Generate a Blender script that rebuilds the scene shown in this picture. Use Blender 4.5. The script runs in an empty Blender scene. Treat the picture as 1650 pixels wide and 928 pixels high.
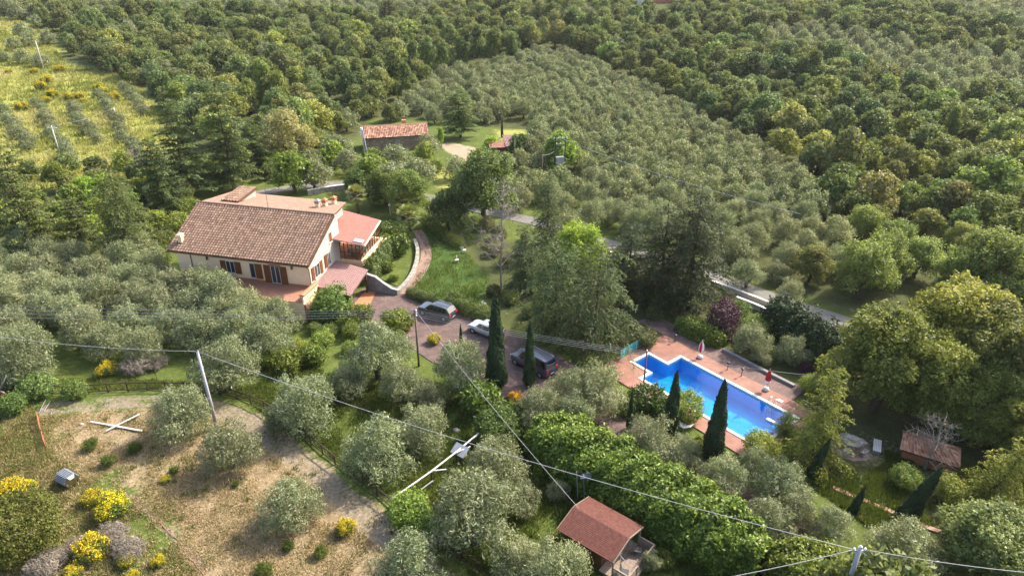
import bpy, math, random
import numpy as np
from mathutils import Vector, Matrix
R = math.radians
PI = math.pi
rng = np.random.default_rng(7)
random.seed(7)

# ------------------------------------------------------------------ camera, world, sun, exposure
sc = bpy.context.scene
col = sc.collection
CAM_H, PITCH, FPX = 40.0, R(27.0), 1100.0
cam_d = bpy.data.cameras.new('drone_camera')
cam = bpy.data.objects.new('drone_camera', cam_d)
col.objects.link(cam)
cam.location = (0, 0, CAM_H)
cam.rotation_euler = (PI / 2 - PITCH, 0, 0)
cam_d.sensor_width = 36.0
cam_d.lens = 36.0 * FPX / 1650.0
cam_d.clip_start = 0.5
cam_d.clip_end = 4000.0
sc.camera = cam
SUN_AZ, SUN_EL = R(56.0), R(42.0)
world = bpy.data.worlds.new('World')
sc.world = world
world.use_nodes = True
wn = world.node_tree
wn.nodes.clear()
sky = wn.nodes.new('ShaderNodeTexSky')
sky.sky_type = 'NISHITA'
sky.sun_disc = False
sky.sun_elevation = SUN_EL
sky.sun_rotation = SUN_AZ
sky.dust_density = 4.0
bg = wn.nodes.new('ShaderNodeBackground')
bg.inputs['Strength'].default_value = 0.15
wo = wn.nodes.new('ShaderNodeOutputWorld')
wn.links.new(sky.outputs[0], bg.inputs[0])
wn.links.new(bg.outputs[0], wo.inputs[0])
sun_d = bpy.data.lights.new('sun', 'SUN')
sun_d.energy = 3.4
sun_d.angle = R(0.6)
sun_d.color = (1.0, 0.905, 0.765)
sun = bpy.data.objects.new('sun', sun_d)
col.objects.link(sun)
SUN_DIR = Vector((math.sin(SUN_AZ) * math.cos(SUN_EL), math.cos(SUN_AZ) * math.cos(SUN_EL), math.sin(SUN_EL)))
sun.rotation_euler = SUN_DIR.to_track_quat('Z', 'Y').to_euler()
sun.location = (60, 60, 120)
sc.view_settings.view_transform = 'Standard'
sc.view_settings.look = 'None'
sc.view_settings.exposure = 1.54
sc.view_settings.gamma = 1.0
sc.view_settings.use_curve_mapping = False
sc.cycles.max_bounces = 6
sc.cycles.diffuse_bounces = 4
sc.cycles.glossy_bounces = 3
sc.cycles.transmission_bounces = 5
sc.cycles.use_denoising = True

# ------------------------------------------------------------------ where a point of the survey photo lies on the ground
def ter(x, y):
    """height of the terrain: flat around the house, rising gently into the far slopes"""
    r = np.hypot(x, y)
    az = np.arctan2(x, y)
    s = np.clip((r - 160.0) / 300.0, 0, 1)
    s = s * s * (3 - 2 * s)
    z = s * (15 + 7 * np.clip(np.sin(az), -0.4, 1)) + np.clip(r - 420.0, 0, None) * 0.10
    z = z + s * (1.6 * np.sin(x * 0.021 + 1.3) + 1.3 * np.sin(y * 0.026 + x * 0.009))
    return z

CP, SP = math.cos(PITCH), math.sin(PITCH)
def at(px, py, h=0.0):
    """ground point (plus h) seen at a pixel of the 1650 x 928 photograph"""
    dx, dy = (px - 825) / FPX, -(py - 464) / FPX
    d = np.array([dx, CP + dy * SP, -SP + dy * CP])
    t = (h - CAM_H) / d[2] if d[2] < -0.02 else 900.0
    lo, hi = 5.0, min(t, 900.0) + 1
    f = lambda q: CAM_H + q * d[2] - h - float(ter(q * d[0], q * d[1]))
    if f(hi) > 0:
        return np.array([hi * d[0], hi * d[1], h + float(ter(hi * d[0], hi * d[1]))])
    for _ in range(50):
        m = (lo + hi) / 2
        if f(m) > 0: lo = m
        else: hi = m
    return np.array([hi * d[0], hi * d[1], h + float(ter(hi * d[0], hi * d[1]))])

def pix(x, y, z):
    """photo pixel of world points (arrays)"""
    zz = z - CAM_H
    zc = y * CP - zz * SP
    yc = y * SP + zz * CP
    zc = np.where(zc < 1, 1, zc)
    return 825 + FPX * x / zc, 464 - FPX * yc / zc

def top_z(base, py):
    """height at which an upright standing on base reaches photo row py"""
    lo, hi = 0.0, 30.0
    for _ in range(40):
        m = (lo + hi) / 2
        if pix(np.float64(base[0]), np.float64(base[1]), np.float64(base[2] + m))[1] > py: lo = m
        else: hi = m
    return lo

def inside(px, py, poly):
    """point in polygon for arrays"""
    px = np.asarray(px, float); py = np.asarray(py, float)
    res = np.zeros(px.shape, bool)
    n = len(poly)
    for i in range(n):
        x0, y0 = poly[i]; x1, y1 = poly[(i + 1) % n]
        c = (y0 > py) != (y1 > py)
        with np.errstate(divide='ignore', invalid='ignore'):
            xi = (x1 - x0) * (py - y0) / (y1 - y0 if y1 != y0 else 1e-9) + x0
        res ^= c & (px < xi)
    return res

def seg_dist(x, y, pts, closed=False):
    d = np.full(np.shape(x), 1e9)
    n = len(pts)
    for i in range(n if closed else n - 1):
        ax, ay = pts[i][:2]; bx, by = pts[(i + 1) % n][:2]
        vx, vy = bx - ax, by - ay
        L = vx * vx + vy * vy + 1e-9
        t = np.clip(((x - ax) * vx + (y - ay) * vy) / L, 0, 1)
        d = np.minimum(d, np.hypot(x - ax - t * vx, y - ay - t * vy))
    return d

_ph = np.random.default_rng(3).uniform(0, 2 * PI, (12, 2))
_dr = np.random.default_rng(4).uniform(0, 2 * PI, 12)
def wob(x, y, s):
    """smooth pseudo noise about -1..1"""
    v = 0
    for i in range(6):
        k = s * (0.6 + 0.35 * i)
        v = v + np.sin((x * math.cos(_dr[i]) + y * math.sin(_dr[i])) * k + _ph[i, 0]) * np.sin((x * math.cos(_dr[i + 6]) + y * math.sin(_dr[i + 6])) * k * 0.8 + _ph[i, 1])
    return v / 2.4

# ------------------------------------------------------------------ materials
MATS = {}
def new_mat(name):
    m = bpy.data.materials.new(name); m.use_nodes = True
    nt = m.node_tree; nt.nodes.clear()
    out = nt.nodes.new('ShaderNodeOutputMaterial')
    MATS[name] = m
    return m, nt, out
def N(nt, kind, **kw):
    n = nt.nodes.new(kind)
    for k, v in kw.items():
        if k.startswith('i_'):
            key = k[2:]
            n.inputs[int(key) if key.isdigit() else key].default_value = v
        else: setattr(n, k, v)
    return n
def ramp(nt, stops, fac):
    r = nt.nodes.new('ShaderNodeValToRGB')
    e = r.color_ramp.elements
    while len(e) < len(stops): e.new(0.5)
    for s, (p, c) in zip(e, stops):
        s.position = p; s.color = (*c, 1)
    nt.links.new(fac, r.inputs[0])
    return r.outputs[0]
def mixc(nt, fac, a, b, mode='MIX'):
    n = nt.nodes.new('ShaderNodeMix'); n.data_type = 'RGBA'; n.blend_type = mode
    for sock, v in ((n.inputs[0], fac), (n.inputs[6], a), (n.inputs[7], b)):
        if isinstance(v, (int, float)): sock.default_value = v
        elif isinstance(v, tuple): sock.default_value = (*v, 1)
        else: nt.links.new(v, sock)
    return n.outputs[2]
def math_n(nt, op, a, b=0.0, clamp=False):
    n = nt.nodes.new('ShaderNodeMath'); n.operation = op; n.use_clamp = clamp
    for sock, v in ((n.inputs[0], a), (n.inputs[1], b)):
        if isinstance(v, (int, float)): sock.default_value = v
        else: nt.links.new(v, sock)
    return n.outputs[0]
def attr(nt, name):
    return N(nt, 'ShaderNodeAttribute', attribute_name=name).outputs['Fac']
def noise(nt, vec, scale, detail=4, rough=0.6):
    n = N(nt, 'ShaderNodeTexNoise'); n.inputs['Scale'].default_value = scale; n.inputs['Detail'].default_value = detail; n.inputs['Roughness'].default_value = rough
    nt.links.new(vec, n.inputs['Vector'])
    return n.outputs['Fac']
def bump(nt, height, dist, strength=0.6):
    b = N(nt, 'ShaderNodeBump'); b.inputs['Distance'].default_value = dist; b.inputs['Strength'].default_value = strength
    nt.links.new(height, b.inputs['Height'])
    return b.outputs[0]
def bsdf(nt, out, color, rough=0.7, spec=0.3, metal=0.0, normal=None):
    p = N(nt, 'ShaderNodeBsdfPrincipled')
    if isinstance(color, tuple): p.inputs['Base Color'].default_value = (*color, 1)
    else: nt.links.new(color, p.inputs['Base Color'])
    if isinstance(rough, (int, float)): p.inputs['Roughness'].default_value = rough
    else: nt.links.new(rough, p.inputs['Roughness'])
    p.inputs['Specular IOR Level'].default_value = spec
    p.inputs['Metallic'].default_value = metal
    if normal is not None: nt.links.new(normal, p.inputs['Normal'])
    if out is not None: nt.links.new(p.outputs[0], out.inputs[0])
    return p
def objco(nt): return N(nt, 'ShaderNodeTexCoord').outputs['Object']

def leaf_mat(name, dark, mid, light, trans=0.25, rough=0.55, spec=0.25, var=0.3, hue=0.04):
    m, nt, out = new_mat(name)
    c = ramp(nt, [(0.0, dark), (0.5, mid), (1.0, light)], attr(nt, 'tone'))
    oi = N(nt, 'ShaderNodeObjectInfo')
    c = mixc(nt, 1.0, c, oi.outputs['Color'], 'MULTIPLY')
    h = N(nt, 'ShaderNodeHueSaturation')
    rv = N(nt, 'ShaderNodeMapRange', i_3=1 - var, i_4=1 + var); nt.links.new(oi.outputs['Random'], rv.inputs[0])
    r2 = math_n(nt, 'FRACT', math_n(nt, 'MULTIPLY', oi.outputs['Random'], 7.31))
    rh = N(nt, 'ShaderNodeMapRange', i_3=0.5 - hue, i_4=0.5 + hue * 0.6); nt.links.new(r2, rh.inputs[0])
    nt.links.new(rv.outputs[0], h.inputs['Value']); nt.links.new(rh.outputs[0], h.inputs['Hue'])
    nt.links.new(c, h.inputs['Color'])
    p = bsdf(nt, None, h.outputs[0], rough, spec)
    t = N(nt, 'ShaderNodeBsdfTranslucent')
    tc = mixc(nt, 1.0, h.outputs[0], (1.15, 1.15, 0.62), 'MULTIPLY')
    nt.links.new(tc, t.inputs[0])
    mx = N(nt, 'ShaderNodeMixShader', i_0=trans)
    nt.links.new(p.outputs[0], mx.inputs[1]); nt.links.new(t.outputs[0], mx.inputs[2]); nt.links.new(mx.outputs[0], out.inputs[0])
    return m
leaf_mat('olive_leaf', (0.085, 0.108, 0.043), (0.202, 0.232, 0.118), (0.41, 0.435, 0.27), 0.33, 0.5, 0.3, 0.16, 0.02)
leaf_mat('oak_leaf', (0.066, 0.096, 0.028), (0.148, 0.188, 0.062), (0.27, 0.30, 0.12), 0.42, 0.55, 0.25, 0.28, 0.03)
leaf_mat('poplar_leaf', (0.06, 0.09, 0.022), (0.125, 0.165, 0.045), (0.21, 0.25, 0.08), 0.34, 0.55, 0.25, 0.2, 0.02)
leaf_mat('cedar_leaf', (0.045, 0.064, 0.028), (0.105, 0.132, 0.054), (0.21, 0.235, 0.10), 0.34, 0.6, 0.2, 0.1, 0.015)
leaf_mat('cypress_leaf', (0.015, 0.03, 0.012), (0.032, 0.055, 0.02), (0.06, 0.09, 0.03), 0.1, 0.6, 0.2, 0.1, 0.01)
leaf_mat('laurel_leaf', (0.035, 0.062, 0.010), (0.105, 0.158, 0.024), (0.27, 0.32, 0.07), 0.33, 0.5, 0.3, 0.1, 0.015)
leaf_mat('broom_leaf', (0.05, 0.08, 0.015), (0.09, 0.13, 0.03), (0.15, 0.18, 0.05), 0.2, 0.6, 0.2, 0.15, 0.02)
leaf_mat('broom_flower', (0.48, 0.36, 0.006), (0.66, 0.52, 0.010), (0.76, 0.65, 0.03), 0.25, 0.6, 0.2, 0.06, 0.01)
leaf_mat('plum_leaf', (0.03, 0.012, 0.02), (0.06, 0.025, 0.04), (0.12, 0.05, 0.07), 0.25, 0.5, 0.3, 0.05, 0.01)
leaf_mat('palm_leaf', (0.06, 0.08, 0.025), (0.13, 0.15, 0.05), (0.22, 0.22, 0.10), 0.2, 0.45, 0.4, 0.1, 0.02)
leaf_mat('grass_blade', (0.048, 0.075, 0.014), (0.095, 0.13, 0.026), (0.18, 0.20, 0.05), 0.35, 0.6, 0.2, 0.0, 0.0)
leaf_mat('straw_blade', (0.20, 0.15, 0.075), (0.33, 0.25, 0.13), (0.47, 0.38, 0.22), 0.25, 0.7, 0.1, 0.0, 0.0)
leaf_mat('slope_blade', (0.16, 0.185, 0.045), (0.29, 0.295, 0.095), (0.45, 0.40, 0.21), 0.4, 0.7, 0.1, 0.0, 0.0)
leaf_mat('twig', (0.12, 0.10, 0.08), (0.20, 0.17, 0.135), (0.30, 0.265, 0.22), 0.0, 0.8, 0.1, 0.08, 0.0)

def plain(name, colr, rough=0.6, spec=0.3, metal=0.0, nscale=6.0, amt=0.25, bmp=0.0, bscale=None):
    m, nt, out = new_mat(name)
    co = objco(nt)
    f = noise(nt, co, nscale, 5, 0.65)
    a = tuple(max(0, q * (1 - amt)) for q in colr); b = tuple(q * (1 + amt) for q in colr)
    c = ramp(nt, [(0.3, a), (0.7, b)], f)
    nrm = bump(nt, noise(nt, co, bscale or nscale * 3, 4), bmp) if bmp else None
    bsdf(nt, out, c, rough, spec, metal, nrm)
    return m
plain('bark', (0.085, 0.065, 0.05), 0.9, 0.1, 0, 5, 0.4, 0.03)
plain('olive_bark', (0.11, 0.095, 0.075), 0.9, 0.1, 0, 5, 0.4, 0.03)
plain('dead_wood', (0.22, 0.19, 0.16), 0.85, 0.1, 0, 8, 0.25)
plain('plaster', (0.80, 0.58, 0.37), 0.85, 0.15, 0, 0.9, 0.07, 0.004, 30)
plain('plaster_white', (0.46, 0.405, 0.345), 0.85, 0.15, 0, 2, 0.06)
plain('pebble', (0.30, 0.26, 0.21), 0.9, 0.15, 0, 0.8, 0.4)
plain('plank_wood', (0.40, 0.365, 0.32), 0.85, 0.15, 0, 5, 0.3)
plain('concrete', (0.27, 0.26, 0.245), 0.85, 0.2, 0, 3, 0.2)
plain('grey_concrete', (0.20, 0.195, 0.19), 0.85, 0.2, 0, 2, 0.25, 0.01)
plain('white_paint', (0.52, 0.51, 0.49), 0.5, 0.4, 0, 3, 0.08)
plain('white_stone', (0.55, 0.53, 0.51), 0.6, 0.3, 0, 3, 0.06)
plain('shutter_wood', (0.15, 0.052, 0.016), 0.5, 0.35, 0, 8, 0.25)
plain('dark_wood', (0.10, 0.05, 0.028), 0.6, 0.3, 0, 10, 0.35)
plain('fence_wood', (0.055, 0.040, 0.030), 0.8, 0.2, 0, 6, 0.4)
plain('grey_wood', (0.24, 0.19, 0.15), 0.8, 0.2, 0, 6, 0.3)
plain('pole_wood', (0.16, 0.12, 0.09), 0.85, 0.15, 0, 4, 0.3)
plain('pole_concrete', (0.32, 0.32, 0.33), 0.8, 0.2, 0, 3, 0.15)
plain('metal_grey', (0.36, 0.37, 0.39), 0.45, 0.5, 0.6, 5, 0.15)
plain('metal_dark', (0.06, 0.062, 0.066), 0.5, 0.4, 0.5, 5, 0.2)
plain('cable', (0.30, 0.30, 0.31), 0.6, 0.3, 0, 2, 0.05)
plain('cable_dark', (0.20, 0.20, 0.21), 0.6, 0.3, 0, 2, 0.05)
plain('porcelain', (0.75, 0.75, 0.73), 0.3, 0.5, 0, 2, 0.03)
plain('rubber', (0.018, 0.018, 0.019), 0.8, 0.3, 0, 5, 0.1)
plain('chrome', (0.55, 0.56, 0.58), 0.2, 0.5, 1.0, 5, 0.05)
plain('terracotta', (0.42, 0.17, 0.09), 0.8, 0.2, 0, 6, 0.25)
plain('red_cloth', (0.55, 0.03, 0.03), 0.8, 0.1, 0, 5, 0.15)
plain('white_cloth', (0.78, 0.75, 0.72), 0.85, 0.1, 0, 5, 0.05)
plain('teal_cloth', (0.05, 0.32, 0.30), 0.6, 0.3, 0, 5, 0.15)
plain('blue_cloth', (0.03, 0.08, 0.30), 0.7, 0.2, 0, 5, 0.15)
plain('orange_plastic', (0.36, 0.13, 0.07), 0.6, 0.3, 0, 5, 0.15)
plain('red_hose', (0.30, 0.16, 0.10), 0.6, 0.3, 0, 5, 0.2)
plain('lamp_glass', (0.7, 0.7, 0.66), 0.3, 0.5, 0, 5, 0.05)
plain('stone_grey', (0.34, 0.31, 0.27), 0.9, 0.2, 0, 5, 0.3, 0.02)
plain('curtain', (0.62, 0.58, 0.5), 0.9, 0.1, 0, 3, 0.1)
plain('wicker', (0.30, 0.22, 0.14), 0.8, 0.2, 0, 9, 0.3)

def glass_mat(name, tint, rough=0.06):
    m, nt, out = new_mat(name)
    p = bsdf(nt, out, tint, rough, 0.8)
    return m
glass_mat('window_glass', (0.035, 0.042, 0.048))
glass_mat('car_glass', (0.012, 0.014, 0.017), 0.03)
def clear_glass(name):
    m, nt, out = new_mat(name)
    g = N(nt, 'ShaderNodeBsdfGlossy', i_Roughness=0.04)
    t = N(nt, 'ShaderNodeBsdfTransparent'); t.inputs[0].default_value = (0.72, 0.74, 0.73, 1)
    fr = N(nt, 'ShaderNodeFresnel', i_IOR=1.5)
    mx = N(nt, 'ShaderNodeMixShader')
    nt.links.new(fr.outputs[0], mx.inputs[0]); nt.links.new(t.outputs[0], mx.inputs[1]); nt.links.new(g.outputs[0], mx.inputs[2]); nt.links.new(mx.outputs[0], out.inputs[0])
clear_glass('verandah_glass')
def paint(name, colr, metal=0.3, rough=0.3):
    m, nt, out = new_mat(name)
    f = noise(nt, objco(nt), 3, 3)
    c = ramp(nt, [(0.35, tuple(q * 0.93 for q in colr)), (0.65, colr)], f)
    p = bsdf(nt, out, c, rough, 0.5, metal)
    p.inputs['Coat Weight'].default_value = 0.8
    p.inputs['Coat Roughness'].default_value = 0.05
paint('paint_graphite', (0.035, 0.042, 0.055), 0.1)
paint('paint_white', (0.42, 0.435, 0.455), 0.2)
paint('paint_navy', (0.08, 0.095, 0.13), 0.5)
paint('solar_panel', (0.06, 0.075, 0.11), 0.2, 0.2)

def tile_mat(name, dark, mid, light, dirt):
    m, nt, out = new_mat(name)
    c = ramp(nt, [(0.0, dark), (0.45, mid), (1.0, light)], attr(nt, 'tone'))
    co = objco(nt)
    c = mixc(nt, math_n(nt, 'MULTIPLY', ramp(nt, [(0.45, (0, 0, 0)), (0.75, (1, 1, 1))], noise(nt, co, 0.7, 5, 0.7)), 0.45), c, dirt)
    c = mixc(nt, 0.35, c, ramp(nt, [(0.3, (0.55, 0.55, 0.55)), (0.7, (1.2, 1.2, 1.2))], noise(nt, co, 14, 3)), 'MULTIPLY')
    bsdf(nt, out, c, 0.85, 0.2)
tile_mat('tile_brown', (0.130, 0.080, 0.057), (0.195, 0.125, 0.090), (0.262, 0.176, 0.128), (0.14, 0.102, 0.078))
tile_mat('tile_sunlit', (0.21, 0.125, 0.088), (0.26, 0.165, 0.118), (0.31, 0.21, 0.15), (0.20, 0.135, 0.10))  # roof tile with sunlight put into its colour
tile_mat('tile_red', (0.25, 0.105, 0.085), (0.29, 0.13, 0.105), (0.33, 0.155, 0.125), (0.27, 0.135, 0.11))
tile_mat('tile_plum', (0.19, 0.108, 0.102), (0.235, 0.14, 0.133), (0.285, 0.178, 0.168), (0.23, 0.15, 0.14))
tile_mat('tile_old', (0.20, 0.09, 0.06), (0.36, 0.19, 0.125), (0.52, 0.34, 0.245), (0.28, 0.19, 0.145))
tile_mat('shingle', (0.082, 0.032, 0.025), (0.105, 0.041, 0.031), (0.13, 0.053, 0.041), (0.12, 0.05, 0.038))

def brick_mat(name, c1, c2, mortar, sx, bw, bh, rot=0.0, bmp=0.01, rough=0.85, blotch=0.4):
    m, nt, out = new_mat(name)
    co = objco(nt)
    mp = N(nt, 'ShaderNodeMapping'); mp.inputs['Rotation'].default_value = (0, 0, rot)
    nt.links.new(co, mp.inputs[0])
    b = N(nt, 'ShaderNodeTexBrick')
    b.inputs['Scale'].default_value = sx; b.inputs['Brick Width'].default_value = bw; b.inputs['Row Height'].default_value = bh
    b.inputs['Mortar Size'].default_value = 0.012; b.inputs['Color1'].default_value = (*c1, 1); b.inputs['Color2'].default_value = (*c2, 1); b.inputs['Mortar'].default_value = (*mortar, 1)
    nt.links.new(mp.outputs[0], b.inputs[0])
    c = mixc(nt, blotch, b.outputs[0], ramp(nt, [(0.3, (0.55, 0.55, 0.55)), (0.7, (1.3, 1.3, 1.3))], noise(nt, co, 0.55, 6, 0.7)), 'MULTIPLY')
    bsdf(nt, out, c, rough, 0.25, 0, bump(nt, b.outputs['Fac'], -bmp))
brick_mat('paver', (0.150, 0.098, 0.084), (0.098, 0.070, 0.064), (0.055, 0.046, 0.042), 1.0, 0.55, 0.32, R(35), 0.01, 0.85, 0.6)
brick_mat('paver_path', (0.26, 0.17, 0.13), (0.20, 0.13, 0.11), (0.13, 0.10, 0.08), 1.0, 0.5, 0.3, R(20))
brick_mat('paver_dark', (0.17, 0.115, 0.10), (0.13, 0.09, 0.08), (0.085, 0.065, 0.055), 1.0, 0.5, 0.3, R(-50), 0.01, 0.9, 0.6)
brick_mat('terrace_tile', (0.265, 0.128, 0.092), (0.225, 0.108, 0.078), (0.21, 0.12, 0.088), 1.0, 0.4, 0.4, R(-51), 0.003, 0.7, 0.6)
brick_mat('house_tile', (0.33, 0.16, 0.10), (0.28, 0.13, 0.085), (0.24, 0.15, 0.11), 1.0, 0.4, 0.4, R(-14), 0.003, 0.7, 0.3)
def stone_mat(name, c1, c2, mortar, scale, flat=(1, 1, 1)):
    m, nt, out = new_mat(name)
    co = objco(nt)
    mp = N(nt, 'ShaderNodeMapping'); mp.inputs['Scale'].default_value = flat
    nt.links.new(co, mp.inputs[0])
    v = N(nt, 'ShaderNodeTexVoronoi', i_Scale=scale); nt.links.new(mp.outputs[0], v.inputs['Vector'])
    e = N(nt, 'ShaderNodeTexVoronoi', feature='DISTANCE_TO_EDGE', i_Scale=scale); nt.links.new(mp.outputs[0], e.inputs['Vector'])
    sep = N(nt, 'ShaderNodeSeparateColor'); nt.links.new(v.outputs['Color'], sep.inputs[0])
    c = ramp(nt, [(0.1, c1), (0.9, c2)], sep.outputs[0])
    edge = ramp(nt, [(0.02, (0, 0, 0)), (0.09, (1, 1, 1))], e.outputs['Distance'])
    c = mixc(nt, edge, mortar, c)
    bsdf(nt, out, c, 0.9, 0.2, 0, bump(nt, edge, 0.03))
stone_mat('rubble_stone', (0.17, 0.12, 0.085), (0.32, 0.24, 0.17), (0.20, 0.16, 0.12), 2.6, (1, 1, 1.8))
stone_mat('pale_stone', (0.21, 0.19, 0.165), (0.34, 0.315, 0.28), (0.19, 0.175, 0.155), 2.5, (1, 1, 1.3))
# water and ground materials
def water_mat():
    m, nt, out = new_mat('pool_water')
    co = objco(nt)
    nrm = bump(nt, noise(nt, co, 1.6, 3), 0.06, 0.25)
    t = N(nt, 'ShaderNodeBsdfTransparent'); t.inputs[0].default_value = (0.55, 0.88, 0.99, 1)
    g = N(nt, 'ShaderNodeBsdfGlossy', i_Roughness=0.02)
    nt.links.new(nrm, g.inputs['Normal'])
    fr = N(nt, 'ShaderNodeFresnel', i_IOR=1.33); nt.links.new(nrm, fr.inputs['Normal'])
    mx = N(nt, 'ShaderNodeMixShader')
    nt.links.new(fr.outputs[0], mx.inputs[0]); nt.links.new(t.outputs[0], mx.inputs[1]); nt.links.new(g.outputs[0], mx.inputs[2])
    nt.links.new(mx.outputs[0], out.inputs[0])
water_mat()
def liner_mat():
    m, nt, out = new_mat('pool_liner')
    co = objco(nt)
    c = ramp(nt, [(0.35, (0.004, 0.34, 0.70)), (0.65, (0.008, 0.46, 0.80))], noise(nt, co, 0.35, 3, 0.6))
    bsdf(nt, out, c, 0.6, 0.2)
liner_mat()

def ground_mat():
    m, nt, out = new_mat('ground')
    co = objco(nt)
    n1 = noise(nt, co, 0.55, 7, 0.68)
    n2 = noise(nt, co, 3.2, 5, 0.7)
    n3 = noise(nt, co, 0.11, 4, 0.6)
    nf = math_n(nt, 'ADD', math_n(nt, 'MULTIPLY', n1, 0.55), math_n(nt, 'MULTIPLY', n2, 0.45))
    grass = ramp(nt, [(0.28, (0.035, 0.052, 0.012)), (0.5, (0.075, 0.102, 0.022)), (0.7, (0.15, 0.155, 0.05))], nf)
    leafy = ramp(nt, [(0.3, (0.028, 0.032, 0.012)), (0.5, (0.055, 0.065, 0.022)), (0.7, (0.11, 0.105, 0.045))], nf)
    bright = ramp(nt, [(0.25, (0.12, 0.15, 0.028)), (0.5, (0.23, 0.24, 0.055)), (0.72, (0.36, 0.30, 0.12))], nf)
    dry = ramp(nt, [(0.25, (0.075, 0.063, 0.03)), (0.42, (0.165, 0.125, 0.07)), (0.58, (0.26, 0.20, 0.122)), (0.75, (0.37, 0.30, 0.20))], nf)
    gravel = ramp(nt, [(0.25, (0.09, 0.073, 0.052)), (0.5, (0.185, 0.15, 0.108)), (0.75, (0.30, 0.25, 0.19))], n2)
    pale = ramp(nt, [(0.3, (0.19, 0.15, 0.095)), (0.7, (0.35, 0.29, 0.21))], nf)
    lawn = ramp(nt, [(0.3, (0.025, 0.052, 0.011)), (0.5, (0.045, 0.082, 0.017)), (0.7, (0.085, 0.115, 0.03))], nf)
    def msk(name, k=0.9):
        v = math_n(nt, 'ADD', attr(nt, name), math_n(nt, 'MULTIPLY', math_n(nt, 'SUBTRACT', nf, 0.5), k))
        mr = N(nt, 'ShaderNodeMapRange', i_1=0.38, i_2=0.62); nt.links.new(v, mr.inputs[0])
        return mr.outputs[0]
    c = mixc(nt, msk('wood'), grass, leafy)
    c = mixc(nt, msk('bright'), c, bright)
    c = mixc(nt, msk('lawn', 0.4), c, lawn)
    c = mixc(nt, msk('dry', 2.1), c, dry)
    c = mixc(nt, msk('gravel', 1.2), c, gravel)
    c = mixc(nt, msk('pale'), c, pale)
    bsdf(nt, out, c, 0.95, 0.1, 0, bump(nt, nf, 0.18, 0.8))
ground_mat()
def road_mat():
    m, nt, out = new_mat('road_surface')
    co = objco(nt)
    c = ramp(nt, [(0.3, (0.12, 0.115, 0.105)), (0.7, (0.19, 0.18, 0.165))], noise(nt, co, 1.2, 6, 0.7))
    bsdf(nt, out, c, 0.9, 0.2)
road_mat()

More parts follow.
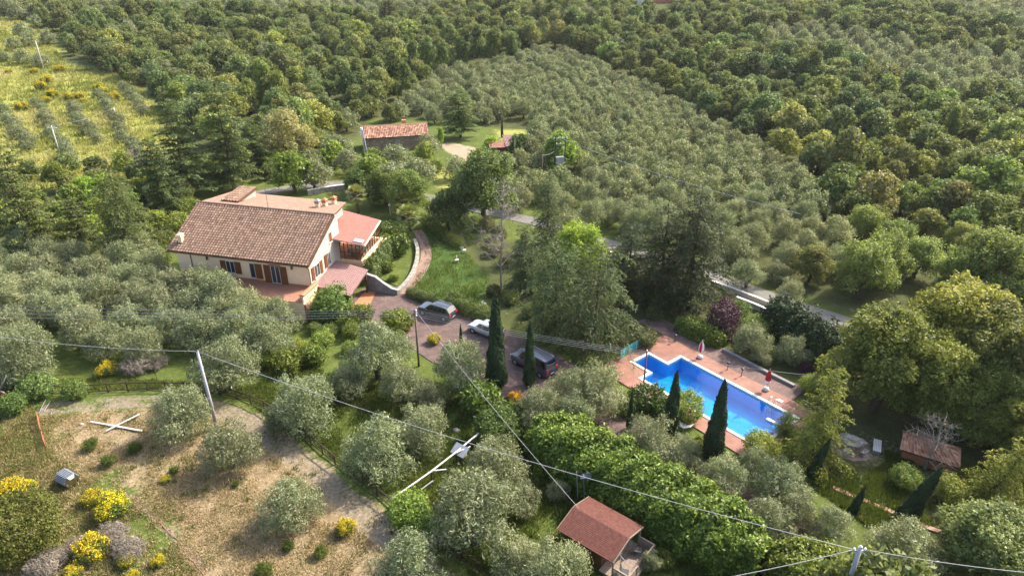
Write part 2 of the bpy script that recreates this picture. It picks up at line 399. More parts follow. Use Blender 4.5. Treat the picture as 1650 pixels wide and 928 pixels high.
# ------------------------------------------------------------------ mesh helpers
class MB:
    def __init__(s): s.v = []; s.f = []; s.m = []; s.t = []
    def add(s, vs, fs, mi=0, tone=0.5):
        b = len(s.v); s.v += [tuple(map(float, q)) for q in vs]
        for f in fs: s.f.append(tuple(b + i for i in f)); s.m.append(mi); s.t.append(tone)
        return s
    def box(s, lo, hi, mi=0, M=None):
        (x0, y0, z0), (x1, y1, z1) = lo, hi
        vs = [(x0, y0, z0), (x1, y0, z0), (x1, y1, z0), (x0, y1, z0), (x0, y0, z1), (x1, y0, z1), (x1, y1, z1), (x0, y1, z1)]
        if M is not None: vs = [tuple(M @ Vector(q)) for q in vs]
        return s.add(vs, [(0, 3, 2, 1), (4, 5, 6, 7), (0, 1, 5, 4), (1, 2, 6, 5), (2, 3, 7, 6), (3, 0, 4, 7)], mi)
    def bar(s, a, b, w, h, mi=0):
        a, b = Vector(a), Vector(b); d = (b - a).normalized()
        up = Vector((0, 0, 1)) if abs(d.z) < 0.95 else Vector((1, 0, 0))
        sd = d.cross(up).normalized() * (w / 2); u = sd.cross(d).normalized() * (h / 2)
        vs = [a - sd - u, a + sd - u, a + sd + u, a - sd + u, b - sd - u, b + sd - u, b + sd + u, b - sd + u]
        return s.add(vs, [(0, 1, 2, 3), (7, 6, 5, 4), (0, 4, 5, 1), (1, 5, 6, 2), (2, 6, 7, 3), (3, 7, 4, 0)], mi)
    def tube(s, pts, rad, n=8, mi=0, cap=True):
        pts = [Vector(q) for q in pts]
        rad = rad if hasattr(rad, '__len__') else [rad] * len(pts)
        b = len(s.v); prev = None
        for i, p in enumerate(pts):
            d = (pts[min(i + 1, len(pts) - 1)] - pts[max(i - 1, 0)]).normalized()
            if prev is None:
                up = Vector((0, 0, 1)) if abs(d.z) < 0.9 else Vector((1, 0, 0))
                sd = d.cross(up).normalized()
            else: sd = (prev - d * prev.dot(d)).normalized()
            prev = sd; up = d.cross(sd)
            for k in range(n):
                a = 2 * PI * k / n
                s.v.append(tuple(p + (sd * math.cos(a) + up * math.sin(a)) * rad[i]))
        for i in range(len(pts) - 1):
            for k in range(n):
                a, c = b + i * n + k, b + i * n + (k + 1) % n
                s.f.append((a, c, c + n, a + n)); s.m.append(mi); s.t.append(0.5)
        if cap:
            s.f.append(tuple(b + k for k in range(n - 1, -1, -1))); s.m.append(mi); s.t.append(0.5)
            e = b + (len(pts) - 1) * n
            s.f.append(tuple(e + k for k in range(n))); s.m.append(mi); s.t.append(0.5)
        return s
    def lathe(s, prof, n=16, c=(0, 0), mi=0):
        b = len(s.v)
        for r, z in prof:
            for k in range(n):
                a = 2 * PI * k / n
                s.v.append((c[0] + r * math.cos(a), c[1] + r * math.sin(a), z))
        for i in range(len(prof) - 1):
            for k in range(n):
                a, d = b + i * n + k, b + i * n + (k + 1) % n
                s.f.append((a, d, d + n, a + n)); s.m.append(mi); s.t.append(0.5)
        s.f.append(tuple(b + k for k in range(n - 1, -1, -1))); s.m.append(mi); s.t.append(0.5)
        e = b + (len(prof) - 1) * n
        s.f.append(tuple(e + k for k in range(n))); s.m.append(mi); s.t.append(0.5)
        return s
    def prism(s, poly, z0, z1, mi=0):
        n = len(poly)
        vs = [(x, y, z0) for x, y in poly] + [(x, y, z1) for x, y in poly]
        fs = [tuple(range(n - 1, -1, -1)), tuple(range(n, 2 * n))] + [(i, (i + 1) % n, n + (i + 1) % n, n + i) for i in range(n)]
        return s.add(vs, fs, mi)
    def build(s, name, mats, parent=None, smooth=False, loc=None, bevel=0.0):
        me = bpy.data.meshes.new(name)
        me.from_pydata(s.v, [], s.f)
        mats = mats if isinstance(mats, (list, tuple)) else [mats]
        for m in mats: me.materials.append(MATS[m])
        if len(mats) > 1: me.polygons.foreach_set('material_index', s.m)
        a = me.attributes.new('tone', 'FLOAT', 'FACE'); a.data.foreach_set('value', s.t)
        if smooth: me.polygons.foreach_set('use_smooth', [True] * len(me.polygons))
        me.update()
        o = bpy.data.objects.new(name, me); col.objects.link(o)
        if parent is not None: o.parent = parent
        if loc is not None: o.location = loc
        if bevel:
            bv = o.modifiers.new('bevel', 'BEVEL'); bv.width = bevel; bv.segments = 2; bv.limit_method = 'ANGLE'
        return o

def tag(o, label=None, cat=None, group=None, kind=None):
    if label: o['label'] = label
    if cat: o['category'] = cat
    if group: o['group'] = group
    if kind: o['kind'] = kind
    return o
def thing(name, label, cat, loc=(0, 0, 0), rz=0.0, group=None):
    o = bpy.data.objects.new(name, None); col.objects.link(o)
    o.empty_display_size = 0.2
    o.location = loc; o.rotation_euler = (0, 0, rz)
    return tag(o, label, cat, group)
def copy_tree(o, parent=None):
    c = o.copy(); col.objects.link(c)
    if parent is not None: c.parent = parent
    for ch in list(o.children): copy_tree(ch, c)
    return c

# ------------------------------------------------------------------ ground sheet with its zones
P_ = lambda pts, h=0.0: [at(x, y, h)[:2] for x, y in pts]
CLEARING = P_([(60, 657), (140, 650), (260, 644), (350, 652), (420, 677), (480, 717), (545, 772), (610, 824), (700, 887), (790, 965), (330, 965), (310, 915), (255, 850), (200, 805), (150, 780), (90, 745), (45, 700)])
TRACK = P_([(80, 658), (180, 648), (280, 646), (355, 657), (425, 693), (480, 737), (545, 792), (620, 855), (690, 918), (740, 965)])
HOSE = P_([(200, 795), (250, 835), (290, 872), (315, 905), (335, 960)])
LAWN = P_([(668, 368), (700, 362), (745, 400), (790, 450), (770, 490), (705, 484), (662, 462), (682, 430), (686, 400)])
BRIGHT = P_([(-80, 30), (50, 30), (110, 105), (205, 125), (270, 190), (285, 265), (130, 300), (-80, 320)])
BRIGHT2 = [P_(q) for q in ([(790, 208), (850, 208), (860, 225), (800, 228)], [(690, 265), (760, 275), (790, 300), (700, 310)], [(505, 282), (560, 280), (560, 298), (500, 298)], [(690, 0), (730, 5), (725, 22), (690, 20)], [(690, 22), (716, 22), (716, 36), (696, 36)])]
PALE = [P_(q) for q in ([(708, 233), (728, 230), (765, 238), (768, 252), (740, 254), (722, 246)], [(745, 250), (770, 252), (775, 262), (750, 262)])]
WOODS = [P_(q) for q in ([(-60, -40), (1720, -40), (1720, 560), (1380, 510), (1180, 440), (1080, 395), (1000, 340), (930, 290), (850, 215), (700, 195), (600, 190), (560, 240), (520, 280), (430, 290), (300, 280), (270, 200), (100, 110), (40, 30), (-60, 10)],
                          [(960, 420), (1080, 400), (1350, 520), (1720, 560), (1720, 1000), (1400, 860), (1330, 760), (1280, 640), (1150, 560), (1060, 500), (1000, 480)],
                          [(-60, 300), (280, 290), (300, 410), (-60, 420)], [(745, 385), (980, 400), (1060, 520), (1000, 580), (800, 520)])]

gx = np.unique(np.concatenate([np.linspace(-1400, -120, 50), np.linspace(-120, -52, 60), np.arange(-52, 40, 0.5), np.linspace(40, 130, 70), np.linspace(130, 1400, 50)]))
gy = np.unique(np.concatenate([np.linspace(-260, 22, 30), np.arange(22, 112, 0.5), np.linspace(112, 260, 100), np.linspace(260, 520, 60), np.linspace(520, 1700, 30)]))
X, Y = np.meshgrid(gx, gy)
x, y = X.ravel(), Y.ravel()
def soft(poly, w=0.8):
    d = seg_dist(x, y, poly, True); ins = inside(x, y, poly)
    return 0.5 + np.clip(np.where(ins, d, -d) / w, -1, 1) * 0.5
far_w = np.clip((np.hypot(x, y) - 90) / 80, 0, 1)
LEFTZ = P_([(-90, 645), (70, 655), (50, 700), (100, 745), (150, 780), (205, 805), (260, 855), (315, 915), (335, 965), (-90, 965)])
m_dry = np.maximum(soft(CLEARING, 2.5) * 0.95, soft(LEFTZ, 2) * 0.66)
m_dry = m_dry * (0.62 + 0.38 * np.clip(0.55 + wob(x, y, 0.16), 0, 1)) - 0.10 * np.clip(-wob(x + 9, y, 0.3), 0, 1)
trd = seg_dist(x, y, TRACK)
m_grav = 0.5 + np.clip((1.3 + 0.5 * wob(x, y, 0.5) - trd) / 1.2, -1, 1) * 0.5
rut = np.exp(-((trd - 0.75) / 0.3) ** 2)
m_grav = np.clip(m_grav * (0.55 + 0.45 * rut), 0, 1)
EARTH = P_([(1325, 690), (1440, 688), (1480, 735), (1420, 775), (1335, 752)])
m_grav = np.maximum(m_grav, 0.5 * soft(EARTH, 2.5))
m_grav = np.maximum(m_grav, 0.75 * np.exp(-(seg_dist(x, y, HOSE) / 0.45) ** 2))
m_bright = np.maximum(soft(BRIGHT, 8), 0.75 * np.maximum.reduce([soft(q, 3) for q in BRIGHT2]))
m_pale = np.maximum.reduce([soft(q, 1.5) for q in PALE])
m_lawn = soft(LAWN, 1.0)
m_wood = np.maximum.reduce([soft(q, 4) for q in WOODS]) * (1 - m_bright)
z = ter(x, y)
near = np.clip(1 - np.hypot(x + 25, y - 45) / 30, 0, 1)
z = z + 0.05 * wob(x, y, 0.9) * np.clip(seg_dist(x, y, [(-6, 70), (12, 58)]) / 14 - 0.4, 0, 1) * np.clip(seg_dist(x, y, [(12, 62), (26, 46)]) / 10 - 0.7, 0, 1) * (y < 130)
ny, nx = X.shape
PATIO_OUT = None
idx = np.arange(nx * ny).reshape(ny, nx)
quads = np.stack([idx[:-1, :-1], idx[:-1, 1:], idx[1:, 1:], idx[1:, :-1]], -1).reshape(-1, 4)
# the pool basin is dug out of the sheet
PA = np.array([13.32, 57.94]); PU = np.array([0.63, -0.7766]); PV = np.array([0.7766, 0.63])
def pool_st(xx, yy): return (xx - PA[0]) * PU[0] + (yy - PA[1]) * PU[1], (xx - PA[0]) * PV[0] + (yy - PA[1]) * PV[1]
cx, cy = x[quads].mean(1), y[quads].mean(1)
ps, pt = pool_st(cx, cy)
dig = (ps > -3.3) & (ps < 13.6) & (pt > -0.5) & (pt < 6.8)
quads = quads[~dig]
me = bpy.data.meshes.new('ground')
me.vertices.add(len(x)); me.vertices.foreach_set('co', np.stack([x, y, z], 1).ravel())
me.loops.add(quads.size); me.loops.foreach_set('vertex_index', quads.ravel())
me.polygons.add(len(quads)); me.polygons.foreach_set('loop_start', np.arange(len(quads)) * 4)
me.update(calc_edges=True)
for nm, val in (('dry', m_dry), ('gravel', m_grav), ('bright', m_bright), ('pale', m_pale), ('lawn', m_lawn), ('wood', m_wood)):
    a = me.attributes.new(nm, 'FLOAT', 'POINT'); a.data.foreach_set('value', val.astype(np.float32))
me.polygons.foreach_set('use_smooth', [True] * len(quads))
me.materials.append(MATS['ground'])
ground = bpy.data.objects.new('ground', me); col.objects.link(ground); tag(ground, kind='structure')

def sheet(name, pxpoly, mat, z=0.08, kind='structure', wpts=None):
    """a paved area: polygon in the ground plane, edges subdivided and a little uneven, with a thin edge"""
    pts = wpts if wpts is not None else P_(pxpoly)
    mb = MB(); mb.prism([tuple(q) for q in pts], -0.3, z)
    o = mb.build(name, mat); tag(o, kind=kind)
    return o
def smooth_line(pts, n=6):
    pts = [np.array(p, float) for p in pts]; out = []
    for i in range(len(pts) - 1):
        p0, p1, p2, p3 = pts[max(i - 1, 0)], pts[i], pts[i + 1], pts[min(i + 2, len(pts) - 1)]
        for k in range(n):
            t = k / n
            out.append(0.5 * ((2 * p1) + (-p0 + p2) * t + (2 * p0 - 5 * p1 + 4 * p2 - p3) * t * t + (-p0 + 3 * p1 - 3 * p2 + p3) * t ** 3))
    out.append(pts[-1])
    return out
def offset_line(pts, d):
    pts = [np.array(p, float)[:2] for p in pts]; out = []
    for i, p in enumerate(pts):
        t = pts[min(i + 1, len(pts) - 1)] - pts[max(i - 1, 0)]
        t = t / (np.hypot(*t) + 1e-9)
        out.append(p + d * np.array([-t[1], t[0]]))
    return out
def ribbon(name, pts, w, mat, z=0.08, kind='structure', z0=-0.3, parent=None):
    a, b = offset_line(pts, w / 2), offset_line(pts, -w / 2)
    mb = MB(); n = len(pts)
    vs = []
    for i in range(n):
        for q in (a[i], b[i]):
            t = float(ter(q[0], q[1])); vs += [(q[0], q[1], t + z), (q[0], q[1], t + z0)]
    fs = []
    for i in range(n - 1):
        k = i * 4
        fs += [(k, k + 2, k + 6, k + 4), (k, k + 4, k + 5, k + 1), (k + 2, k + 3, k + 7, k + 6)]
    fs += [(0, 1, 3, 2), ((n - 1) * 4, (n - 1) * 4 + 2, (n - 1) * 4 + 3, (n - 1) * 4 + 1)]
    mb.add(vs, fs); o = mb.build(name, mat, parent)
    if kind: tag(o, kind=kind)
    return o

ROAD = smooth_line(P_([(330, 330), (440, 308), (530, 297), (620, 305), (760, 335), (880, 362), (970, 390), (1070, 420), (1160, 449), (1260, 487), (1365, 521), (1500, 575), (1640, 650)]), 6)
ribbon('road', ROAD, 3.0, 'road_surface', 0.06)
DRIVE = P_([(560, 492), (584, 466), (640, 462), (690, 480), (750, 497), (830, 540), (905, 575), (975, 620), (1005, 650), (1040, 690), (1120, 735), (1220, 792), (1330, 850), (1300, 880), (1190, 818), (1090, 770), (1000, 712), (930, 660), (850, 645), (800, 640), (740, 610), (690, 580), (640, 545), (585, 530)])
sheet('driveway', None, 'paver', 0.07, wpts=DRIVE)
PATH = smooth_line(P_([(672, 372), (683, 390), (687, 412), (679, 436), (664, 456), (646, 474)]), 5)
ribbon('garden_path', PATH, 1.5, 'paver_path', 0.075)
# ------------------------------------------------------------------ trees and plants: crowns of leaf-sized faces, tapered trunks with limbs
def unit(a): return a / (np.linalg.norm(a, axis=-1, keepdims=True) + 1e-9)
def leaves_mesh(name, parts, extra=None):
    """parts: list of (centre, normal, long axis, length, width, tone, material name); extra: MB for a trunk in the same mesh"""
    mats, V, T, MI = [], [], [], []
    for c, n, a, L, W, tone, mname in parts:
        if mname not in mats: mats.append(mname)
        a = unit(a - n * np.sum(a * n, -1, keepdims=True)); b = np.cross(n, a)
        L = np.broadcast_to(np.asarray(L, float), (len(c),))[:, None]; W = np.broadcast_to(np.asarray(W, float), (len(c),))[:, None]
        V.append(np.stack([c - a * L / 2, c + b * W / 2 + a * L * 0.08, c + a * L / 2, c - b * W / 2 + a * L * 0.08], 1).reshape(-1, 3))
        T.append(np.broadcast_to(np.asarray(tone, float), (len(c),))); MI.append(np.full(len(c), mats.index(mname)))
    V = np.concatenate(V); T = np.concatenate(T); MI = np.concatenate(MI); n = len(T)
    loops = np.arange(4 * n); starts = np.arange(n) * 4
    if extra is not None:
        base = len(V); V = np.concatenate([V, np.array(extra.v)])
        fl = [i + base for f in extra.f for i in f]; st = np.cumsum([0] + [len(f) for f in extra.f[:-1]]) + 4 * n
        loops = np.concatenate([loops, fl]); starts = np.concatenate([starts, st])
        T = np.concatenate([T, np.full(len(extra.f), 0.5)]); MI = np.concatenate([MI, np.full(len(extra.f), len(mats))]); mats.append('bark')
    me = bpy.data.meshes.new(name)
    me.vertices.add(len(V)); me.vertices.foreach_set('co', V.ravel())
    me.loops.add(len(loops)); me.loops.foreach_set('vertex_index', loops.astype(np.int32))
    me.polygons.add(len(starts)); me.polygons.foreach_set('loop_start', starts.astype(np.int32))
    for m in mats: me.materials.append(MATS[m])
    me.polygons.foreach_set('material_index', MI.astype(np.int32))
    me.update(calc_edges=True)
    a = me.attributes.new('tone', 'FLOAT', 'FACE'); a.data.foreach_set('value', np.clip(T, 0, 1).astype(np.float32))
    return me

def sph(n, g):
    v = g.normal(size=(n, 3)); return unit(v)
def lobe_leaves(lobes, n, g, mname, L, W, tuft=6, spread=0.32, up=0.35, nrand=0.8, inner=0.12, flow=0.7):
    """tufts of leaves over the outside of overlapping lobes"""
    C = np.array([l[0] for l in lobes], float); Rr = np.array([l[1] for l in lobes], float)
    area = (Rr.prod(1)) ** (2 / 3)
    m = n // tuft
    out_c, out_d, out_l = [], [], []
    got = 0
    while got < m:
        k = g.choice(len(lobes), size=m, p=area / area.sum())
        d = sph(m, g); d[:, 2] = d[:, 2] * 0.9 + 0.18; d = unit(d)
        rad = np.where(g.random(m) < inner, g.uniform(0.3, 0.85, m), g.uniform(0.80, 1.06, m) + 0.10 * np.sin(d[:, 0] * 9 + k) * np.sin(d[:, 1] * 8 + 2 * k) )
        p = C[k] + d * Rr[k] * rad[:, None]
        # drop what lies deep inside another lobe
        q = np.linalg.norm((p[:, None, :] - C[None]) / Rr[None], axis=2)
        q[np.arange(m), k] = 9
        ok = (q.min(1) > 0.72) & (p[:, 2] > 0.25)
        out_c.append(p[ok]); out_d.append(unit(d[ok] / Rr[k][ok])); out_l.append(k[ok]); got += ok.sum()
    c = np.concatenate(out_c)[:m]; d = np.concatenate(out_d)[:m]; lk = np.concatenate(out_l)[:m]
    axis = unit(d * flow + g.normal(size=d.shape) * 0.45 + np.array([0, 0, up]))
    cc = np.repeat(c, tuft, 0); dd = np.repeat(d, tuft, 0); ax = np.repeat(axis, tuft, 0)
    cc = cc + ax * (g.uniform(-0.5, 1.0, (len(cc), 1)) * spread) + g.normal(size=cc.shape) * spread * 0.28
    nn = unit(dd * 0.9 + g.normal(size=cc.shape) * nrand + np.array([0, 0, 0.25]))
    aa = unit(ax + g.normal(size=cc.shape) * 0.55)
    lt = g.uniform(-0.12, 0.12, len(lobes))
    tone = np.repeat(np.clip(g.normal(0.45, 0.16, m), 0, 1) + lt[lk], tuft) + g.normal(0, 0.16, len(cc))
    s = g.uniform(0.7, 1.3, len(cc))
    return (cc, nn, aa, L * s, W * s, tone, mname)

def limb(mb, a, b, r0, r1, g, bend=0.12, n=5, sides=6, mi=0):
    a, b = np.array(a, float), np.array(b, float); L = np.linalg.norm(b - a)
    pts = [a + (b - a) * t + g.normal(size=3) * bend * L * math.sin(PI * t) * 0.5 for t in np.linspace(0, 1, n)]
    mb.tube(pts, list(np.linspace(r0, r1, n)), sides, mi, False)
    return pts

def olive_proto(seed, n, L, W, far=False):
    g = np.random.default_rng(seed)
    Rr = 2.55; H = g.uniform(3.9, 4.5)
    lobes = [((0, 0, H * 0.50), (Rr * 0.55, Rr * 0.55, H * 0.28))]
    for i in range(14):
        a = 2 * PI * i / 14 * 1.0 + g.uniform(-0.3, 0.3); rr = Rr * g.uniform(0.52, 0.86); s = g.uniform(0.20, 0.36)
        lobes.append(((rr * math.cos(a), rr * math.sin(a), H * g.uniform(0.30, 0.66)), (Rr * s, Rr * s, Rr * s * g.uniform(0.85, 1.25))))
    for i in range(11):
        a = 2 * PI * i / 11 * 2 + g.uniform(-0.5, 0.5); rr = Rr * g.uniform(0.08, 0.56); s = g.uniform(0.17, 0.31)
        lobes.append(((rr * math.cos(a), rr * math.sin(a), H * g.uniform(0.68, 0.94)), (Rr * s, Rr * s, Rr * s * 1.2)))
    lv = lobe_leaves(lobes, n, g, 'olive_leaf', L, W, 6, 0.34 if not far else 0.4, 0.35, 0.8)
    t = MB()
    limb(t, (0, 0, -0.1), (0.1, 0.05, 0.9), 0.26, 0.2, g)
    for i in range(4):
        l = lobes[1 + i * 2]; limb(t, (0.1, 0.05, 0.85), np.array(l[0]) * 0.9, 0.13, 0.03, g)
    return [lv], t
def oak_proto(seed, n, L, W, kind='oak_leaf', tall=1.0, far=False, big=False):
    g = np.random.default_rng(seed)
    m1, m2, ks = (32, 26, 0.6) if big else (18, 13, 0.78)
    Rr = 3.1; H = g.uniform(5.8, 7.0) * tall
    lobes = [((0, 0, H * 0.54), (Rr * 0.58, Rr * 0.58, H * 0.31))]
    for i in range(m1):
        a = 2.4 * i + g.uniform(-0.4, 0.4); zz = g.uniform(0.26, 0.76); rr = Rr * (0.82 - 0.5 * abs(zz - 0.46)) * g.uniform(0.75, 1.1); s = g.uniform(0.26, 0.44) * ks
        lobes.append(((rr * math.cos(a), rr * math.sin(a), H * zz), (Rr * s, Rr * s, Rr * s * g.uniform(0.75, 1.0))))
    for i in range(m2):
        a = 2 * PI * i / m2 + g.uniform(-0.5, 0.5); rr = Rr * g.uniform(0.1, 0.58); s = g.uniform(0.20, 0.38) * ks
        lobes.append(((rr * math.cos(a), rr * math.sin(a), H * g.uniform(0.76, 0.93)), (Rr * s, Rr * s, Rr * s * 0.9)))
    lv = lobe_leaves(lobes, n, g, kind, L, W, 6, 0.24 if big else 0.42, 0.15, 0.75, 0.12, 0.6)
    t = MB()
    limb(t, (0, 0, -0.2), (0.1, 0.1, H * 0.38), 0.28, 0.2, g)
    for i in range(4):
        l = lobes[1 + i * 2]; limb(t, (0.1, 0.1, H * 0.34), np.array(l[0]) * 0.9, 0.14, 0.03, g)
    return [lv], t
def poplar_proto(seed, n, L, W):
    g = np.random.default_rng(seed); H = 10.5
    lobes = []
    for i in range(22):
        zz = g.uniform(0.16, 0.95); a = 2.4 * i; rr = 1.7 * math.sin(PI * min(1, 0.18 + zz * 0.8)) * g.uniform(0.3, 0.95); s = g.uniform(0.6, 1.0)
        lobes.append(((rr * math.cos(a), rr * math.sin(a), H * zz), (s, s, s * 1.5)))
    lv = lobe_leaves(lobes, n, g, 'poplar_leaf', L, W, 6, 0.45, 0.6, 0.8)
    t = MB(); limb(t, (0, 0, -0.2), (0.1, 0, H * 0.9), 0.25, 0.04, g, 0.02)
    return [lv], t
def cedar_proto(seed, H=12.0, spread=4.6, tiers=24, droop=0.5, dens=1.0, gap=0.1, top=0.12, leaf='cedar_leaf', tl=0.34, tw=0.12, up=0.25):
    g = np.random.default_rng(seed); t = MB()
    tr = limb(t, (0, 0, -0.3), (g.normal(0, 0.2), g.normal(0, 0.2), H), 0.02 * H + 0.02, 0.012, g, 0.015, 8, 7)
    tp = np.array(tr)
    C, Nn, A, T = [], [], [], []
    for k in range(tiers):
        f = gap + (1 - gap) * (k + g.uniform(-0.3, 0.3)) / tiers
        f = min(max(f, gap), 0.985)
        p0 = np.array([np.interp(f, np.linspace(0, 1, 8), tp[:, j]) for j in range(3)])
        nb = 5 if f < 0.85 else 4
        for b in range(nb):
            if g.random() < 0.12: continue
            az = 2.4 * k + 2 * PI * b / nb + g.uniform(-0.4, 0.4)
            Lb = spread * ((1 - f) ** 0.75 * (1 - top) + top) * g.uniform(0.65, 1.12)
            d = np.array([math.cos(az), math.sin(az), 0.0])
            s = np.linspace(0, 1, 7)
            zc = Lb * (up * (0.4 + f) * s - droop * s ** 2.2 * 0.9)
            pts = p0 + d * (Lb * s)[:, None] + np.array([0, 0, 1.0]) * zc[:, None]
            t.tube(pts, list(np.linspace(0.05 * (1.2 - f), 0.012, 7)), 4, 0, False)
            m = max(4, int(Lb * 5.5 * dens))
            for q in np.linspace(0.07, 1.0, m):
                pb = np.array([np.interp(q, s, pts[:, j]) for j in range(3)])
                i0 = min(int(q * 6), 5); tg = unit(pts[i0 + 1] - pts[i0])
                ls = Lb * 0.34 * (1.15 - q) + 0.22
                for side in (-1, 1):
                    sd = np.array([-d[1], d[0], 0]) * side
                    dr = unit(tg * 0.75 + sd * g.uniform(0.5, 1.0) + np.array([0, 0, g.uniform(-0.25, 0.1) - droop * 0.35]))
                    k2 = max(2, int(ls * 4.2))
                    w = (np.arange(k2) + g.random(k2)) / k2
                    pos = pb + dr * (w * ls)[:, None] + np.array([0, 0, -1.0]) * (droop * 0.5 * ls * w ** 2)[:, None] + g.normal(size=(k2, 3)) * 0.05
                    C.append(pos); A.append(np.tile(dr, (k2, 1)) + g.normal(size=(k2, 3)) * 0.5 + np.array([0, 0, -droop * 0.4]))
                    Nn.append(np.array([0, 0, 0.8]) + d * 0.25 + g.normal(size=(k2, 3)) * 0.5)
                    T.append(g.normal(0.30, 0.13, k2) + 0.35 * (q > 0.72) * w)
    C = np.concatenate(C); g2 = g.uniform(0.7, 1.35, len(C))
    return [(C, unit(np.concatenate(Nn)), np.concatenate(A), tl * g2, tw * g2, np.concatenate(T), leaf)], t
def cypress_proto(seed, n=5200, H=9.0, Rm=1.05):
    g = np.random.default_rng(seed)
    f = g.beta(1.15, 1.5, n); a = g.uniform(0, 2 * PI, n)
    prof = Rm * np.minimum(1, (f / 0.12 + 0.35)) * (1 - f) ** 0.62 * (1 + 0.10 * np.sin(a * 3 + f * 14) + 0.08 * np.sin(a * 5 - f * 23))
    r = prof * g.uniform(0.78, 1.05, n)
    c = np.stack([r * np.cos(a), r * np.sin(a), 0.15 + f * H], 1)
    d = np.stack([np.cos(a), np.sin(a), np.full(n, 0.25)], 1)
    nn = unit(d + g.normal(size=(n, 3)) * 0.45); ax = unit(np.array([0, 0, 1.0]) + 0.25 * d + g.normal(size=(n, 3)) * 0.2)
    s = g.uniform(0.7, 1.4, n)
    tone = g.normal(0.42, 0.2, n) + 0.12 * np.sin(a * 3 + f * 14)
    t = MB(); t.tube([(0, 0, -0.2), (0, 0, H * 0.9)], [0.14, 0.02], 6)
    return [(c, nn, ax, 0.42 * s, 0.13 * s, tone, 'cypress_leaf')], t
def bush_proto(seed, n, leaf, Rr=1.0, H=1.1, L=0.16, W=0.09, flower=None, fshare=0.5, up=0.3, lob=7, nrand=0.8, flow=0.7):
    g = np.random.default_rng(seed)
    lobes = [((0, 0, H * 0.45), (Rr * 0.7, Rr * 0.7, H * 0.5))]
    for i in range(lob):
        a = 2 * PI * i / lob + g.uniform(-0.4, 0.4); rr = Rr * g.uniform(0.4, 0.68); s = g.uniform(0.3, 0.48)
        lobes.append(((rr * math.cos(a), rr * math.sin(a), H * g.uniform(0.32, 0.72)), (Rr * s, Rr * s, H * s * 0.9)))
    lv = lobe_leaves(lobes, n, g, leaf, L, W, 5, 0.24 * Rr ** 0.3, up, nrand, 0.15, flow)
    out = [lv]
    if flower:
        fl = list(lobe_leaves(lobes, int(n * fshare), g, flower, 0.10, 0.06, 5, 0.2, 0.5, 0.9, 0.0, flow))
        cl = np.sin(fl[0][:, 0] * 4.1 / Rr + seed) * np.sin(fl[0][:, 1] * 3.7 / Rr) + fl[0][:, 2] / H * 1.5 + g.normal(0, 0.45, len(fl[0]))
        k = cl > 1.05
        fl = [q[k] if hasattr(q, '__len__') and not isinstance(q, str) else q for q in fl]
        fl[0] = fl[0] * np.array([1.05, 1.05, 1.06])
        out.append(tuple(fl))
    t = MB()
    for i in range(5):
        limb(t, (0, 0, -0.1), np.array(lobes[1 + i % lob][0]) * 0.9, 0.05 * Rr, 0.012, g, 0.1, 4, 5)
    return out, t
def bare_proto(seed, H=7.0, spread=2.6, n1=26, n2=7):
    g = np.random.default_rng(seed); t = MB()
    tr = np.array(limb(t, (0, 0, -0.2), (0.3, 0.1, H), 0.16, 0.03, g, 0.03, 7, 6))
    b = MB()
    for i in range(n1):
        f = g.uniform(0.2, 0.97); p0 = np.array([np.interp(f, np.linspace(0, 1, 7), tr[:, j]) for j in range(3)])
        a = g.uniform(0, 2 * PI); Lb = spread * (1.05 - f * 0.7) * g.uniform(0.6, 1.1)
        e = p0 + np.array([math.cos(a) * Lb, math.sin(a) * Lb, Lb * g.uniform(-0.05, 0.65)])
        pts = limb(b, p0, e, 0.045, 0.014, g, 0.2, 5, 4)
        for j in range(n2):
            q = pts[g.integers(1, 5)]; e2 = q + g.normal(size=3) * Lb * 0.25 + (e - p0) * 0.18
            p2 = limb(b, q, e2, 0.018, 0.010, g, 0.2, 3, 3)
            for _ in range(2): limb(b, p2[1], p2[1] + g.normal(size=3) * Lb * 0.16, 0.010, 0.007, g, 0.1, 2, 3)
    return b, t
def palm_proto(seed, H=2.6, n=34):
    g = np.random.default_rng(seed); t = MB()
    t.tube([(0, 0, -0.2), (0.03, 0, H * 0.5), (0, 0.02, H)], [0.20, 0.17, 0.20], 8)
    C, Nn, A, L, T = [], [], [], [], []
    for i in range(n):
        az = 2.4 * i; el = PI / 2 * (1 - 1.55 * i / n)
        d = np.array([math.cos(az) * math.cos(el), math.sin(az) * math.cos(el), math.sin(el)])
        p = np.array([0, 0, H]) + d * 0.75
        t.tube([(0, 0, H - 0.05), p], [0.02, 0.012], 3, 0, False)
        s = np.cross(d, [0, 0, 1.0]); s = s / (np.linalg.norm(s) + 1e-6); nrm = np.cross(s, d)
        for w in np.linspace(-1.35, 1.35, 13):
            dd = d * math.cos(w) + s * math.sin(w); dd = dd / np.linalg.norm(dd)
            C.append(p + dd * 0.36 + np.array([0, 0, -0.05 * abs(w)])); Nn.append(nrm + s * 0.25 * w); A.append(dd); L.append(0.72); T.append(g.normal(0.3 + 0.2 * (i < n * 0.6), 0.15))
    return [(np.array(C), unit(np.array(Nn)), np.array(A), np.array(L), 0.10, np.array(T), 'palm_leaf')], t

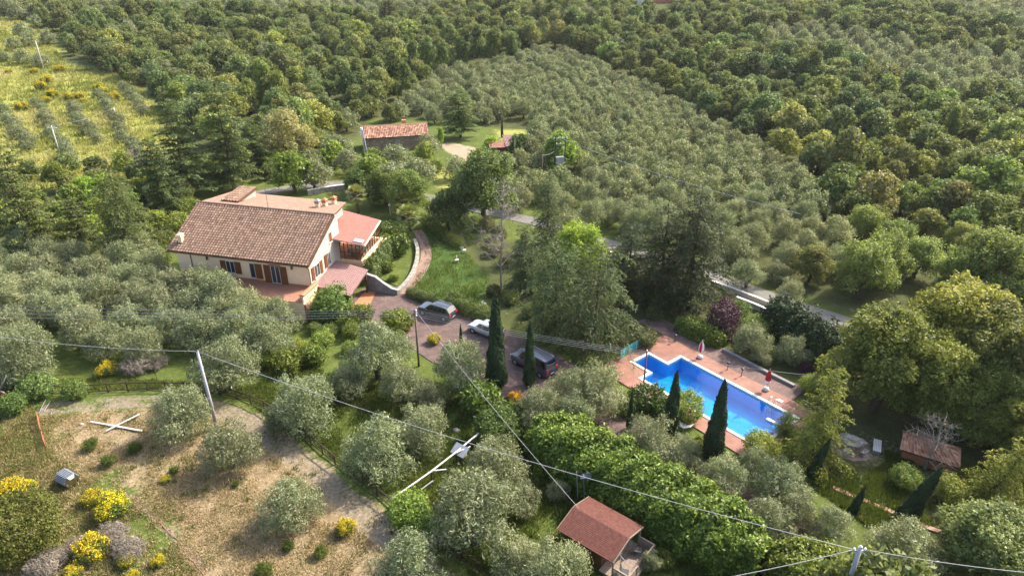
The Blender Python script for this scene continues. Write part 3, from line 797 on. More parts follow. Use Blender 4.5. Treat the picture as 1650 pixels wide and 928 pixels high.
def wood_mesh(t, name, mat):
    me = bpy.data.meshes.new(name); me.from_pydata(t.v, [], t.f); me.materials.append(MATS[mat])
    me.polygons.foreach_set('use_smooth', [True] * len(me.polygons)); me.update()
    return me
PROTO = {}
def register(key, protos, bark='bark', single=False):
    L = []
    for lv, t in protos:
        if single: L.append((leaves_mesh(key, lv, t), None))
        else: L.append((leaves_mesh('crown', lv), wood_mesh(t, 'trunk', bark)))
    PROTO[key] = L
register('olive', [olive_proto(s, 11000, 0.25, 0.062) for s in range(6)], 'olive_bark')
register('olive_far', [olive_proto(10 + s, 3600, 0.36, 0.13, True) for s in range(5)], single=True)
register('oak', [oak_proto(20 + s, 13000, 0.24, 0.15) for s in range(5)])
register('big_oak', [oak_proto(140 + s, 34000, 0.16, 0.105, big=True) for s in range(3)])
register('oak_far', [oak_proto(30 + s, 4200, 0.40, 0.26, far=True) for s in range(6)], single=True)
register('poplar', [poplar_proto(40 + s, 6000, 0.34, 0.22) for s in range(3)], single=True)
register('cedar', [cedar_proto(50, 13, 5.2, 21, 0.55, 1.25, 0.12, 0.16, tl=0.33, tw=0.10), cedar_proto(51, 12, 5.0, 20, 0.4, 1.25, 0.14, 0.16, tl=0.33, tw=0.10), cedar_proto(52, 14, 5.0, 22, 0.7, 1.25, 0.12, 0.16, tl=0.33, tw=0.10)])
register('weeping_cedar', [cedar_proto(60 + s, 8.5, 5.2, 14, 0.8, 1.15, 0.14, 0.30, tl=0.34, tw=0.08, up=0.5) for s in range(2)])
register('tier_cedar', [cedar_proto(65 + s, 12.5, 5.0, 15, 0.24, 1.7, 0.16, 0.18, tl=0.36, tw=0.15, up=0.3) for s in range(2)])
register('golden', [cedar_proto(70 + s, 9, 3.6, 24, 0.45, 1.4, 0.08, 0.10, tl=0.27, tw=0.085, up=0.5) for s in range(2)])
register('cypress', [cypress_proto(80), cypress_proto(81, 5200, 9.0, 1.25)])
register('broom', [bush_proto(90 + s, 4000, 'broom_leaf', 1.0, 1.25, 0.20, 0.03, 'broom_flower', 1.0, 0.9, lob=11) for s in range(3)])
register('shrub', [bush_proto(100 + s, 3600, 'laurel_leaf', 1.2, 1.5, 0.17, 0.10) for s in range(3)])
register('dark_shrub', [bush_proto(105 + s, 4200, 'oak_leaf', 1.4, 1.9, 0.15, 0.09) for s in range(2)])
register('juniper', [bush_proto(110, 12000, 'broom_leaf', 1.9, 3.4, 0.15, 0.075, lob=16)])
register('plum', [bush_proto(112, 7000, 'plum_leaf', 1.7, 3.6, 0.16, 0.10, lob=10)])
register('brush', [bush_proto(115 + s, 2600, 'twig', 1.0, 0.8, 0.34, 0.022, lob=6, up=0.9) for s in range(2)])
register('rush', [bush_proto(118, 900, 'grass_blade', 0.55, 0.8, 0.42, 0.03, up=1.6, lob=5)])
register('brown_oak', [oak_proto(120, 11000, 0.24, 0.14)])
register('palm', [palm_proto(130), palm_proto(131, 1.6)])

# every plant of the scene is listed first, then the nearest ones are built as objects with parts
PLANTS = []
def plant(kind, x, y, scale, label=None, name=None, cat='tree', group=None, tint=(1, 1, 1), squash=1.0, var=None, rz=None, tilt=None, zone=None):
    PLANTS.append(dict(kind=kind, x=float(x), y=float(y), z=float(ter(x, y)), s=float(scale), label=label, name=name, cat=cat, group=group, tint=tint,
                       squash=squash, var=var, rz=random.uniform(0, 2 * PI) if rz is None else rz, tilt=tilt, zone=zone))
    return PLANTS[-1]
WIDTH = dict(olive=5.3, oak=6.4, cedar=7.6, weeping_cedar=8.4, tier_cedar=8.0, golden=5.6, cypress=2.0, broom=2.1, shrub=2.5, dark_shrub=2.9, juniper=3.9, plum=3.5, brush=2.0, rush=1.1, brown_oak=6.4, poplar=4.2, palm=2.6, big_oak=6.4)
# true widths, from the crowns as built
for k_ in list(WIDTH):
    if k_ in PROTO:
        ws = []
        for cr, _t in PROTO[k_]:
            v_ = np.empty(len(cr.vertices) * 3); cr.vertices.foreach_get('co', v_); v_ = v_.reshape(-1, 3)
            ws.append(2 * np.percentile(np.hypot(v_[:, 0], v_[:, 1]), 98.5))
        WIDTH[k_] = float(np.mean(ws))
print('WIDTHS', {k_: round(v_, 1) for k_, v_ in WIDTH.items()})
MIDH = dict(olive=2.2, oak=3.5, cedar=5.5, weeping_cedar=4.0, tier_cedar=5.5, golden=4.0, cypress=4.5, broom=0.6, shrub=0.75, dark_shrub=0.9, juniper=1.7, plum=1.8, brush=0.4, rush=0.4, brown_oak=3.5, poplar=5, palm=2.6, big_oak=3.5)
def seen(kind, px, py, wpx, label=None, **k):
    """a plant whose crown is centred on photo point px, py and wpx wide there"""
    s = 1.0
    for _ in range(3):
        g = at(px, py, MIDH[kind] * s * k.get('squash', 1.0))
        d = g[1] * CP - (g[2] - CAM_H) * SP
        s = wpx * d / FPX / WIDTH[kind]
    return plant(kind, g[0], g[1], s, label, **k)
def upright(kind, px, base, top, label=None, H=9.0, **k):
    """an upright plant from its foot to its tip"""
    g = at(px, base); h = top_z(g, top)
    k.setdefault('squash', 1.0)
    s = h / H / k['squash']
    return plant(kind, g[0], g[1], s, label, **k)
# ------------------------------------------------------------------ the planting plan
OL = 'olive trees around the fenced clearing'
for px, py, w, lab in [
    (290, 668, 100, 'round olive tree in the dry clearing beside the crossed white planks'),
    (370, 722, 100, 'olive tree in the dry clearing just below the leaning concrete pole foot'),
    (467, 812, 108, 'olive tree standing alone in the clearing beside the gravel track bend'),
    (362, 592, 112, 'big olive tree right behind the top of the grey concrete pole'),
    (492, 650, 118, 'broad dark olive tree touching the rail fence behind the gravel track'),
    (455, 672, 62, 'small pale olive tree leaning over the rail fence before a broad dark one'),
    (612, 728, 118, 'wide feathery olive tree between the rail fence and the white pipe frame'),
    (683, 690, 98, 'olive tree on the green grass left of the tilted grey panel'),
    (800, 752, 108, 'olive tree directly right of the tilted grey panel and pipe frame'),
    (768, 826, 170, 'largest olive tree, left of the red roofed cabin'),
    (840, 800, 70, 'olive tree tucked between the largest olive and the red cabin'),
    (660, 918, 128, 'olive tree cut by the bottom edge beside the gravel track'),
    (905, 918, 120, 'olive tree at the bottom edge below the red roofed cabin'),
    (838, 900, 90, 'olive tree at the bottom edge left of the cabin porch'),
    (900, 788, 42, 'small slim olive tree behind the cabin by the metal rack'),
    (1052, 905, 40, 'tiny young olive tree on the grass right of the cabin porch'),
    (606, 570, 118, 'large olive tree below the wooden wire pole and the brick drive'),
    (742, 592, 100, 'olive tree below the brick drive beside the tall dark cypress'),
    (650, 622, 80, 'olive tree below the yellow flowering bush and wooden pole'),
    (560, 612, 70, 'low olive tree between the lush grass and the largest one under the drive'),
    (918, 628, 84, 'olive tree hiding the rear of the dark van'),
    (965, 632, 100, 'olive tree between the dark van and the pool terrace'),
    (870, 660, 85, 'olive tree on the laurel hedge end below the dark van'),
    (930, 668, 80, 'olive tree between the laurel hedge and the brick drive'),
    (1052, 722, 110, 'olive tree squeezed between the laurel hedge and the two pool cypresses'),
    (1100, 728, 70, 'smaller olive tree at the left foot of the nearer pool cypress'),
    (1167, 764, 82, 'olive tree right of the foot of the nearer pool cypress'),
    (1216, 745, 55, 'olive shoot beside the end corner of the pool'),
    (1258, 778, 100, 'olive tree below the golden conifer at the pool end'),
    (1240, 838, 92, 'olive tree behind the right part of the laurel hedge'),
    (1338, 848, 80, 'olive tree behind the forked concrete pole head'),
    (1454, 884, 120, 'olive tree right of the forked concrete pole under its wires'),
    (1285, 822, 72, 'olive tree between the small cypress and the laurel hedge'),
    (1213, 548, 62, 'olive tree behind the dark brick strip beside the purple plum'),
    (1228, 574, 38, 'small olive tree on the grass verge near the pool umbrellas'),
    (1278, 564, 60, 'olive tree before the dark conifer hedge near the pool strip'),
    (1205, 443, 58, 'olive tree with bare trunk on the verge of the grey road'),
    (1275, 470, 50, 'windswept olive tree with bare trunk leaning by the grey road'),
    (1255, 440, 44, 'little olive tree close behind the grey road verge'),
    (35, 572, 120, 'olive tree at the picture edge above the broken forked trunk'),
    (690, 640, 60, 'olive bush in the lush grass below the brick drive'),
    (632, 295, 80, 'feathery olive tree in the garden below the stone cottage'),
    (675, 285, 70, 'olive tree between the stone cottage yard and the round pine'),
    (735, 272, 45, 'thin small olive tree alone on the sunlit grass below the yard'),
    (505, 283, 60, 'gnarled umbrella shaped olive tree beside the white road wall'),
    (690, 235, 42, 'pale olive tree at the right end of the stone cottage'),
    (640, 258, 60, 'olive bush before the wall of the stone cottage'),
    (800, 275, 50, 'pale olive tree beside the wooden pole near the red shed'),
    (815, 262, 40, 'pale olive tree against the red garden shed'),
    (540, 240, 55, 'olive tree left of the stone cottage behind the double pole'),
    (868, 215, 40, 'olive tree beside the transformer frame'),
    (560, 262, 50, 'bright olive tree just left of the double pole foot'),
]:
    p = seen('olive', px, py, w, lab, group=OL)
    if px in (1205, 1275, 735): p['squash'] = 1.0
# left grove: rows on the slope in front of the villa
GROVE = [(-70, 428), (100, 418), (268, 425), (290, 455), (400, 475), (484, 505), (505, 570), (470, 582), (380, 588), (200, 588), (60, 598), (-70, 616)]
a0 = R(-14); gu = np.array([math.cos(a0), math.sin(a0)]); gv = np.array([-gu[1], gu[0]])
g0 = np.random.default_rng(5)
def fill(poly, step, fn, jit=0.25, ang=0.0, seed=1, ymax=900, margin=90, nearest=None):
    g = np.random.default_rng(seed)
    c = np.array([at(max(min(q[0], 1740), -90), max(q[1], -28))[:2] for q in poly])
    lo, hi = c.min(0) - 10, c.max(0) + 10
    n = int(max(hi - lo) * 1.5 / step) + 2
    m = (lo + hi) / 2; cu = np.array([math.cos(ang), math.sin(ang)]); cv = np.array([-cu[1], cu[0]])
    ii, jj = np.meshgrid(np.arange(-n, n + 1), np.arange(-n, n + 1))
    P = m + ii.ravel()[:, None] * step * cu + jj.ravel()[:, None] * step * cv + g.normal(size=(ii.size, 2)) * jit * step
    P = P[(P[:, 1] > 15) & (np.hypot(P[:, 0], P[:, 1]) < 560)]
    px, py = pix(P[:, 0], P[:, 1], ter(P[:, 0], P[:, 1]))
    ok = inside(px, py, poly) & (px > -margin) & (px < 1650 + margin) & (py > -45)
    P, px, py = P[ok], px[ok], py[ok]
    for (qx, qy), ax, ay in zip(P, px, py): fn(qx, qy, ax, ay, g)
taken = lambda x, y, r: any((p['x'] - x) ** 2 + (p['y'] - y) ** 2 < r * r for p in PLANTS[-0:] if p['name'] is None or True)
def left_olive(qx, qy, ax, ay, g):
    for p in PLANTS:
        if (p['x'] - qx) ** 2 + (p['y'] - qy) ** 2 < 9: return
    lx = (qx + 24.21) * gu[0] + (qy - 73.48) * gu[1]; ly = (qx + 24.21) * gv[0] + (qy - 73.48) * gv[1]
    if (-21 < lx < -9 and ly > -2.7) or (-9 <= lx < 3.5 and ly > -5.2): return
    plant('olive', qx, qy, g.uniform(0.86, 1.1), 'silvery olive tree in the dense grove downhill of the villa terrace', group='olives of the grove below the villa', zone='left', tint=tuple(np.array([1, 1, 1]) * g.uniform(0.95, 1.12)))
fill(GROVE, 4.1, left_olive, 0.12, a0, 11)
for lx, ly, s_ in ((-20.5, -3.0, 1.0), (-17.2, -3.6, 1.08), (-13.9, -3.5, 1.1), (-10.8, -3.7, 1.12), (-7.6, -5.9, 1.2), (-4.4, -6.6, 1.12)):
    plant('olive', -24.21 + lx * gu[0] + ly * gv[0], 73.48 + lx * gu[1] + ly * gv[1], s_, 'silvery olive tree in the dense grove downhill of the villa terrace', group='olives of the grove below the villa', zone='left')
# silvery mid grove beyond the cottage
MID = [(690, 205), (640, 172), (720, 125), (870, 88), (940, 102), (1060, 165), (1190, 235), (1300, 292), (1318, 345), (1370, 470), (1230, 440), (1160, 440), (1080, 405), (985, 375), (900, 350), (850, 320), (815, 300), (850, 215), (800, 205), (745, 196)]
MID_R = MID
def mid_olive(qx, qy, ax, ay, g):
    if (inside([ax], [ay], [(815, 200), (860, 205), (850, 262), (815, 262)]))[0]: return
    if math.hypot(qx - 8.9, qy - 123) < 4.5: return
    if seg_dist(np.array([qx]), np.array([qy]), ROAD)[0] < 4: return
    t = g.uniform(0.92, 1.12)
    plant('olive', qx, qy, g.uniform(0.8, 1.05), 'olive tree packed into the broad silvery grove beyond the cedars', group='olives of the broad grove beyond the cedars', zone='mid', tint=(t * 0.98, t * 0.98, t * 0.92))
fill(MID, 5.15, mid_olive, 0.12, R(28), 12)
# rows on the bright slope, foreshortened by the distance
for i, (q0, q1, nn) in enumerate([((163, 157), (211, 238), 11), ((202, 145), (229, 186), 6), ((120, 181), (160, 232), 8), ((63, 175), (118, 268), 12), ((9, 187), (48, 245), 8), ((216, 245), (232, 275), 3)]):
    b0, b1 = at(*q0), at(*q1)
    for k in range(nn):
        t = k / max(1, nn - 1); q = b0 + (b1 - b0) * t + g0.normal(size=3) * 0.4
        plant('olive', q[0], q[1], g0.uniform(0.52, 0.74), 'pale olive tree standing in a grass row on the bright slope', group='olive rows on the bright slope', zone='rows', tint=(1.9, 1.78, 1.55), squash=0.95)
for px, py, w in [(38, 52, 34), (28, 18, 34), (52, 18, 30), (10, 12, 34), (22, 72, 26), (36, 92, 30), (66, 98, 30), (8, 92, 20), (44, 65, 28), (85, 15, 30), (58, 36, 26), (110, 30, 30), (75, 60, 30)]:
    seen('olive', px, py, w, 'scattered round olive tree on the grass near the far slope pole', group='scattered olives at the far slope pole', zone='scatter', tint=(0.95, 1, 0.9))
TOPC = [(150, -50), (740, -50), (705, 40), (480, 30), (300, 28), (130, 24)]
def top_olive(qx, qy, ax, ay, g):
    if g.random() < 0.10: return
    plant('olive', qx, qy, g.uniform(0.75, 1.05), 'tiny far olive tree on the distant slope above the woods', group='far olives above the woods', zone='top', tint=(1.0, 1.02, 0.95))
fill(TOPC, 6.2, top_olive, 0.15, R(20), 13)
TOPR = [[(1230, 50), (1400, 66), (1490, 92), (1720, 108), (1720, 160), (1560, 172), (1440, 145), (1320, 95), (1230, 78)], [(1350, -50), (1740, -50), (1740, 78), (1640, 66), (1560, 34), (1480, 18), (1400, 18)]]
def tr_olive(qx, qy, ax, ay, g):
    plant('olive', qx, qy, g.uniform(1.15, 1.35), 'round grey olive tree in the spaced rows on the far hillside', group='spaced olive rows on the far hillside', zone='topright', tint=(1.05, 1.1, 1.05), squash=1.0)
_d = at(1650, 142) - at(1250, 66); TANG = math.atan2(_d[1], _d[0])
for i, q in enumerate(TOPR): fill(q, 8.6, tr_olive, 0.025, TANG, 14 + i)

G2 = [(545, 235), (600, 255), (700, 262), (800, 285), (790, 325), (720, 322), (640, 312), (560, 285), (480, 292), (470, 270)]
def mixed(qx, qy, ax, ay, g):
    if any((p['x'] - qx) ** 2 + (p['y'] - qy) ** 2 < 20 for p in PLANTS): return
    if seg_dist(np.array([qx]), np.array([qy]), ROAD)[0] < 3.2: return
    if inside([ax], [ay], [(690, 225), (790, 225), (800, 285), (700, 290)])[0] and g.random() < 0.6: return
    if math.hypot(qx + 29.35, qy - 133.8) < 3: return
    t = g.uniform(0.9, 1.15)
    if g.random() < 0.55: plant('olive', qx, qy, g.uniform(0.7, 1.05), 'olive tree in the mixed garden planting below the stone cottage', group='mixed planting below the cottage', zone='garden', tint=(t, t, t * 0.9))
    else: plant('oak', qx, qy, g.uniform(0.5, 0.8), 'leafy green tree in the mixed garden planting below the stone cottage', name='oak_tree', group='mixed planting below the cottage', zone='garden', tint=(1.3 * t, 1.4 * t, 0.9))
fill(G2, 5.6, mixed, 0.25, 0.3, 33)
def behind(qx, qy, ax, ay, g):
    if any((p['x'] - qx) ** 2 + (p['y'] - qy) ** 2 < 9 for p in PLANTS): return
    t = g.uniform(0.85, 1.1)
    if g.random() < 0.6: plant('olive', qx, qy, g.uniform(0.9, 1.2), 'olive tree in the belt right behind the stone cottage', group='trees right behind the cottage', zone='garden', tint=(t, t, t * 0.95))
    else: plant('oak', qx, qy, g.uniform(0.7, 0.95), 'broadleaf tree in the belt right behind the stone cottage', name='oak_tree', group='trees right behind the cottage', zone='garden', tint=(1.2 * t, 1.2 * t, 0.95))
fill([(545, 232), (560, 215), (590, 199), (700, 192), (728, 205), (745, 190), (700, 175), (600, 185), (545, 215), (520, 240)], 4.8, behind, 0.25, 0.2, 38)
def roadside(qx, qy, ax, ay, g):
    if any((p['x'] - qx) ** 2 + (p['y'] - qy) ** 2 < 10 for p in PLANTS): return
    if seg_dist(np.array([qx]), np.array([qy]), ROAD)[0] < 2.0: return
    t = g.uniform(0.92, 1.12)
    plant('olive', qx, qy, g.uniform(0.85, 1.1), 'olive tree on the verges of the road behind the dark cedars', group='olives on the verges behind the cedars', zone='garden', tint=(t, t, t * 0.93))
fill([(800, 290), (930, 325), (1010, 365), (1100, 402), (1150, 430), (1130, 445), (1000, 412), (900, 385), (830, 360), (770, 335)], 3.9, roadside, 0.2, 0.3, 39)
def under(qx, qy, ax, ay, g):
    if any((p['x'] - qx) ** 2 + (p['y'] - qy) ** 2 < 5 for p in PLANTS): return
    lx = (qx + 24.21) * gu[0] + (qy - 73.48) * gu[1]; ly = (qx + 24.21) * gv[0] + (qy - 73.48) * gv[1]
    if -20.6 < lx < 5 and -5 < ly < 17: return
    t = g.uniform(0.8, 1.3)
    plant('oak', qx, qy, g.uniform(0.45, 0.75), 'small leafy tree filling the gaps between the villa conifers', name='oak_tree', group='low trees between the conifers', zone='garden', tint=(1.25 * t, 1.3 * t, 0.8))
fill([(-70, 310), (40, 290), (280, 275), (420, 270), (480, 290), (400, 300), (300, 330), (265, 410), (-70, 425)], 5.0, under, 0.3, 0.5, 34)
def under2(qx, qy, ax, ay, g):
    if any((p['x'] - qx) ** 2 + (p['y'] - qy) ** 2 < 4 for p in PLANTS): return
    if seg_dist(np.array([qx]), np.array([qy]), ROAD)[0] < 3.0: return
    t = g.uniform(0.7, 1.1)
    plant('dark_shrub', qx, qy, g.uniform(0.6, 1.2), 'dark undergrowth bush beneath the tall garden cedars', name='garden_shrub', cat='shrub', group='undergrowth below the cedars', zone='garden', tint=(1.1 * t, 1.0 * t, 0.9))
fill([(745, 365), (900, 385), (1000, 410), (1130, 455), (1150, 490), (1060, 500), (1050, 560), (960, 560), (860, 535), (800, 505), (790, 450), (760, 400)], 3.4, under2, 0.3, 0.5, 35)
fill([(1560, 700), (1640, 720), (1640, 840), (1540, 840)], 4.5, under2, 0.3, 0.5, 36)

def gap_bush(qx, qy, ax, ay, g):
    if any((p['x'] - qx) ** 2 + (p['y'] - qy) ** 2 < 3.5 for p in PLANTS): return
    t = g.uniform(0.8, 1.4)
    plant('dark_shrub', qx, qy, g.uniform(0.6, 1.1), 'bushy green growth between the dense grove and the brick drive', name='garden_shrub', cat='shrub', group='bushes between the grove and the drive', zone='garden', tint=(1.15 * t, 1.2 * t, 0.9))
fill([(490, 520), (560, 520), (600, 560), (560, 585), (480, 590), (470, 560)], 2.7, gap_bush, 0.3, 0.5, 37)

# woods
def wood_tint(ax, ay, g):
    v = g.uniform(0.8, 1.15)
    k = g.random()
    t = np.array([1.0, 1.0, 1.0])
    if ay > 330 and ax > 1300: t = np.array([1.32, 1.28, 1.05]) if k < 0.5 else (np.array([1.0, 1.1, 0.9]) if k < 0.85 else np.array([1.55, 1.3, 1.4]))
    elif k < 0.22: t = np.array([1.35, 1.3, 1.0])
    elif k < 0.34: t = np.array([1.5, 1.3, 1.35])
    elif k < 0.6: t = np.array([0.8, 0.9, 0.95])
    if ax < 700 and ay < 260: t = t * np.array([1.15, 1.12, 1.15])
    if ax > 900 and ay < 220: t = t * np.array([0.8, 0.88, 0.95])  # cloud shade over the far right wood, put into the leaf tint
    return tuple(t * v)
def wood_label(ax, ay):
    if ax > 1280 and ay > 330: return 'yellowish oak in the thick wood beyond the pool garden', 'oaks of the wood beyond the pool garden'
    if ax > 860: return 'green broadleaf tree in the closed wood right of the silvery grove', 'trees of the wood right of the grove'
    return 'broadleaf tree in the closed wood behind the villa and cottage', 'trees of the wood behind the villa'
W1 = [(-60, -50), (1740, -50), (1740, 540), (1560, 520), (1390, 512), (1310, 470), (1250, 440), (1330, 380), (1335, 300), (1200, 225), (1060, 150), (940, 92), (870, 78), (720, 115), (630, 170), (600, 196), (565, 205), (550, 235), (480, 262), (430, 262), (300, 215), (240, 150), (130, 100), (70, 40), (-60, 8)]
def wood(qx, qy, ax, ay, g):
    if inside([ax], [ay], TOPC)[0] or any(inside([ax], [ay], q)[0] for q in TOPR): return
    if 1018 < ax < 1086 and ay < 34: return
    if any((p['x'] - qx) ** 2 + (p['y'] - qy) ** 2 < 9 for p in PLANTS): return
    if seg_dist(np.array([qx]), np.array([qy]), ROAD)[0] < 4.5: return
    lab, grp = wood_label(ax, ay)
    s = 0.66 + 0.72 * g.random() ** 1.5
    if g.random() < 0.14 and ax < 1000: plant('olive', qx, qy, s * 1.1, lab.replace('broadleaf', 'greyish'), group='greyish evergreens of the wood', zone='wood', tint=(0.85, 0.95, 0.75)); PLANTS[-1]['label'] = 'greyish evergreen mixed into the closed wood behind the villa'; return
    plant('oak', qx, qy, s, lab, name='oak_tree', group=grp, tint=wood_tint(ax, ay, g), squash=g.uniform(0.85, 1.15), zone='wood')
fill(W1, 5.4, wood, 0.30, R(10), 20)
# poplars in the dip
for px, py, h in [(640, 108, 75), (668, 100, 60), (690, 88, 62), (715, 92, 55), (745, 80, 55), (770, 74, 60), (797, 72, 62), (825, 74, 55), (612, 120, 62), (580, 128, 60), (655, 135, 60), (975, 48, 50), (960, 60, 45), (1150, 120, 38), (1128, 118, 38), (1305, 108, 62), (1285, 112, 55), (530, 100, 50), (430, 130, 75), (455, 140, 70), (405, 150, 60), (1525, 205, 60), (1590, 225, 60), (1610, 235, 66)]:
    g = at(px, py + h * 0.55); hh = top_z(g, py - h * 0.5)
    bright = px > 1500 or px in (430, 455, 405, 975, 960)
    plant('poplar', g[0], g[1], hh / 10.5, 'tall upright poplar rising out of the wood' if px < 900 else 'tall light green poplar rising above the far wood', name='poplar_tree', group='poplars of the wood' if px < 900 else 'light poplars of the far wood', tint=(1.25, 1.25, 0.9) if bright else (0.95, 1.0, 0.95), squash=1.0, zone='poplar')
seen('brown_oak', 462, 222, 92, 'brown blossoming oak beside the conifers behind the villa', name='oak_tree', group='single garden trees', tint=(1.75, 1.35, 1.75))
# big oaks right of the pool
BO = 'big yellow green oaks by the pool garden'
for px, py, w, lab in [(1432, 572, 185, 'huge yellow green oak nearest the pool, its dark trunk by the stone table'), (1545, 545, 175, 'wide yellow green oak behind the huge one near the stone table'),
                       (1632, 590, 185, 'pinkish green oak at the picture edge above the tiled hut'), (1505, 612, 140, 'low oak crown hanging over the small tiled hut'),
                       (1600, 640, 140, 'oak behind the right golden cedar at the picture edge'), 
                       (1660, 690, 130, 'oak at the far right edge beside the golden cedar')]:
    seen('big_oak', px, py, w, lab, name='oak_tree', group=BO, tint=(1.28, 1.13, 0.78) if px != 1632 else (1.4, 1.15, 1.05))
seen('big_oak', 1600, 880, 170, 'greyish brown brushy tree at the lower right corner', name='oak_tree', group='single garden trees', tint=(1.15, 1.02, 1.0), squash=0.7)
seen('oak', 1530, 905, 80, 'small greyish tree between the corner tree and the forked pole', name='oak_tree', group='single garden trees', tint=(1.3, 1.15, 1.15), squash=0.7)
# conifers
CE = 'cedars of the garden'
for px, b, t, kind, H, sq, lab, tint in [
    (893, 535, 385, 'weeping_cedar', 8.5, 1.0, 'weeping cedar with drooping light tips behind the tall dark cypress', (0.88, 0.98, 0.85)),
    (957, 562, 395, 'weeping_cedar', 8.5, 1.0, 'largest weeping cedar hanging over the left end of the pool', (0.84, 0.95, 0.84)),
    (1108, 500, 298, 'cedar', 13, 0.95, 'tallest dark cedar left of the grey road and purple plum', (0.5, 0.56, 0.5)),
    (1062, 490, 312, 'cedar', 13, 0.9, 'tall dark cedar between the tallest one and the weeping cedars', (0.5, 0.56, 0.5)),
    (1010, 470, 345, 'cedar', 13, 0.85, 'dark bluish cedar before the white edged road', (0.55, 0.62, 0.6)),
    (882, 410, 285, 'cedar', 13, 1.1, 'drooping cedar left of the road below the transformer frame', (0.85, 0.95, 0.9)),
    (848, 470, 350, 'cedar', 13, 1.0, 'cedar behind the bare dead tree on the garden lawn', (0.9, 1, 0.9)),
    (742, 222, 142, 'tier_cedar', 12.5, 0.72, 'spreading cedar on the lawn of the stone cottage', (1.35, 1.4, 1.0)),
    (62, 415, 232, 'tier_cedar', 12.5, 1.1, 'layered cedar at the picture edge above the dense grove', (1.3, 1.25, 0.9)),
    (214, 425, 262, 'cedar', 13, 1.0, 'full olive green spruce between the layered cedar and the villa roof', (1.35, 1.3, 0.9)),
    (140, 412, 315, 'tier_cedar', 12.5, 1.0, 'layered cedar left of the full spruce near the villa', (1.15, 1.15, 0.85)),
    (378, 305, 138, 'tier_cedar', 12.5, 1.15, 'tall layered cedar right behind the villa dormer', (1.1, 1.15, 0.85)),
    (305, 320, 160, 'tier_cedar', 12.5, 1.1, 'dark layered cedar behind the left end of the villa roof', (0.95, 1.05, 0.8)),
    (270, 350, 222, 'tier_cedar', 12.5, 1.0, 'cedar between the full spruce and the villa roof corner', (0.9, 1.0, 0.8)),
    (28, 350, 262, 'cedar', 13, 0.85, 'thin leaning larch like conifer at the left edge', (1.1, 1.1, 0.8)),
    (415, 280, 190, 'tier_cedar', 12.5, 1.0, 'cedar beside the brown oak behind the villa', (1.05, 1.1, 0.8)),
    (1308, 745, 588, 'golden', 9, 1.15, 'golden green conifer standing at the deep end of the pool', (2.1, 1.85, 0.7)),
    (1572, 815, 690, 'golden', 9, 1.0, 'golden green cedar leaning right of the tiled hut', (2.1, 1.9, 0.7)),
    (1262, 700, 660, 'golden', 9, 0.75, 'small golden conifer touching the pool corner', (1.9, 1.7, 0.8)),
]:
    upright(kind, px, b, t, lab, H, name='cedar_tree', group=CE, tint=tint, squash=sq)
    if px == 1572: PLANTS[-1]['tilt'] = (0.10, 0.22)
    if px == 28: PLANTS[-1]['tilt'] = (0, -0.12)
for px, b, t, lab, tilt, sq in [
    (800, 626, 474, 'tallest slim cypress beside the white car', None, 1.35), (853, 622, 520, 'slim cypress in front of the dark van', None, 1.5),
    (743, 552, 522, 'little dark cypress on the drive below the grey car', None, 1.5), (1078, 702, 600, 'pool cypress left of the orange tree', None, 1.0),
    (1147, 738, 614, 'nearer pool cypress standing before the middle of the pool', None, 1.0), (1013, 692, 628, 'thin young cypress at the left pool end', None, 1.7),
    (1306, 768, 706, 'short cypress below the golden conifer', (0, 0.2), 1.1), (1371, 830, 783, 'short stout cypress by the terracotta edged path', (0, 0.15), 0.85),
    (1452, 842, 750, 'leaning cypress before the small tiled hut', (0, 0.28), 1.0), (809, 222, 190, 'far pencil cypress near the red garden shed', None, 1.6), (1545, 830, 800, 'small dark cypress foot under the golden cedar', (0, 0.2), 1.0)]:
    p = upright('cypress', px, b, t, lab, 9.0, name='cypress_tree', group='cypresses of the garden', squash=sq); p['tilt'] = tilt
# round pine, shrubs, palms
seen('oak', 782, 303, 120, 'dark round evergreen left of the bare dead tree', name='evergreen_tree', group='single garden trees', tint=(0.62, 0.78, 0.7))
seen('oak', 722, 340, 70, 'dark evergreen at the head of the garden lawn', name='evergreen_tree', group='single garden trees', tint=(0.55, 0.65, 0.6))
seen('oak', 620, 300, 66, 'dark green tree left of the palms behind the verandah', name='evergreen_tree', group='single garden trees', tint=(0.7, 0.85, 0.7))
seen('oak', 575, 292, 48, 'dark tree at the end of the white road wall', name='evergreen_tree', group='single garden trees', tint=(0.6, 0.75, 0.7))
seen('oak', 600, 275, 60, 'bright green tree below the double pole', name='evergreen_tree', group='single garden trees', tint=(1.4, 1.4, 0.9))
seen('oak', 660, 310, 70, 'mid green tree between the two garden palms and the pine', name='evergreen_tree', group='single garden trees', tint=(1.05, 1.15, 0.9))
seen('oak', 935, 405, 90, 'vivid green acacia behind the weeping cedar', name='acacia_tree', group='single garden trees', tint=(1.45, 1.65, 0.7))
seen('oak', 790, 232, 30, 'small fresh green tree beside the red shed', name='acacia_tree', group='single garden trees', tint=(1.5, 1.8, 0.8))
seen('oak', 905, 245, 62, 'light green tree behind the transformer frame', name='acacia_tree', group='single garden trees', tint=(1.5, 1.7, 0.9))
seen('oak', 838, 232, 42, 'grey green tree behind the red shed roof', name='evergreen_tree', group='single garden trees', tint=(0.8, 1.0, 0.9))
seen('oak', 470, 275, 70, 'light green tree behind the middle of the villa roof', name='acacia_tree', group='single garden trees', tint=(1.5, 1.6, 0.9))
seen('oak', 135, 305, 50, 'bright shrubby tree below the bright slope rows', name='acacia_tree', group='single garden trees', tint=(1.6, 1.8, 0.8))
seen('oak', 168, 300, 46, 'bright green tree before the bare grey tree', name='acacia_tree', group='single garden trees', tint=(1.5, 1.8, 0.8))
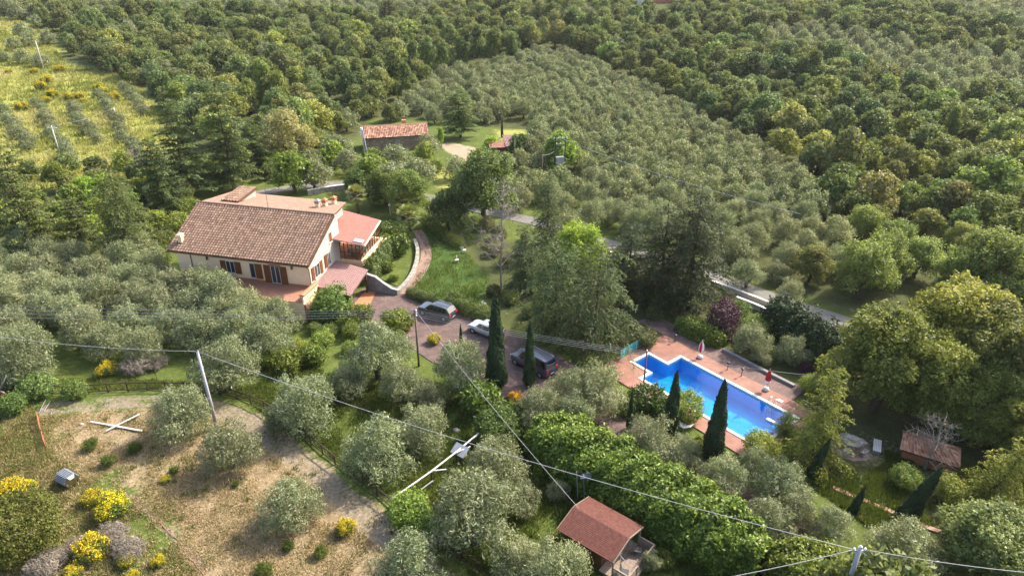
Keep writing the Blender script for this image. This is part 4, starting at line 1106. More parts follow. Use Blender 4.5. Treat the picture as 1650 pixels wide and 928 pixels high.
seen('oak', 252, 288, 46, 'green tree right of the bare grey tree', name='acacia_tree', group='single garden trees', tint=(1.3, 1.4, 0.8))
p = upright('poplar', 711, 238, 208, 'bright young conical tree beside the cottage yard', 10.5, name='poplar_tree', group='single garden trees', tint=(2.0, 2.1, 0.8), squash=1.0)
for px, b, t, lab, v in [(577, 346, 305, 'palm with bare trunk near the garden lamp', 0), (650, 352, 316, 'round headed palm farther along the lawn', 1), (660, 372, 338, 'low palm nearest the curved stone wall', 1)]:
    upright('palm', px, b, t, lab, 3.3 if v == 0 else 2.3, name='palm_tree', group='palms of the garden', var=v, tint=(1.5, 1.45, 1.2))
seen('plum', 1165, 514, 62, 'purple leaved plum tree above the bright clipped hedge', name='plum_tree', group='single garden trees', tint=(1, 1, 1))
seen('plum', 1298, 592, 22, 'small purple plum bush near the conifer hedge', name='plum_tree', group='single garden trees')
SH = 'garden shrubs'
for px, py, w, kind, lab, tint in [
    (536, 490, 76, 'dark_shrub', 'dark citrus bush at the foot of the carport', (0.8, 1.05, 0.8)), (517, 505, 45, 'dark_shrub', 'dark bush at the terrace steps left of the citrus', (0.8, 1, 0.8)),
    (574, 510, 56, 'shrub', 'yellow green bush beside the citrus at the carport', (1, 0.95, 0.8)), (640, 518, 54, 'shrub', 'bright green vine bush beside the wooden wire pole', (1.15, 1.1, 0.8)),
    (640, 545, 34, 'shrub', 'green bush under the vine bush at the wooden pole', (0.9, 0.9, 0.8)),
    (634, 395, 60, 'shrub', 'green rounded shrub below the verandah glass', (0.75, 0.85, 0.8)), (622, 430, 30, 'shrub', 'small shrub at the bend of the curved stone wall', (1.0, 0.95, 0.8)),
    (628, 372, 44, 'shrub', 'shrub at the far corner of the verandah', (0.8, 0.85, 0.8)), (645, 375, 34, 'dark_shrub', 'dark shrub under the low palm', (0.9, 1.1, 0.8)),
    (634, 448, 18, 'shrub', 'small round yellow green bush on the grey wall end', (1.3, 1.2, 0.7)), (1105, 655, 62, 'dark_shrub', 'rounded green shrub between the pool cypresses', (1.2, 1.3, 0.8)),
    (1040, 640, 60, 'shrub', 'green shrub by the left pool edge', (0.6, 0.65, 0.8)), (1070, 660, 50, 'shrub', 'green shrub right below the pool edge', (0.6, 0.7, 0.8)), (1010, 655, 40, 'dark_shrub', 'dark shrub by the thin young cypress', (0.8, 0.9, 0.8)),
    (1225, 720, 60, 'dark_shrub', 'yellow green shrub at the near pool corner', (1.6, 1.5, 0.8)), (1128, 715, 36, 'shrub', 'bright shrub at the pool terrace edge', (1.1, 1.0, 0.8)),
    (775, 642, 80, 'shrub', 'glossy green laurel bush below the tall cypress', (1, 1, 0.9)), (815, 672, 70, 'shrub', 'laurel bush at the start of the long hedge', (0.8, 0.85, 0.9)), (800, 690, 80, 'dark_shrub', 'dark bush left of the long laurel hedge', (0.8, 1, 0.8)),
    (460, 585, 55, 'shrub', 'bright green bush on the grass behind the rail fence', (1.0, 0.95, 0.8)), (425, 580, 40, 'shrub', 'leafy bush right of the concrete pole top', (1.0, 1.0, 0.8)), (505, 572, 50, 'shrub', 'green bush at the edge of the dense grove', (1.0, 0.95, 0.8)),
    (660, 820, 80, 'dark_shrub', 'green bramble bush at the foot of the white pipe frame', (1.1, 1.35, 0.8)), (690, 850, 60, 'dark_shrub', 'bramble bush on the fence below the pipe frame', (1.0, 1.2, 0.8)),
    (60, 622, 60, 'dark_shrub', 'grey green bramble behind the broken forked trunk', (1.1, 1.2, 1.1)), (120, 628, 44, 'dark_shrub', 'low pale shrub behind the left end of the fence', (1.4, 1.4, 1.1)), (20, 650, 50, 'dark_shrub', 'bramble at the foot of the broken forked trunk', (1.1, 1.3, 1.0)),
    (700, 268, 30, 'dark_shrub', 'round shrub below the cottage yard', (1.3, 1.4, 0.8)), (600, 250, 36, 'shrub', 'green shrub at the left foot of the cottage wall', (0.9, 0.9, 0.8)), (630, 247, 34, 'shrub', 'green shrub at the middle of the cottage wall', (0.9, 0.9, 0.8)), (762, 262, 20, 'dark_shrub', 'dark little bush on the cottage lane', (0.8, 1, 0.8)),
    (1215, 530, 50, 'dark_shrub', 'green bush above the pool strip hedge', (1.1, 1.25, 0.9)), (1190, 500, 40, 'dark_shrub', 'bush under the white wall beside the plum', (1, 1.2, 0.9)),
    (700, 548, 24, 'broom', 'yellow flowering bush on the drive edge by the wooden pole', (1, 1, 1)), (830, 640, 26, 'broom', 'orange flowering bush at the drive end', (1.1, 0.75, 1)), (1460, 770, 50, 'dark_shrub', 'shady shrub left of the tiled hut', (1.2, 1.25, 1)), (1530, 790, 60, 'dark_shrub', 'shrub under the right golden cedar', (1.4, 1.4, 1)), (1350, 560, 50, 'dark_shrub', 'bush at the road end below the big oaks', (1.3, 1.4, 0.9)), (1310, 620, 40, 'dark_shrub', 'bush at the right end of the pool strip', (1.3, 1.4, 0.9)),
    (262, 388, 44, 'dark_shrub', 'dark bush by the left end wall of the villa', (1.0, 1.1, 0.8)), (284, 358, 44, 'dark_shrub', 'bush behind the left slope of the villa roof', (1.1, 1.2, 0.8)), (304, 334, 40, 'dark_shrub', 'bush at the left end of the villa ridge', (1.0, 1.15, 0.8)), (258, 412, 40, 'dark_shrub', 'bush between the dense grove and the villa end wall', (0.9, 1.05, 0.8)),
    (930, 750, 50, 'dark_shrub', 'dark bush in the shade behind the cabin', (0.7, 0.9, 0.8)), (1070, 900, 40, 'shrub', 'bright weed bush on the grass right of the cabin', (1.0, 0.95, 0.8)),
]:
    seen(kind, px, py, w, lab, name='broom_shrub' if kind == 'broom' else 'garden_shrub', cat='shrub', group=SH if kind != 'broom' else 'flowering broom', tint=tint)
BR = 'flowering broom'
for px, py, w, lab in [(172, 597, 40, 'round yellow broom behind the left part of the rail fence'), (182, 818, 66, 'broad yellow broom below the tipped grey drum'), (152, 803, 40, 'smaller yellow broom touching the broad one by the drum'),
                       (150, 885, 64, 'bright yellow broom near the bottom edge by dry brush'), (205, 903, 36, 'sparse yellow broom right of the bright one'), (120, 920, 34, 'yellow broom at the bottom edge corner'), (255, 905, 30, 'thin small broom in the grass beside the hose line'), (215, 926, 24, 'broom tuft at the bottom edge below the sparse one'),
                       (22, 790, 60, 'yellow tipped broom at the left edge above the juniper'), (45, 785, 36, 'yellow broom right behind the juniper bush'), (557, 850, 42, 'greenish yellow broom alone beside the gravel track'), (268, 772, 20, 'tiny broom sprig in the dry clearing')]:
    seen('broom', px, py, w * 0.86, lab, name='broom_shrub', cat='shrub', group=BR)
for px, py, w in [(54, 116, 15), (75, 130, 20), (66, 140, 22), (85, 153, 22), (72, 163, 18), (34, 173, 22), (112, 157, 20), (128, 156, 18), (134, 163, 12), (158, 141, 16), (166, 147, 16), (184, 157, 20), (96, 112, 18), (14, 116, 12), (8, 8, 22), (20, 18, 18), (1336, 282, 14), (1128, 346, 10), (893, 110, 7), (938, 127, 7), (1242, 225, 9), (30, 40, 14)]:
    seen('broom', px, py, w, 'yellow broom bush dotting the bright grassy slope' if px < 300 else 'small yellow broom among the grove and wood trees', name='broom_shrub', cat='shrub', group='far flowering broom', zone='farbroom')
seen('juniper', 25, 852, 128, 'dense yellow green juniper bush at the lower left edge', name='juniper_bush', cat='shrub', group='garden shrubs', tint=(1.1, 0.95, 0.75))
for px, py, w, lab in [(185, 860, 56, 'grey dry brush between two broom bushes'), (210, 885, 60, 'grey brush right of the bright yellow broom'), (75, 905, 70, 'dead brush at the lower left below the juniper'), (130, 880, 50, 'dry brush left of the bright yellow broom'), (222, 590, 56, 'leafless grey brush behind the rail fence by the broom'), (250, 585, 40, 'second leafless brush left of the concrete pole')]:
    seen('brush', px, py, w, lab, name='dry_brush', cat='brush', group='dry brush')
for px, py, w, lab in [(146, 717, 28, 'green rush tuft left of the crossed planks olive'), (175, 743, 27, 'green rush tuft above the broom in the clearing'), (218, 722, 26, 'flat green tuft in the shade of the planks olive'), (280, 758, 18, 'dark tuft left of the pole foot olive'), (380, 780, 14, 'little tuft below the pole foot olive'), (516, 890, 26, 'tuft beside the gravel track near the bottom edge'), (425, 920, 34, 'tuft at the bottom edge of the clearing'), (465, 880, 24, 'tuft below the lone olive in the clearing'), (100, 770, 20, 'tuft behind the tipped grey drum')]:
    seen('rush', px, py, w, lab, name='rush_tuft', cat='grass tuft', group='rush tufts in the clearing')

# ---- build them
def near_rank(p):
    return p['s'] * WIDTH[p['kind']] / math.hypot(math.hypot(p['x'], p['y']), CAM_H - p['z'])
def in_frame(p):
    ax, ay = pix(np.float64(p['x']), np.float64(p['y']), np.float64(p['z'] + MIDH[p['kind']] * p['s']))
    return -40 < ax < 1690 and -25 < ay < 965
def put(p):
    d = math.hypot(math.hypot(p['x'], p['y']), CAM_H - p['z'])
    kind = p['kind']; key = kind
    if kind in ('olive', 'oak') and d > 118: key = kind + '_far'
    L = PROTO[key]; v = p['var'] if p['var'] is not None else random.randrange(len(L))
    crown, trunk = L[v]
    name = p['name'] or {'olive': 'olive_tree', 'oak': 'oak_tree'}.get(kind, kind)
    sc3 = (p['s'], p['s'], p['s'] * p['squash'])
    if kind in ('cedar', 'weeping_cedar', 'tier_cedar', 'golden', 'cypress', 'palm'): sc3 = (p['s'], p['s'], p['s'] * p['squash'])
    if trunk is None:
        o = bpy.data.objects.new(name, crown); col.objects.link(o)
        o.color = (*p['tint'], 1)
    else:
        o = bpy.data.objects.new(name, None); col.objects.link(o); o.empty_display_size = 0.3
        c = bpy.data.objects.new('crown' if p['cat'] == 'tree' else 'foliage', crown); col.objects.link(c); c.parent = o; c.color = (*p['tint'], 1)
        t = bpy.data.objects.new('trunk' if p['cat'] == 'tree' else 'stem', trunk); col.objects.link(t); t.parent = o
    o.location = (p['x'], p['y'], p['z'] - 0.03); o.scale = sc3
    o.rotation_euler = (p['tilt'][0], p['tilt'][1], p['rz'] if not p['tilt'] else 0) if p['tilt'] else (0, 0, p['rz'])
    tag(o, p['label'], p['cat'], p['group'])
    return o
rest = {'olive': [], 'oak': []}
for k in ('olive', 'oak'):
    L = [p for p in PLANTS if p['kind'] == k]
    hand = [p for p in L if p['zone'] is None]
    auto = sorted([p for p in L if p['zone'] is not None], key=lambda p: -near_rank(p) if in_frame(p) else 1)
    n = 296 - len(hand)
    for p in hand: put(p)
    for p in auto[:n]: put(p)
    rest[k] = auto[n:]
for p in PLANTS:
    if p['kind'] not in ('olive', 'oak'): put(p)
def mass(name, plants, key, hue):
    """the far-off rest of a kind: one object, its trees instanced on points"""
    me = bpy.data.meshes.new(name); n = len(plants)
    me.vertices.add(n); me.vertices.foreach_set('co', np.array([[p['x'], p['y'], p['z']] for p in plants]).ravel())
    a = me.attributes.new('size', 'FLOAT_VECTOR', 'POINT'); a.data.foreach_set('vector', np.array([[p['s'], p['s'], p['s'] * p['squash']] for p in plants], np.float32).ravel())
    a = me.attributes.new('turn', 'FLOAT_VECTOR', 'POINT'); a.data.foreach_set('vector', np.array([[0, 0, p['rz']] for p in plants], np.float32).ravel())
    me.update()
    o = bpy.data.objects.new(name, me); col.objects.link(o); tag(o, kind='stuff')
    ng = bpy.data.node_groups.new(name, 'GeometryNodeTree')
    ng.interface.new_socket('Geometry', in_out='INPUT', socket_type='NodeSocketGeometry'); ng.interface.new_socket('Geometry', in_out='OUTPUT', socket_type='NodeSocketGeometry')
    gi, go = ng.nodes.new('NodeGroupInput'), ng.nodes.new('NodeGroupOutput')
    m2p = ng.nodes.new('GeometryNodeMeshToPoints'); iop = ng.nodes.new('GeometryNodeInstanceOnPoints'); jn = ng.nodes.new('GeometryNodeJoinGeometry')
    src = []
    for ob in col.objects:
        if ob.type == 'MESH' and any(ob.data is q[0] for q in PROTO[key]) and ob.data not in [s.data for s in src]: src.append(ob)
    for s in src:
        oi = ng.nodes.new('GeometryNodeObjectInfo'); oi.transform_space = 'ORIGINAL'; oi.inputs['Object'].default_value = s; oi.inputs['As Instance'].default_value = True
        ng.links.new(oi.outputs['Geometry'], jn.inputs[0])
    sa = ng.nodes.new('GeometryNodeInputNamedAttribute'); sa.data_type = 'FLOAT_VECTOR'; sa.inputs['Name'].default_value = 'size'
    ta = ng.nodes.new('GeometryNodeInputNamedAttribute'); ta.data_type = 'FLOAT_VECTOR'; ta.inputs['Name'].default_value = 'turn'
    e2r = ng.nodes.new('FunctionNodeEulerToRotation')
    ng.links.new(gi.outputs[0], m2p.inputs[0]); ng.links.new(m2p.outputs[0], iop.inputs['Points']); ng.links.new(jn.outputs[0], iop.inputs['Instance'])
    iop.inputs['Pick Instance'].default_value = True
    ng.links.new(sa.outputs['Attribute'], iop.inputs['Scale']); ng.links.new(ta.outputs['Attribute'], e2r.inputs[0]); ng.links.new(e2r.outputs[0], iop.inputs['Rotation'])
    ng.links.new(iop.outputs[0], go.inputs[0])
    md = o.modifiers.new('trees', 'NODES'); md.node_group = ng
    return o
# the countryside goes on beyond the frame
gg = np.random.default_rng(55)
for qx in np.arange(-190, 190, 6.2):
    for qy in np.arange(6, 400, 6.2):
        ox, oy = qx + gg.normal() * 1.4, qy + gg.normal() * 1.4
        ax, ay = pix(np.float64(ox), np.float64(oy), np.float64(ter(ox, oy)))
        zc_ = oy * CP + CAM_H * SP
        if zc_ < 12 or not ((-900 < ax < -100) or (1750 < ax < 2600) or (ay > 1010 and ay < 1700 and -900 < ax < 2600)) or ay < -40: continue
        if ax < 0 and ay < 320 and gg.random() < 0.7: continue
        if ay > 620 and ax < 900 and gg.random() < 0.55: continue
        k = 'olive' if (ax < 900 and ay > 300) or gg.random() < 0.25 else 'oak'
        rest[k].append(dict(x=ox, y=oy, z=float(ter(ox, oy)), s=gg.uniform(0.75, 1.15), squash=gg.uniform(0.85, 1.1), rz=gg.uniform(0, 6.28)))
if rest['olive']: mass('olive_grove', rest['olive'], 'olive_far', 0)
if rest['oak']: mass('woodland', rest['oak'], 'oak_far', 0)
print('PLANTS', len(PLANTS), {k: len(v) for k, v in rest.items()})

# dead trees
def bare_tree(px, b, t, lab, seed, spread=2.6, n1=26):
    g = at(px, b); h = top_z(g, t); B, T = bare_proto(seed, h, spread, n1)
    o = thing('dead_tree', lab, 'tree', (g[0], g[1], g[2]), 0, 'leafless trees')
    B.build('crown', 'dead_wood', o); T.build('trunk', 'dead_wood', o, True)
bare_tree(808, 462, 296, 'tall leafless grey tree on the garden lawn', 1, 4.3, 44)
bare_tree(222, 285, 232, 'bare grey tree on the bright slope behind the spruce', 2, 3.2, 20)
bare_tree(1490, 755, 680, 'leafless pale tree beside the small tiled hut', 3, 3.0, 26)

# hedges: leaf masses along a line
def hedge(name, lab, pts, w, h, n, leaf, L=0.22, W=0.12, tint=(1, 1, 1), lump=0.25, seed=1, group='hedges of the garden'):
    g = np.random.default_rng(seed); line = np.array([np.array(p)[:2] for p in smooth_line(pts, 6)])
    seg = np.hypot(*np.diff(line, axis=0).T); cum = np.concatenate([[0], np.cumsum(seg)])
    m = n // 5; s = g.uniform(0, cum[-1], m)
    px = np.interp(s, cum, line[:, 0]); py = np.interp(s, cum, line[:, 1])
    k = np.clip(np.searchsorted(cum, s) - 1, 0, len(seg) - 1); t = np.diff(line, axis=0)[k] / seg[k][:, None]
    nr = np.stack([-t[:, 1], t[:, 0]], 1)
    a = g.uniform(-0.15, PI + 0.15, m)
    lum = 1 + lump * (np.sin(s * 1.9 + a * 2) * np.sin(s * 0.83 - a * 3.1 + 1)) + 0.5 * lump * np.sin(s * 4.3 + a * 5)
    rad = g.uniform(0.78, 1.05, m) * lum
    endf = np.clip(np.minimum(s, cum[-1] - s) / (w * 0.5), 0.25, 1) ** 0.5
    ex = 0.75
    ca, sa = np.cos(a), np.sin(a)
    cx_ = np.sign(ca) * np.abs(ca) ** ex * w / 2 * rad * endf; cz = np.abs(sa) ** ex * h * rad * (0.55 + 0.45 * endf)
    c = np.stack([px + nr[:, 0] * cx_, py + nr[:, 1] * cx_, cz + 0.05], 1)
    d = np.stack([nr[:, 0] * ca, nr[:, 1] * ca, sa], 1)
    c0 = np.array([line[:, 0].mean(), line[:, 1].mean(), 0])
    cc = np.repeat(c - c0, 5, 0) + g.normal(size=(m * 5, 3)) * 0.13; dd = np.repeat(d, 5, 0)
    nn = unit(dd + g.normal(size=dd.shape) * 0.75 + np.array([0, 0, 0.2])); ax = unit(dd * 0.6 + g.normal(size=dd.shape) * 0.7 + np.array([0, 0, 0.2]))
    sz = g.uniform(0.7, 1.35, len(cc)); tone = np.repeat(g.normal(0.45, 0.15, m), 5) + g.normal(0, 0.16, len(cc))
    me = leaves_mesh(name, [(cc, nn, ax, L * sz, W * sz, tone, leaf)])
    o = bpy.data.objects.new(name, me); col.objects.link(o); o.location = tuple(c0); o.color = (*tint, 1)
    return tag(o, lab, 'hedge', group)
hedge('laurel_hedge', 'long glossy laurel hedge behind the red roofed cabin', P_([(862, 700), (900, 718), (950, 742), (1010, 776), (1080, 816), (1150, 856), (1195, 882), (1228, 902)], 1.3), 5.4, 3.7, 78000, 'laurel_leaf', 0.27, 0.14, lump=0.13, seed=2, tint=(1.2, 1.18, 1.0))
hedge('laurel_hedge', 'leafy laurel hedge at the bottom edge below the forked pole', P_([(1240, 900), (1290, 918), (1350, 940), (1420, 965)], 1.2), 4.4, 2.9, 36000, 'laurel_leaf', 0.27, 0.14, lump=0.12, seed=3, tint=(1.25, 1.2, 0.95))
hedge('laurel_hedge', 'bright clipped hedge along the dark brick strip by the pool', P_([(1092, 528), (1130, 545), (1162, 560)]), 2.2, 1.7, 16000, 'laurel_leaf', 0.2, 0.12, lump=0.1, seed=4, tint=(1.05, 1.05, 0.9))
hedge('box_hedge', 'low clipped hedge at the end of the lawn before the grey car', P_([(658, 474), (685, 486), (706, 494)]), 1.4, 1.0, 7000, 'oak_leaf', 0.14, 0.09, lump=0.06, seed=5)
hedge('box_hedge', 'stepped clipped hedge along the far side of the lawn', P_([(682, 352), (695, 366), (712, 380), (730, 392), (745, 402)]), 1.6, 1.2, 9000, 'oak_leaf', 0.15, 0.09, lump=0.12, seed=6, tint=(1.15, 1.2, 0.8))
hedge('box_hedge', 'clipped hedge between the parked cars and the lawn', P_([(722, 488), (745, 500), (775, 512), (800, 525)]), 1.8, 1.5, 9000, 'oak_leaf', 0.16, 0.10, lump=0.2, seed=7, tint=(0.8, 0.95, 0.8))
hedge('ivy_hedge', 'pale green climbing hedge against the verandah base', [(-24.21 + lx * gu[0] + ly * gv[0], 73.48 + lx * gu[1] + ly * gv[1]) for lx, ly in ((3.9, 7.2), (3.7, 11.0), (3.3, 15.6))], 1.5, 2.9, 14000, 'laurel_leaf', 0.17, 0.12, lump=0.15, seed=8, tint=(0.95, 0.9, 1.2))
hedge('conifer_hedge', 'tall dark conifer hedge between the pool strip and the road', P_([(1230, 525), (1270, 548), (1312, 575), (1345, 600)]), 3.0, 4.2, 16000, 'cypress_leaf', 0.34, 0.13, lump=0.2, seed=9, tint=(0.9, 0.95, 0.9))
# ------------------------------------------------------------------ buildings
def lerp(a, b, t): return a + (b - a) * t
def tiled(mb, a, b, c, d, ncol, nrow, amp=0.07, step=0.05, seg=6, mi=0, seed=1, thick=0.14, under=1, tonesd=0.22):
    """pantile slope: a, b along the eave, c, d along the ridge; barrels run up the slope, each course laps the one below"""
    g = np.random.default_rng(seed)
    a, b, c, d = [np.array(q, float) for q in (a, b, c, d)]
    nrm = np.cross(b - a, d - a); nrm = nrm / np.linalg.norm(nrm)
    us = np.linspace(0, 1, ncol * seg + 1)
    hb = amp * np.abs(np.cos(PI * np.arange(ncol * seg + 1) / seg)) if amp else np.zeros(ncol * seg + 1)
    base = len(mb.v); rows = 0
    ton = np.clip(g.normal(0.45, tonesd, (nrow, ncol)), 0, 1)
    W = len(us)
    for r in range(nrow):
        for v, up in ((r / nrow, step), ((r + 1) / nrow, 0.0)):
            p = lerp(lerp(a, b, us[:, None]), lerp(d, c, us[:, None]), v) + nrm * (hb + up)[:, None]
            mb.v += [tuple(q) for q in p]; rows += 1
    for r in range(rows - 1):
        for k in range(W - 1):
            i = base + r * W + k
            mb.f.append((i, i + 1, i + W + 1, i + W)); mb.m.append(mi); mb.t.append(float(ton[min(r // 2, nrow - 1), k // seg]))
    e = nrm * (-thick); o = nrm * 0.0
    vs = [a + e, b + e, c + e, d + e]
    mb.add(vs, [(0, 3, 2, 1)], under)
    lo = base; hi = base + (rows - 1) * W; ub = len(mb.v) - 4
    mb.f.append(tuple([ub, ub + 1] + [lo + k for k in range(W - 1, -1, -1)])); mb.m.append(under); mb.t.append(0.4)
    mb.f.append(tuple([ub + 2, ub + 3] + [hi + k for k in range(W)])); mb.m.append(under); mb.t.append(0.4)
    mb.f.append(tuple([ub + 3, ub] + [lo + r * W for r in range(rows)])); mb.m.append(under); mb.t.append(0.4)
    mb.f.append(tuple([ub + 1, ub + 2] + [lo + r * W + W - 1 for r in range(rows - 1, -1, -1)])); mb.m.append(under); mb.t.append(0.4)
    return mb

HA = R(-14); HO = (-24.21, 73.48, 0.0)
villa = thing('villa', 'cream villa with a big brown tiled roof, wooden shutters and glazed verandah', 'house', HO, HA)
FZ = 2.6
# walls: extruded gable, the part behind the verandah set back
w = MB()
def wall_prism(prof, x0, x1):
    n = len(prof)
    vs = [(x0, y, z) for y, z in prof] + [(x1, y, z) for y, z in prof]
    w.add(vs, [tuple(range(n - 1, -1, -1)), tuple(range(n, 2 * n))] + [(i, (i + 1) % n, n + (i + 1) % n, n + i) for i in range(n)])
wall_prism([(0, -0.3), (8.1, -0.3), (8.1, 9.0), (6.65, 9.22), (0, 6.02)], -18.2, 0)
wall_prism([(8.103, -0.3), (13.3, -0.3), (13.3, 8.36), (8.103, 9.0)], -18.3, -2.0)
w.build('wall', 'plaster', villa)
# right gable faces the sun; a thin skin puts its sunlit tone into colour
gsk = MB(); gsk.add([(0.012, 0.0, -0.2), (0.012, 8.1, -0.2), (0.012, 8.1, 8.95), (0.012, 6.65, 9.17), (0.012, 0.0, 5.98)], [(0, 1, 2, 3, 4)])
gsk.build('gable_wall', 'plaster_white', villa)
roof = MB()
tiled(roof, (-18.8, -0.75, 5.85), (0.45, -0.75, 5.85), (0.45, 6.65, 9.5), (-18.95, 6.65, 9.5), 50, 21, 0.11, 0.05, 6, 0, 1, tonesd=0.26)
roof.build('roof', ['tile_brown', 'dark_wood'], villa)
rb = MB()
tiled(rb, (-1.45, 13.7, 8.5), (-19.0, 14.0, 8.5), (-18.95, 6.62, 9.46), (0.40, 6.62, 9.46), 54, 22, 0.03, 0.025, 4, 0, 2, 0.14, 1, 0.15)
rb.build('roof', ['tile_sunlit', 'dark_wood'], villa)  # back slope faces the sun; its brightness is put into the tile colour
rd = MB()
rd.tube([(-19.0, 6.65, 9.53), (0.5, 6.65, 9.53)], 0.14, 8)
for i in range(48): rd.tube([(-19.0 + i * 0.407, 6.65, 9.55), (-18.72 + i * 0.407, 6.65, 9.54)], [0.15, 0.17], 8)
rd.build('ridge_cap', 'tile_brown', villa)
gt = MB(); gt.tube([(-18.85, -0.84, 5.72), (0.5, -0.84, 5.72)], 0.07, 8); gt.tube([(0.1, -0.12, -0.1), (0.1, -0.12, 5.1), (0.1, -0.8, 5.68)], 0.045, 8); gt.tube([(-16.2, -0.07, 2.4), (-16.2, -0.07, 5.6)], 0.045, 8)
gt.build('gutter', 'dark_wood', villa)
bg_ = MB(); bg_.bar((0.5, -0.72, 5.78), (0.5, 6.65, 9.36), 0.05, 0.2); bg_.build('bargeboard', 'dark_wood', villa)
bp = MB(); bp.box((-18.22, -0.018, FZ - 0.1), (0.015, 0.0, FZ + 0.25)); bp.build('plinth', 'terracotta', villa)
def window(parent, x0, x1, z0, z1, side='front', X=0.0, sh=(0.75, 0.75), door=False, mul=1, grille=False):
    """window in a wall: frame, pane, and a pair of shutters folded back against the wall"""
    T = Matrix.Identity(4) if side == 'front' else Matrix.Translation((X, 0, 0)) @ Matrix.Rotation(PI / 2, 4, 'Z')
    f = MB()
    for (a, b) in (((x0, z0), (x0 + 0.07, z1)), ((x1 - 0.07, z0), (x1, z1)), ((x0, z1 - 0.07), (x1, z1)), ((x0, z0), (x1, z0 + 0.07))):
        f.box((a[0], -0.05, a[1]), (b[0], 0.06, b[1]), 0, T)
    for k in range(mul): xm = x0 + (x1 - x0) * (k + 1) / (mul + 1); f.box((xm - 0.035, -0.045, z0), (xm + 0.035, 0.05, z1), 0, T)
    fo = f.build('window' if not door else 'door', 'white_paint', parent)
    p = MB(); p.box((x0 + 0.03, -0.022, z0 + 0.03), (x1 - 0.03, -0.014, z1 - 0.03), 0, T); p.build('pane', 'window_glass', fo)
    c = MB(); c.box((x0 + 0.08, -0.0125, z0 + 0.08), (x0 + (x1 - x0) * 0.33, -0.006, z1 - 0.08), 0, T); c.build('curtain', 'curtain', fo)
    if not door:
        s = MB(); s.box((x0 - 0.1, -0.12, z0 - 0.08), (x1 + 0.1, 0.0, z0 - 0.003), 0, T); s.build('sill', 'white_stone', fo)
    for sgn, wd in ((-1, sh[0]), (1, sh[1])):
        if not wd: continue
        a, b = (x0 - wd - 0.02, x0 - 0.02) if sgn < 0 else (x1 + 0.02, x1 + wd + 0.02)
        q = MB(); q.box((a, -0.075, z0), (b, -0.03, z1), 0, T)
        for zz in np.arange(z0 + 0.12, z1 - 0.1, 0.16): q.box((a + 0.07, -0.09, zz), (b - 0.07, -0.076, zz + 0.09), 0, T)
        q.build('shutter', 'shutter_wood', parent)
window(villa, -11.35, -10.15, FZ + 0.75, FZ + 2.35, sh=(0.75, 0.85))
window(villa, -8.1, -7.35, FZ + 0.4, FZ + 2.4, sh=(0, 0.95), mul=0)
window(villa, -5.2, -3.95, FZ + 0.05, FZ + 2.4, sh=(0.9, 0.9), door=True)
window(villa, 1.1, 2.4, FZ + 0.7, FZ + 2.35, 'side', 0.016, (0.65, 0.65))
window(villa, 4.4, 5.2, FZ + 0.9, FZ + 2.6, 'side', 0.016, (0.7, 0))
window(villa, 5.4, 6.2, FZ + 3.6, FZ + 4.9, 'side', 0.016, (0, 0), mul=0)
q = MB(); q.box((0.03, 5.5, FZ + 3.65), (0.075, 6.15, FZ + 4.85)); q.build('shutter', 'shutter_wood', villa)
for xx in (-13.8, -2.2):
    l = MB(); l.box((xx - 0.1, -0.2, FZ + 2.55), (xx + 0.1, -0.003, FZ + 2.62)); l.lathe([(0.06, FZ + 2.2), (0.12, FZ + 2.3), (0.13, FZ + 2.5), (0.05, FZ + 2.57)], 8, (xx, -0.16)); l.build('wall_lamp', 'dark_wood', villa)
awn = MB(); awn.box((-5.35, -0.25, FZ + 2.46), (-3.8, -0.003, FZ + 2.54)); awn.build('door_hood', 'terracotta', villa)
def chimney(x, y, z0, h, wd, mat, cap, parent=villa):
    c = MB(); c.box((x - wd / 2, y - wd / 2, z0), (x + wd / 2, y + wd / 2, z0 + h)); co = c.build('chimney', mat, parent)
    k = MB(); k.box((x - wd * 0.68, y - wd * 0.68, z0 + h), (x + wd * 0.68, y + wd * 0.68, z0 + h + 0.1))
    for sx in (-1, 1):
        for sy in (-1, 1): k.box((x + sx * wd * 0.5 - 0.06, y + sy * wd * 0.5 - 0.06, z0 + h + 0.1), (x + sx * wd * 0.5 + 0.06, y + sy * wd * 0.5 + 0.06, z0 + h + 0.32))
    k.add([(x - wd * 0.75, y - wd * 0.75, z0 + h + 0.32), (x + wd * 0.75, y - wd * 0.75, z0 + h + 0.32), (x + wd * 0.75, y + wd * 0.75, z0 + h + 0.32), (x - wd * 0.75, y + wd * 0.75, z0 + h + 0.32), (x, y, z0 + h + 0.62)], [(0, 1, 4), (1, 2, 4), (2, 3, 4), (3, 0, 4), (3, 2, 1, 0)])
    k.build('chimney_cap', cap, co)
chimney(-17.6, 0.6, 6.2, 1.0, 0.5, 'plaster', 'plaster')
chimney(-3.5, 9.9, 8.85, 0.75, 0.5, 'plaster', 'concrete')
chimney(-2.95, 10.7, 8.75, 0.75, 0.5, 'plaster', 'terracotta')
chimney(-2.5, 12.3, 8.55, 0.75, 0.5, 'plaster', 'terracotta')
dm = MB(); dm.add([(-16.3, 8.7, 9.0), (-14.4, 8.7, 9.0), (-14.4, 12.5, 8.6), (-16.3, 12.5, 8.6), (-16.4, 8.7, 9.35), (-14.3, 8.7, 9.35), (-14.3, 12.6, 9.75), (-16.4, 12.6, 9.75)], [(0, 1, 5, 4), (1, 2, 6, 5), (2, 3, 7, 6), (3, 0, 4, 7), (4, 5, 6, 7)])
dmo = dm.build('dormer', 'plaster_white', villa)
dt = MB(); tiled(dt, (-16.65, 8.3, 9.36), (-14.1, 8.3, 9.36), (-14.1, 12.8, 9.84), (-16.65, 12.8, 9.84), 6, 7, 0.17, 0.04, 8, 0, 3); dt.build('dormer_roof', ['tile_brown', 'dark_wood'], dmo)
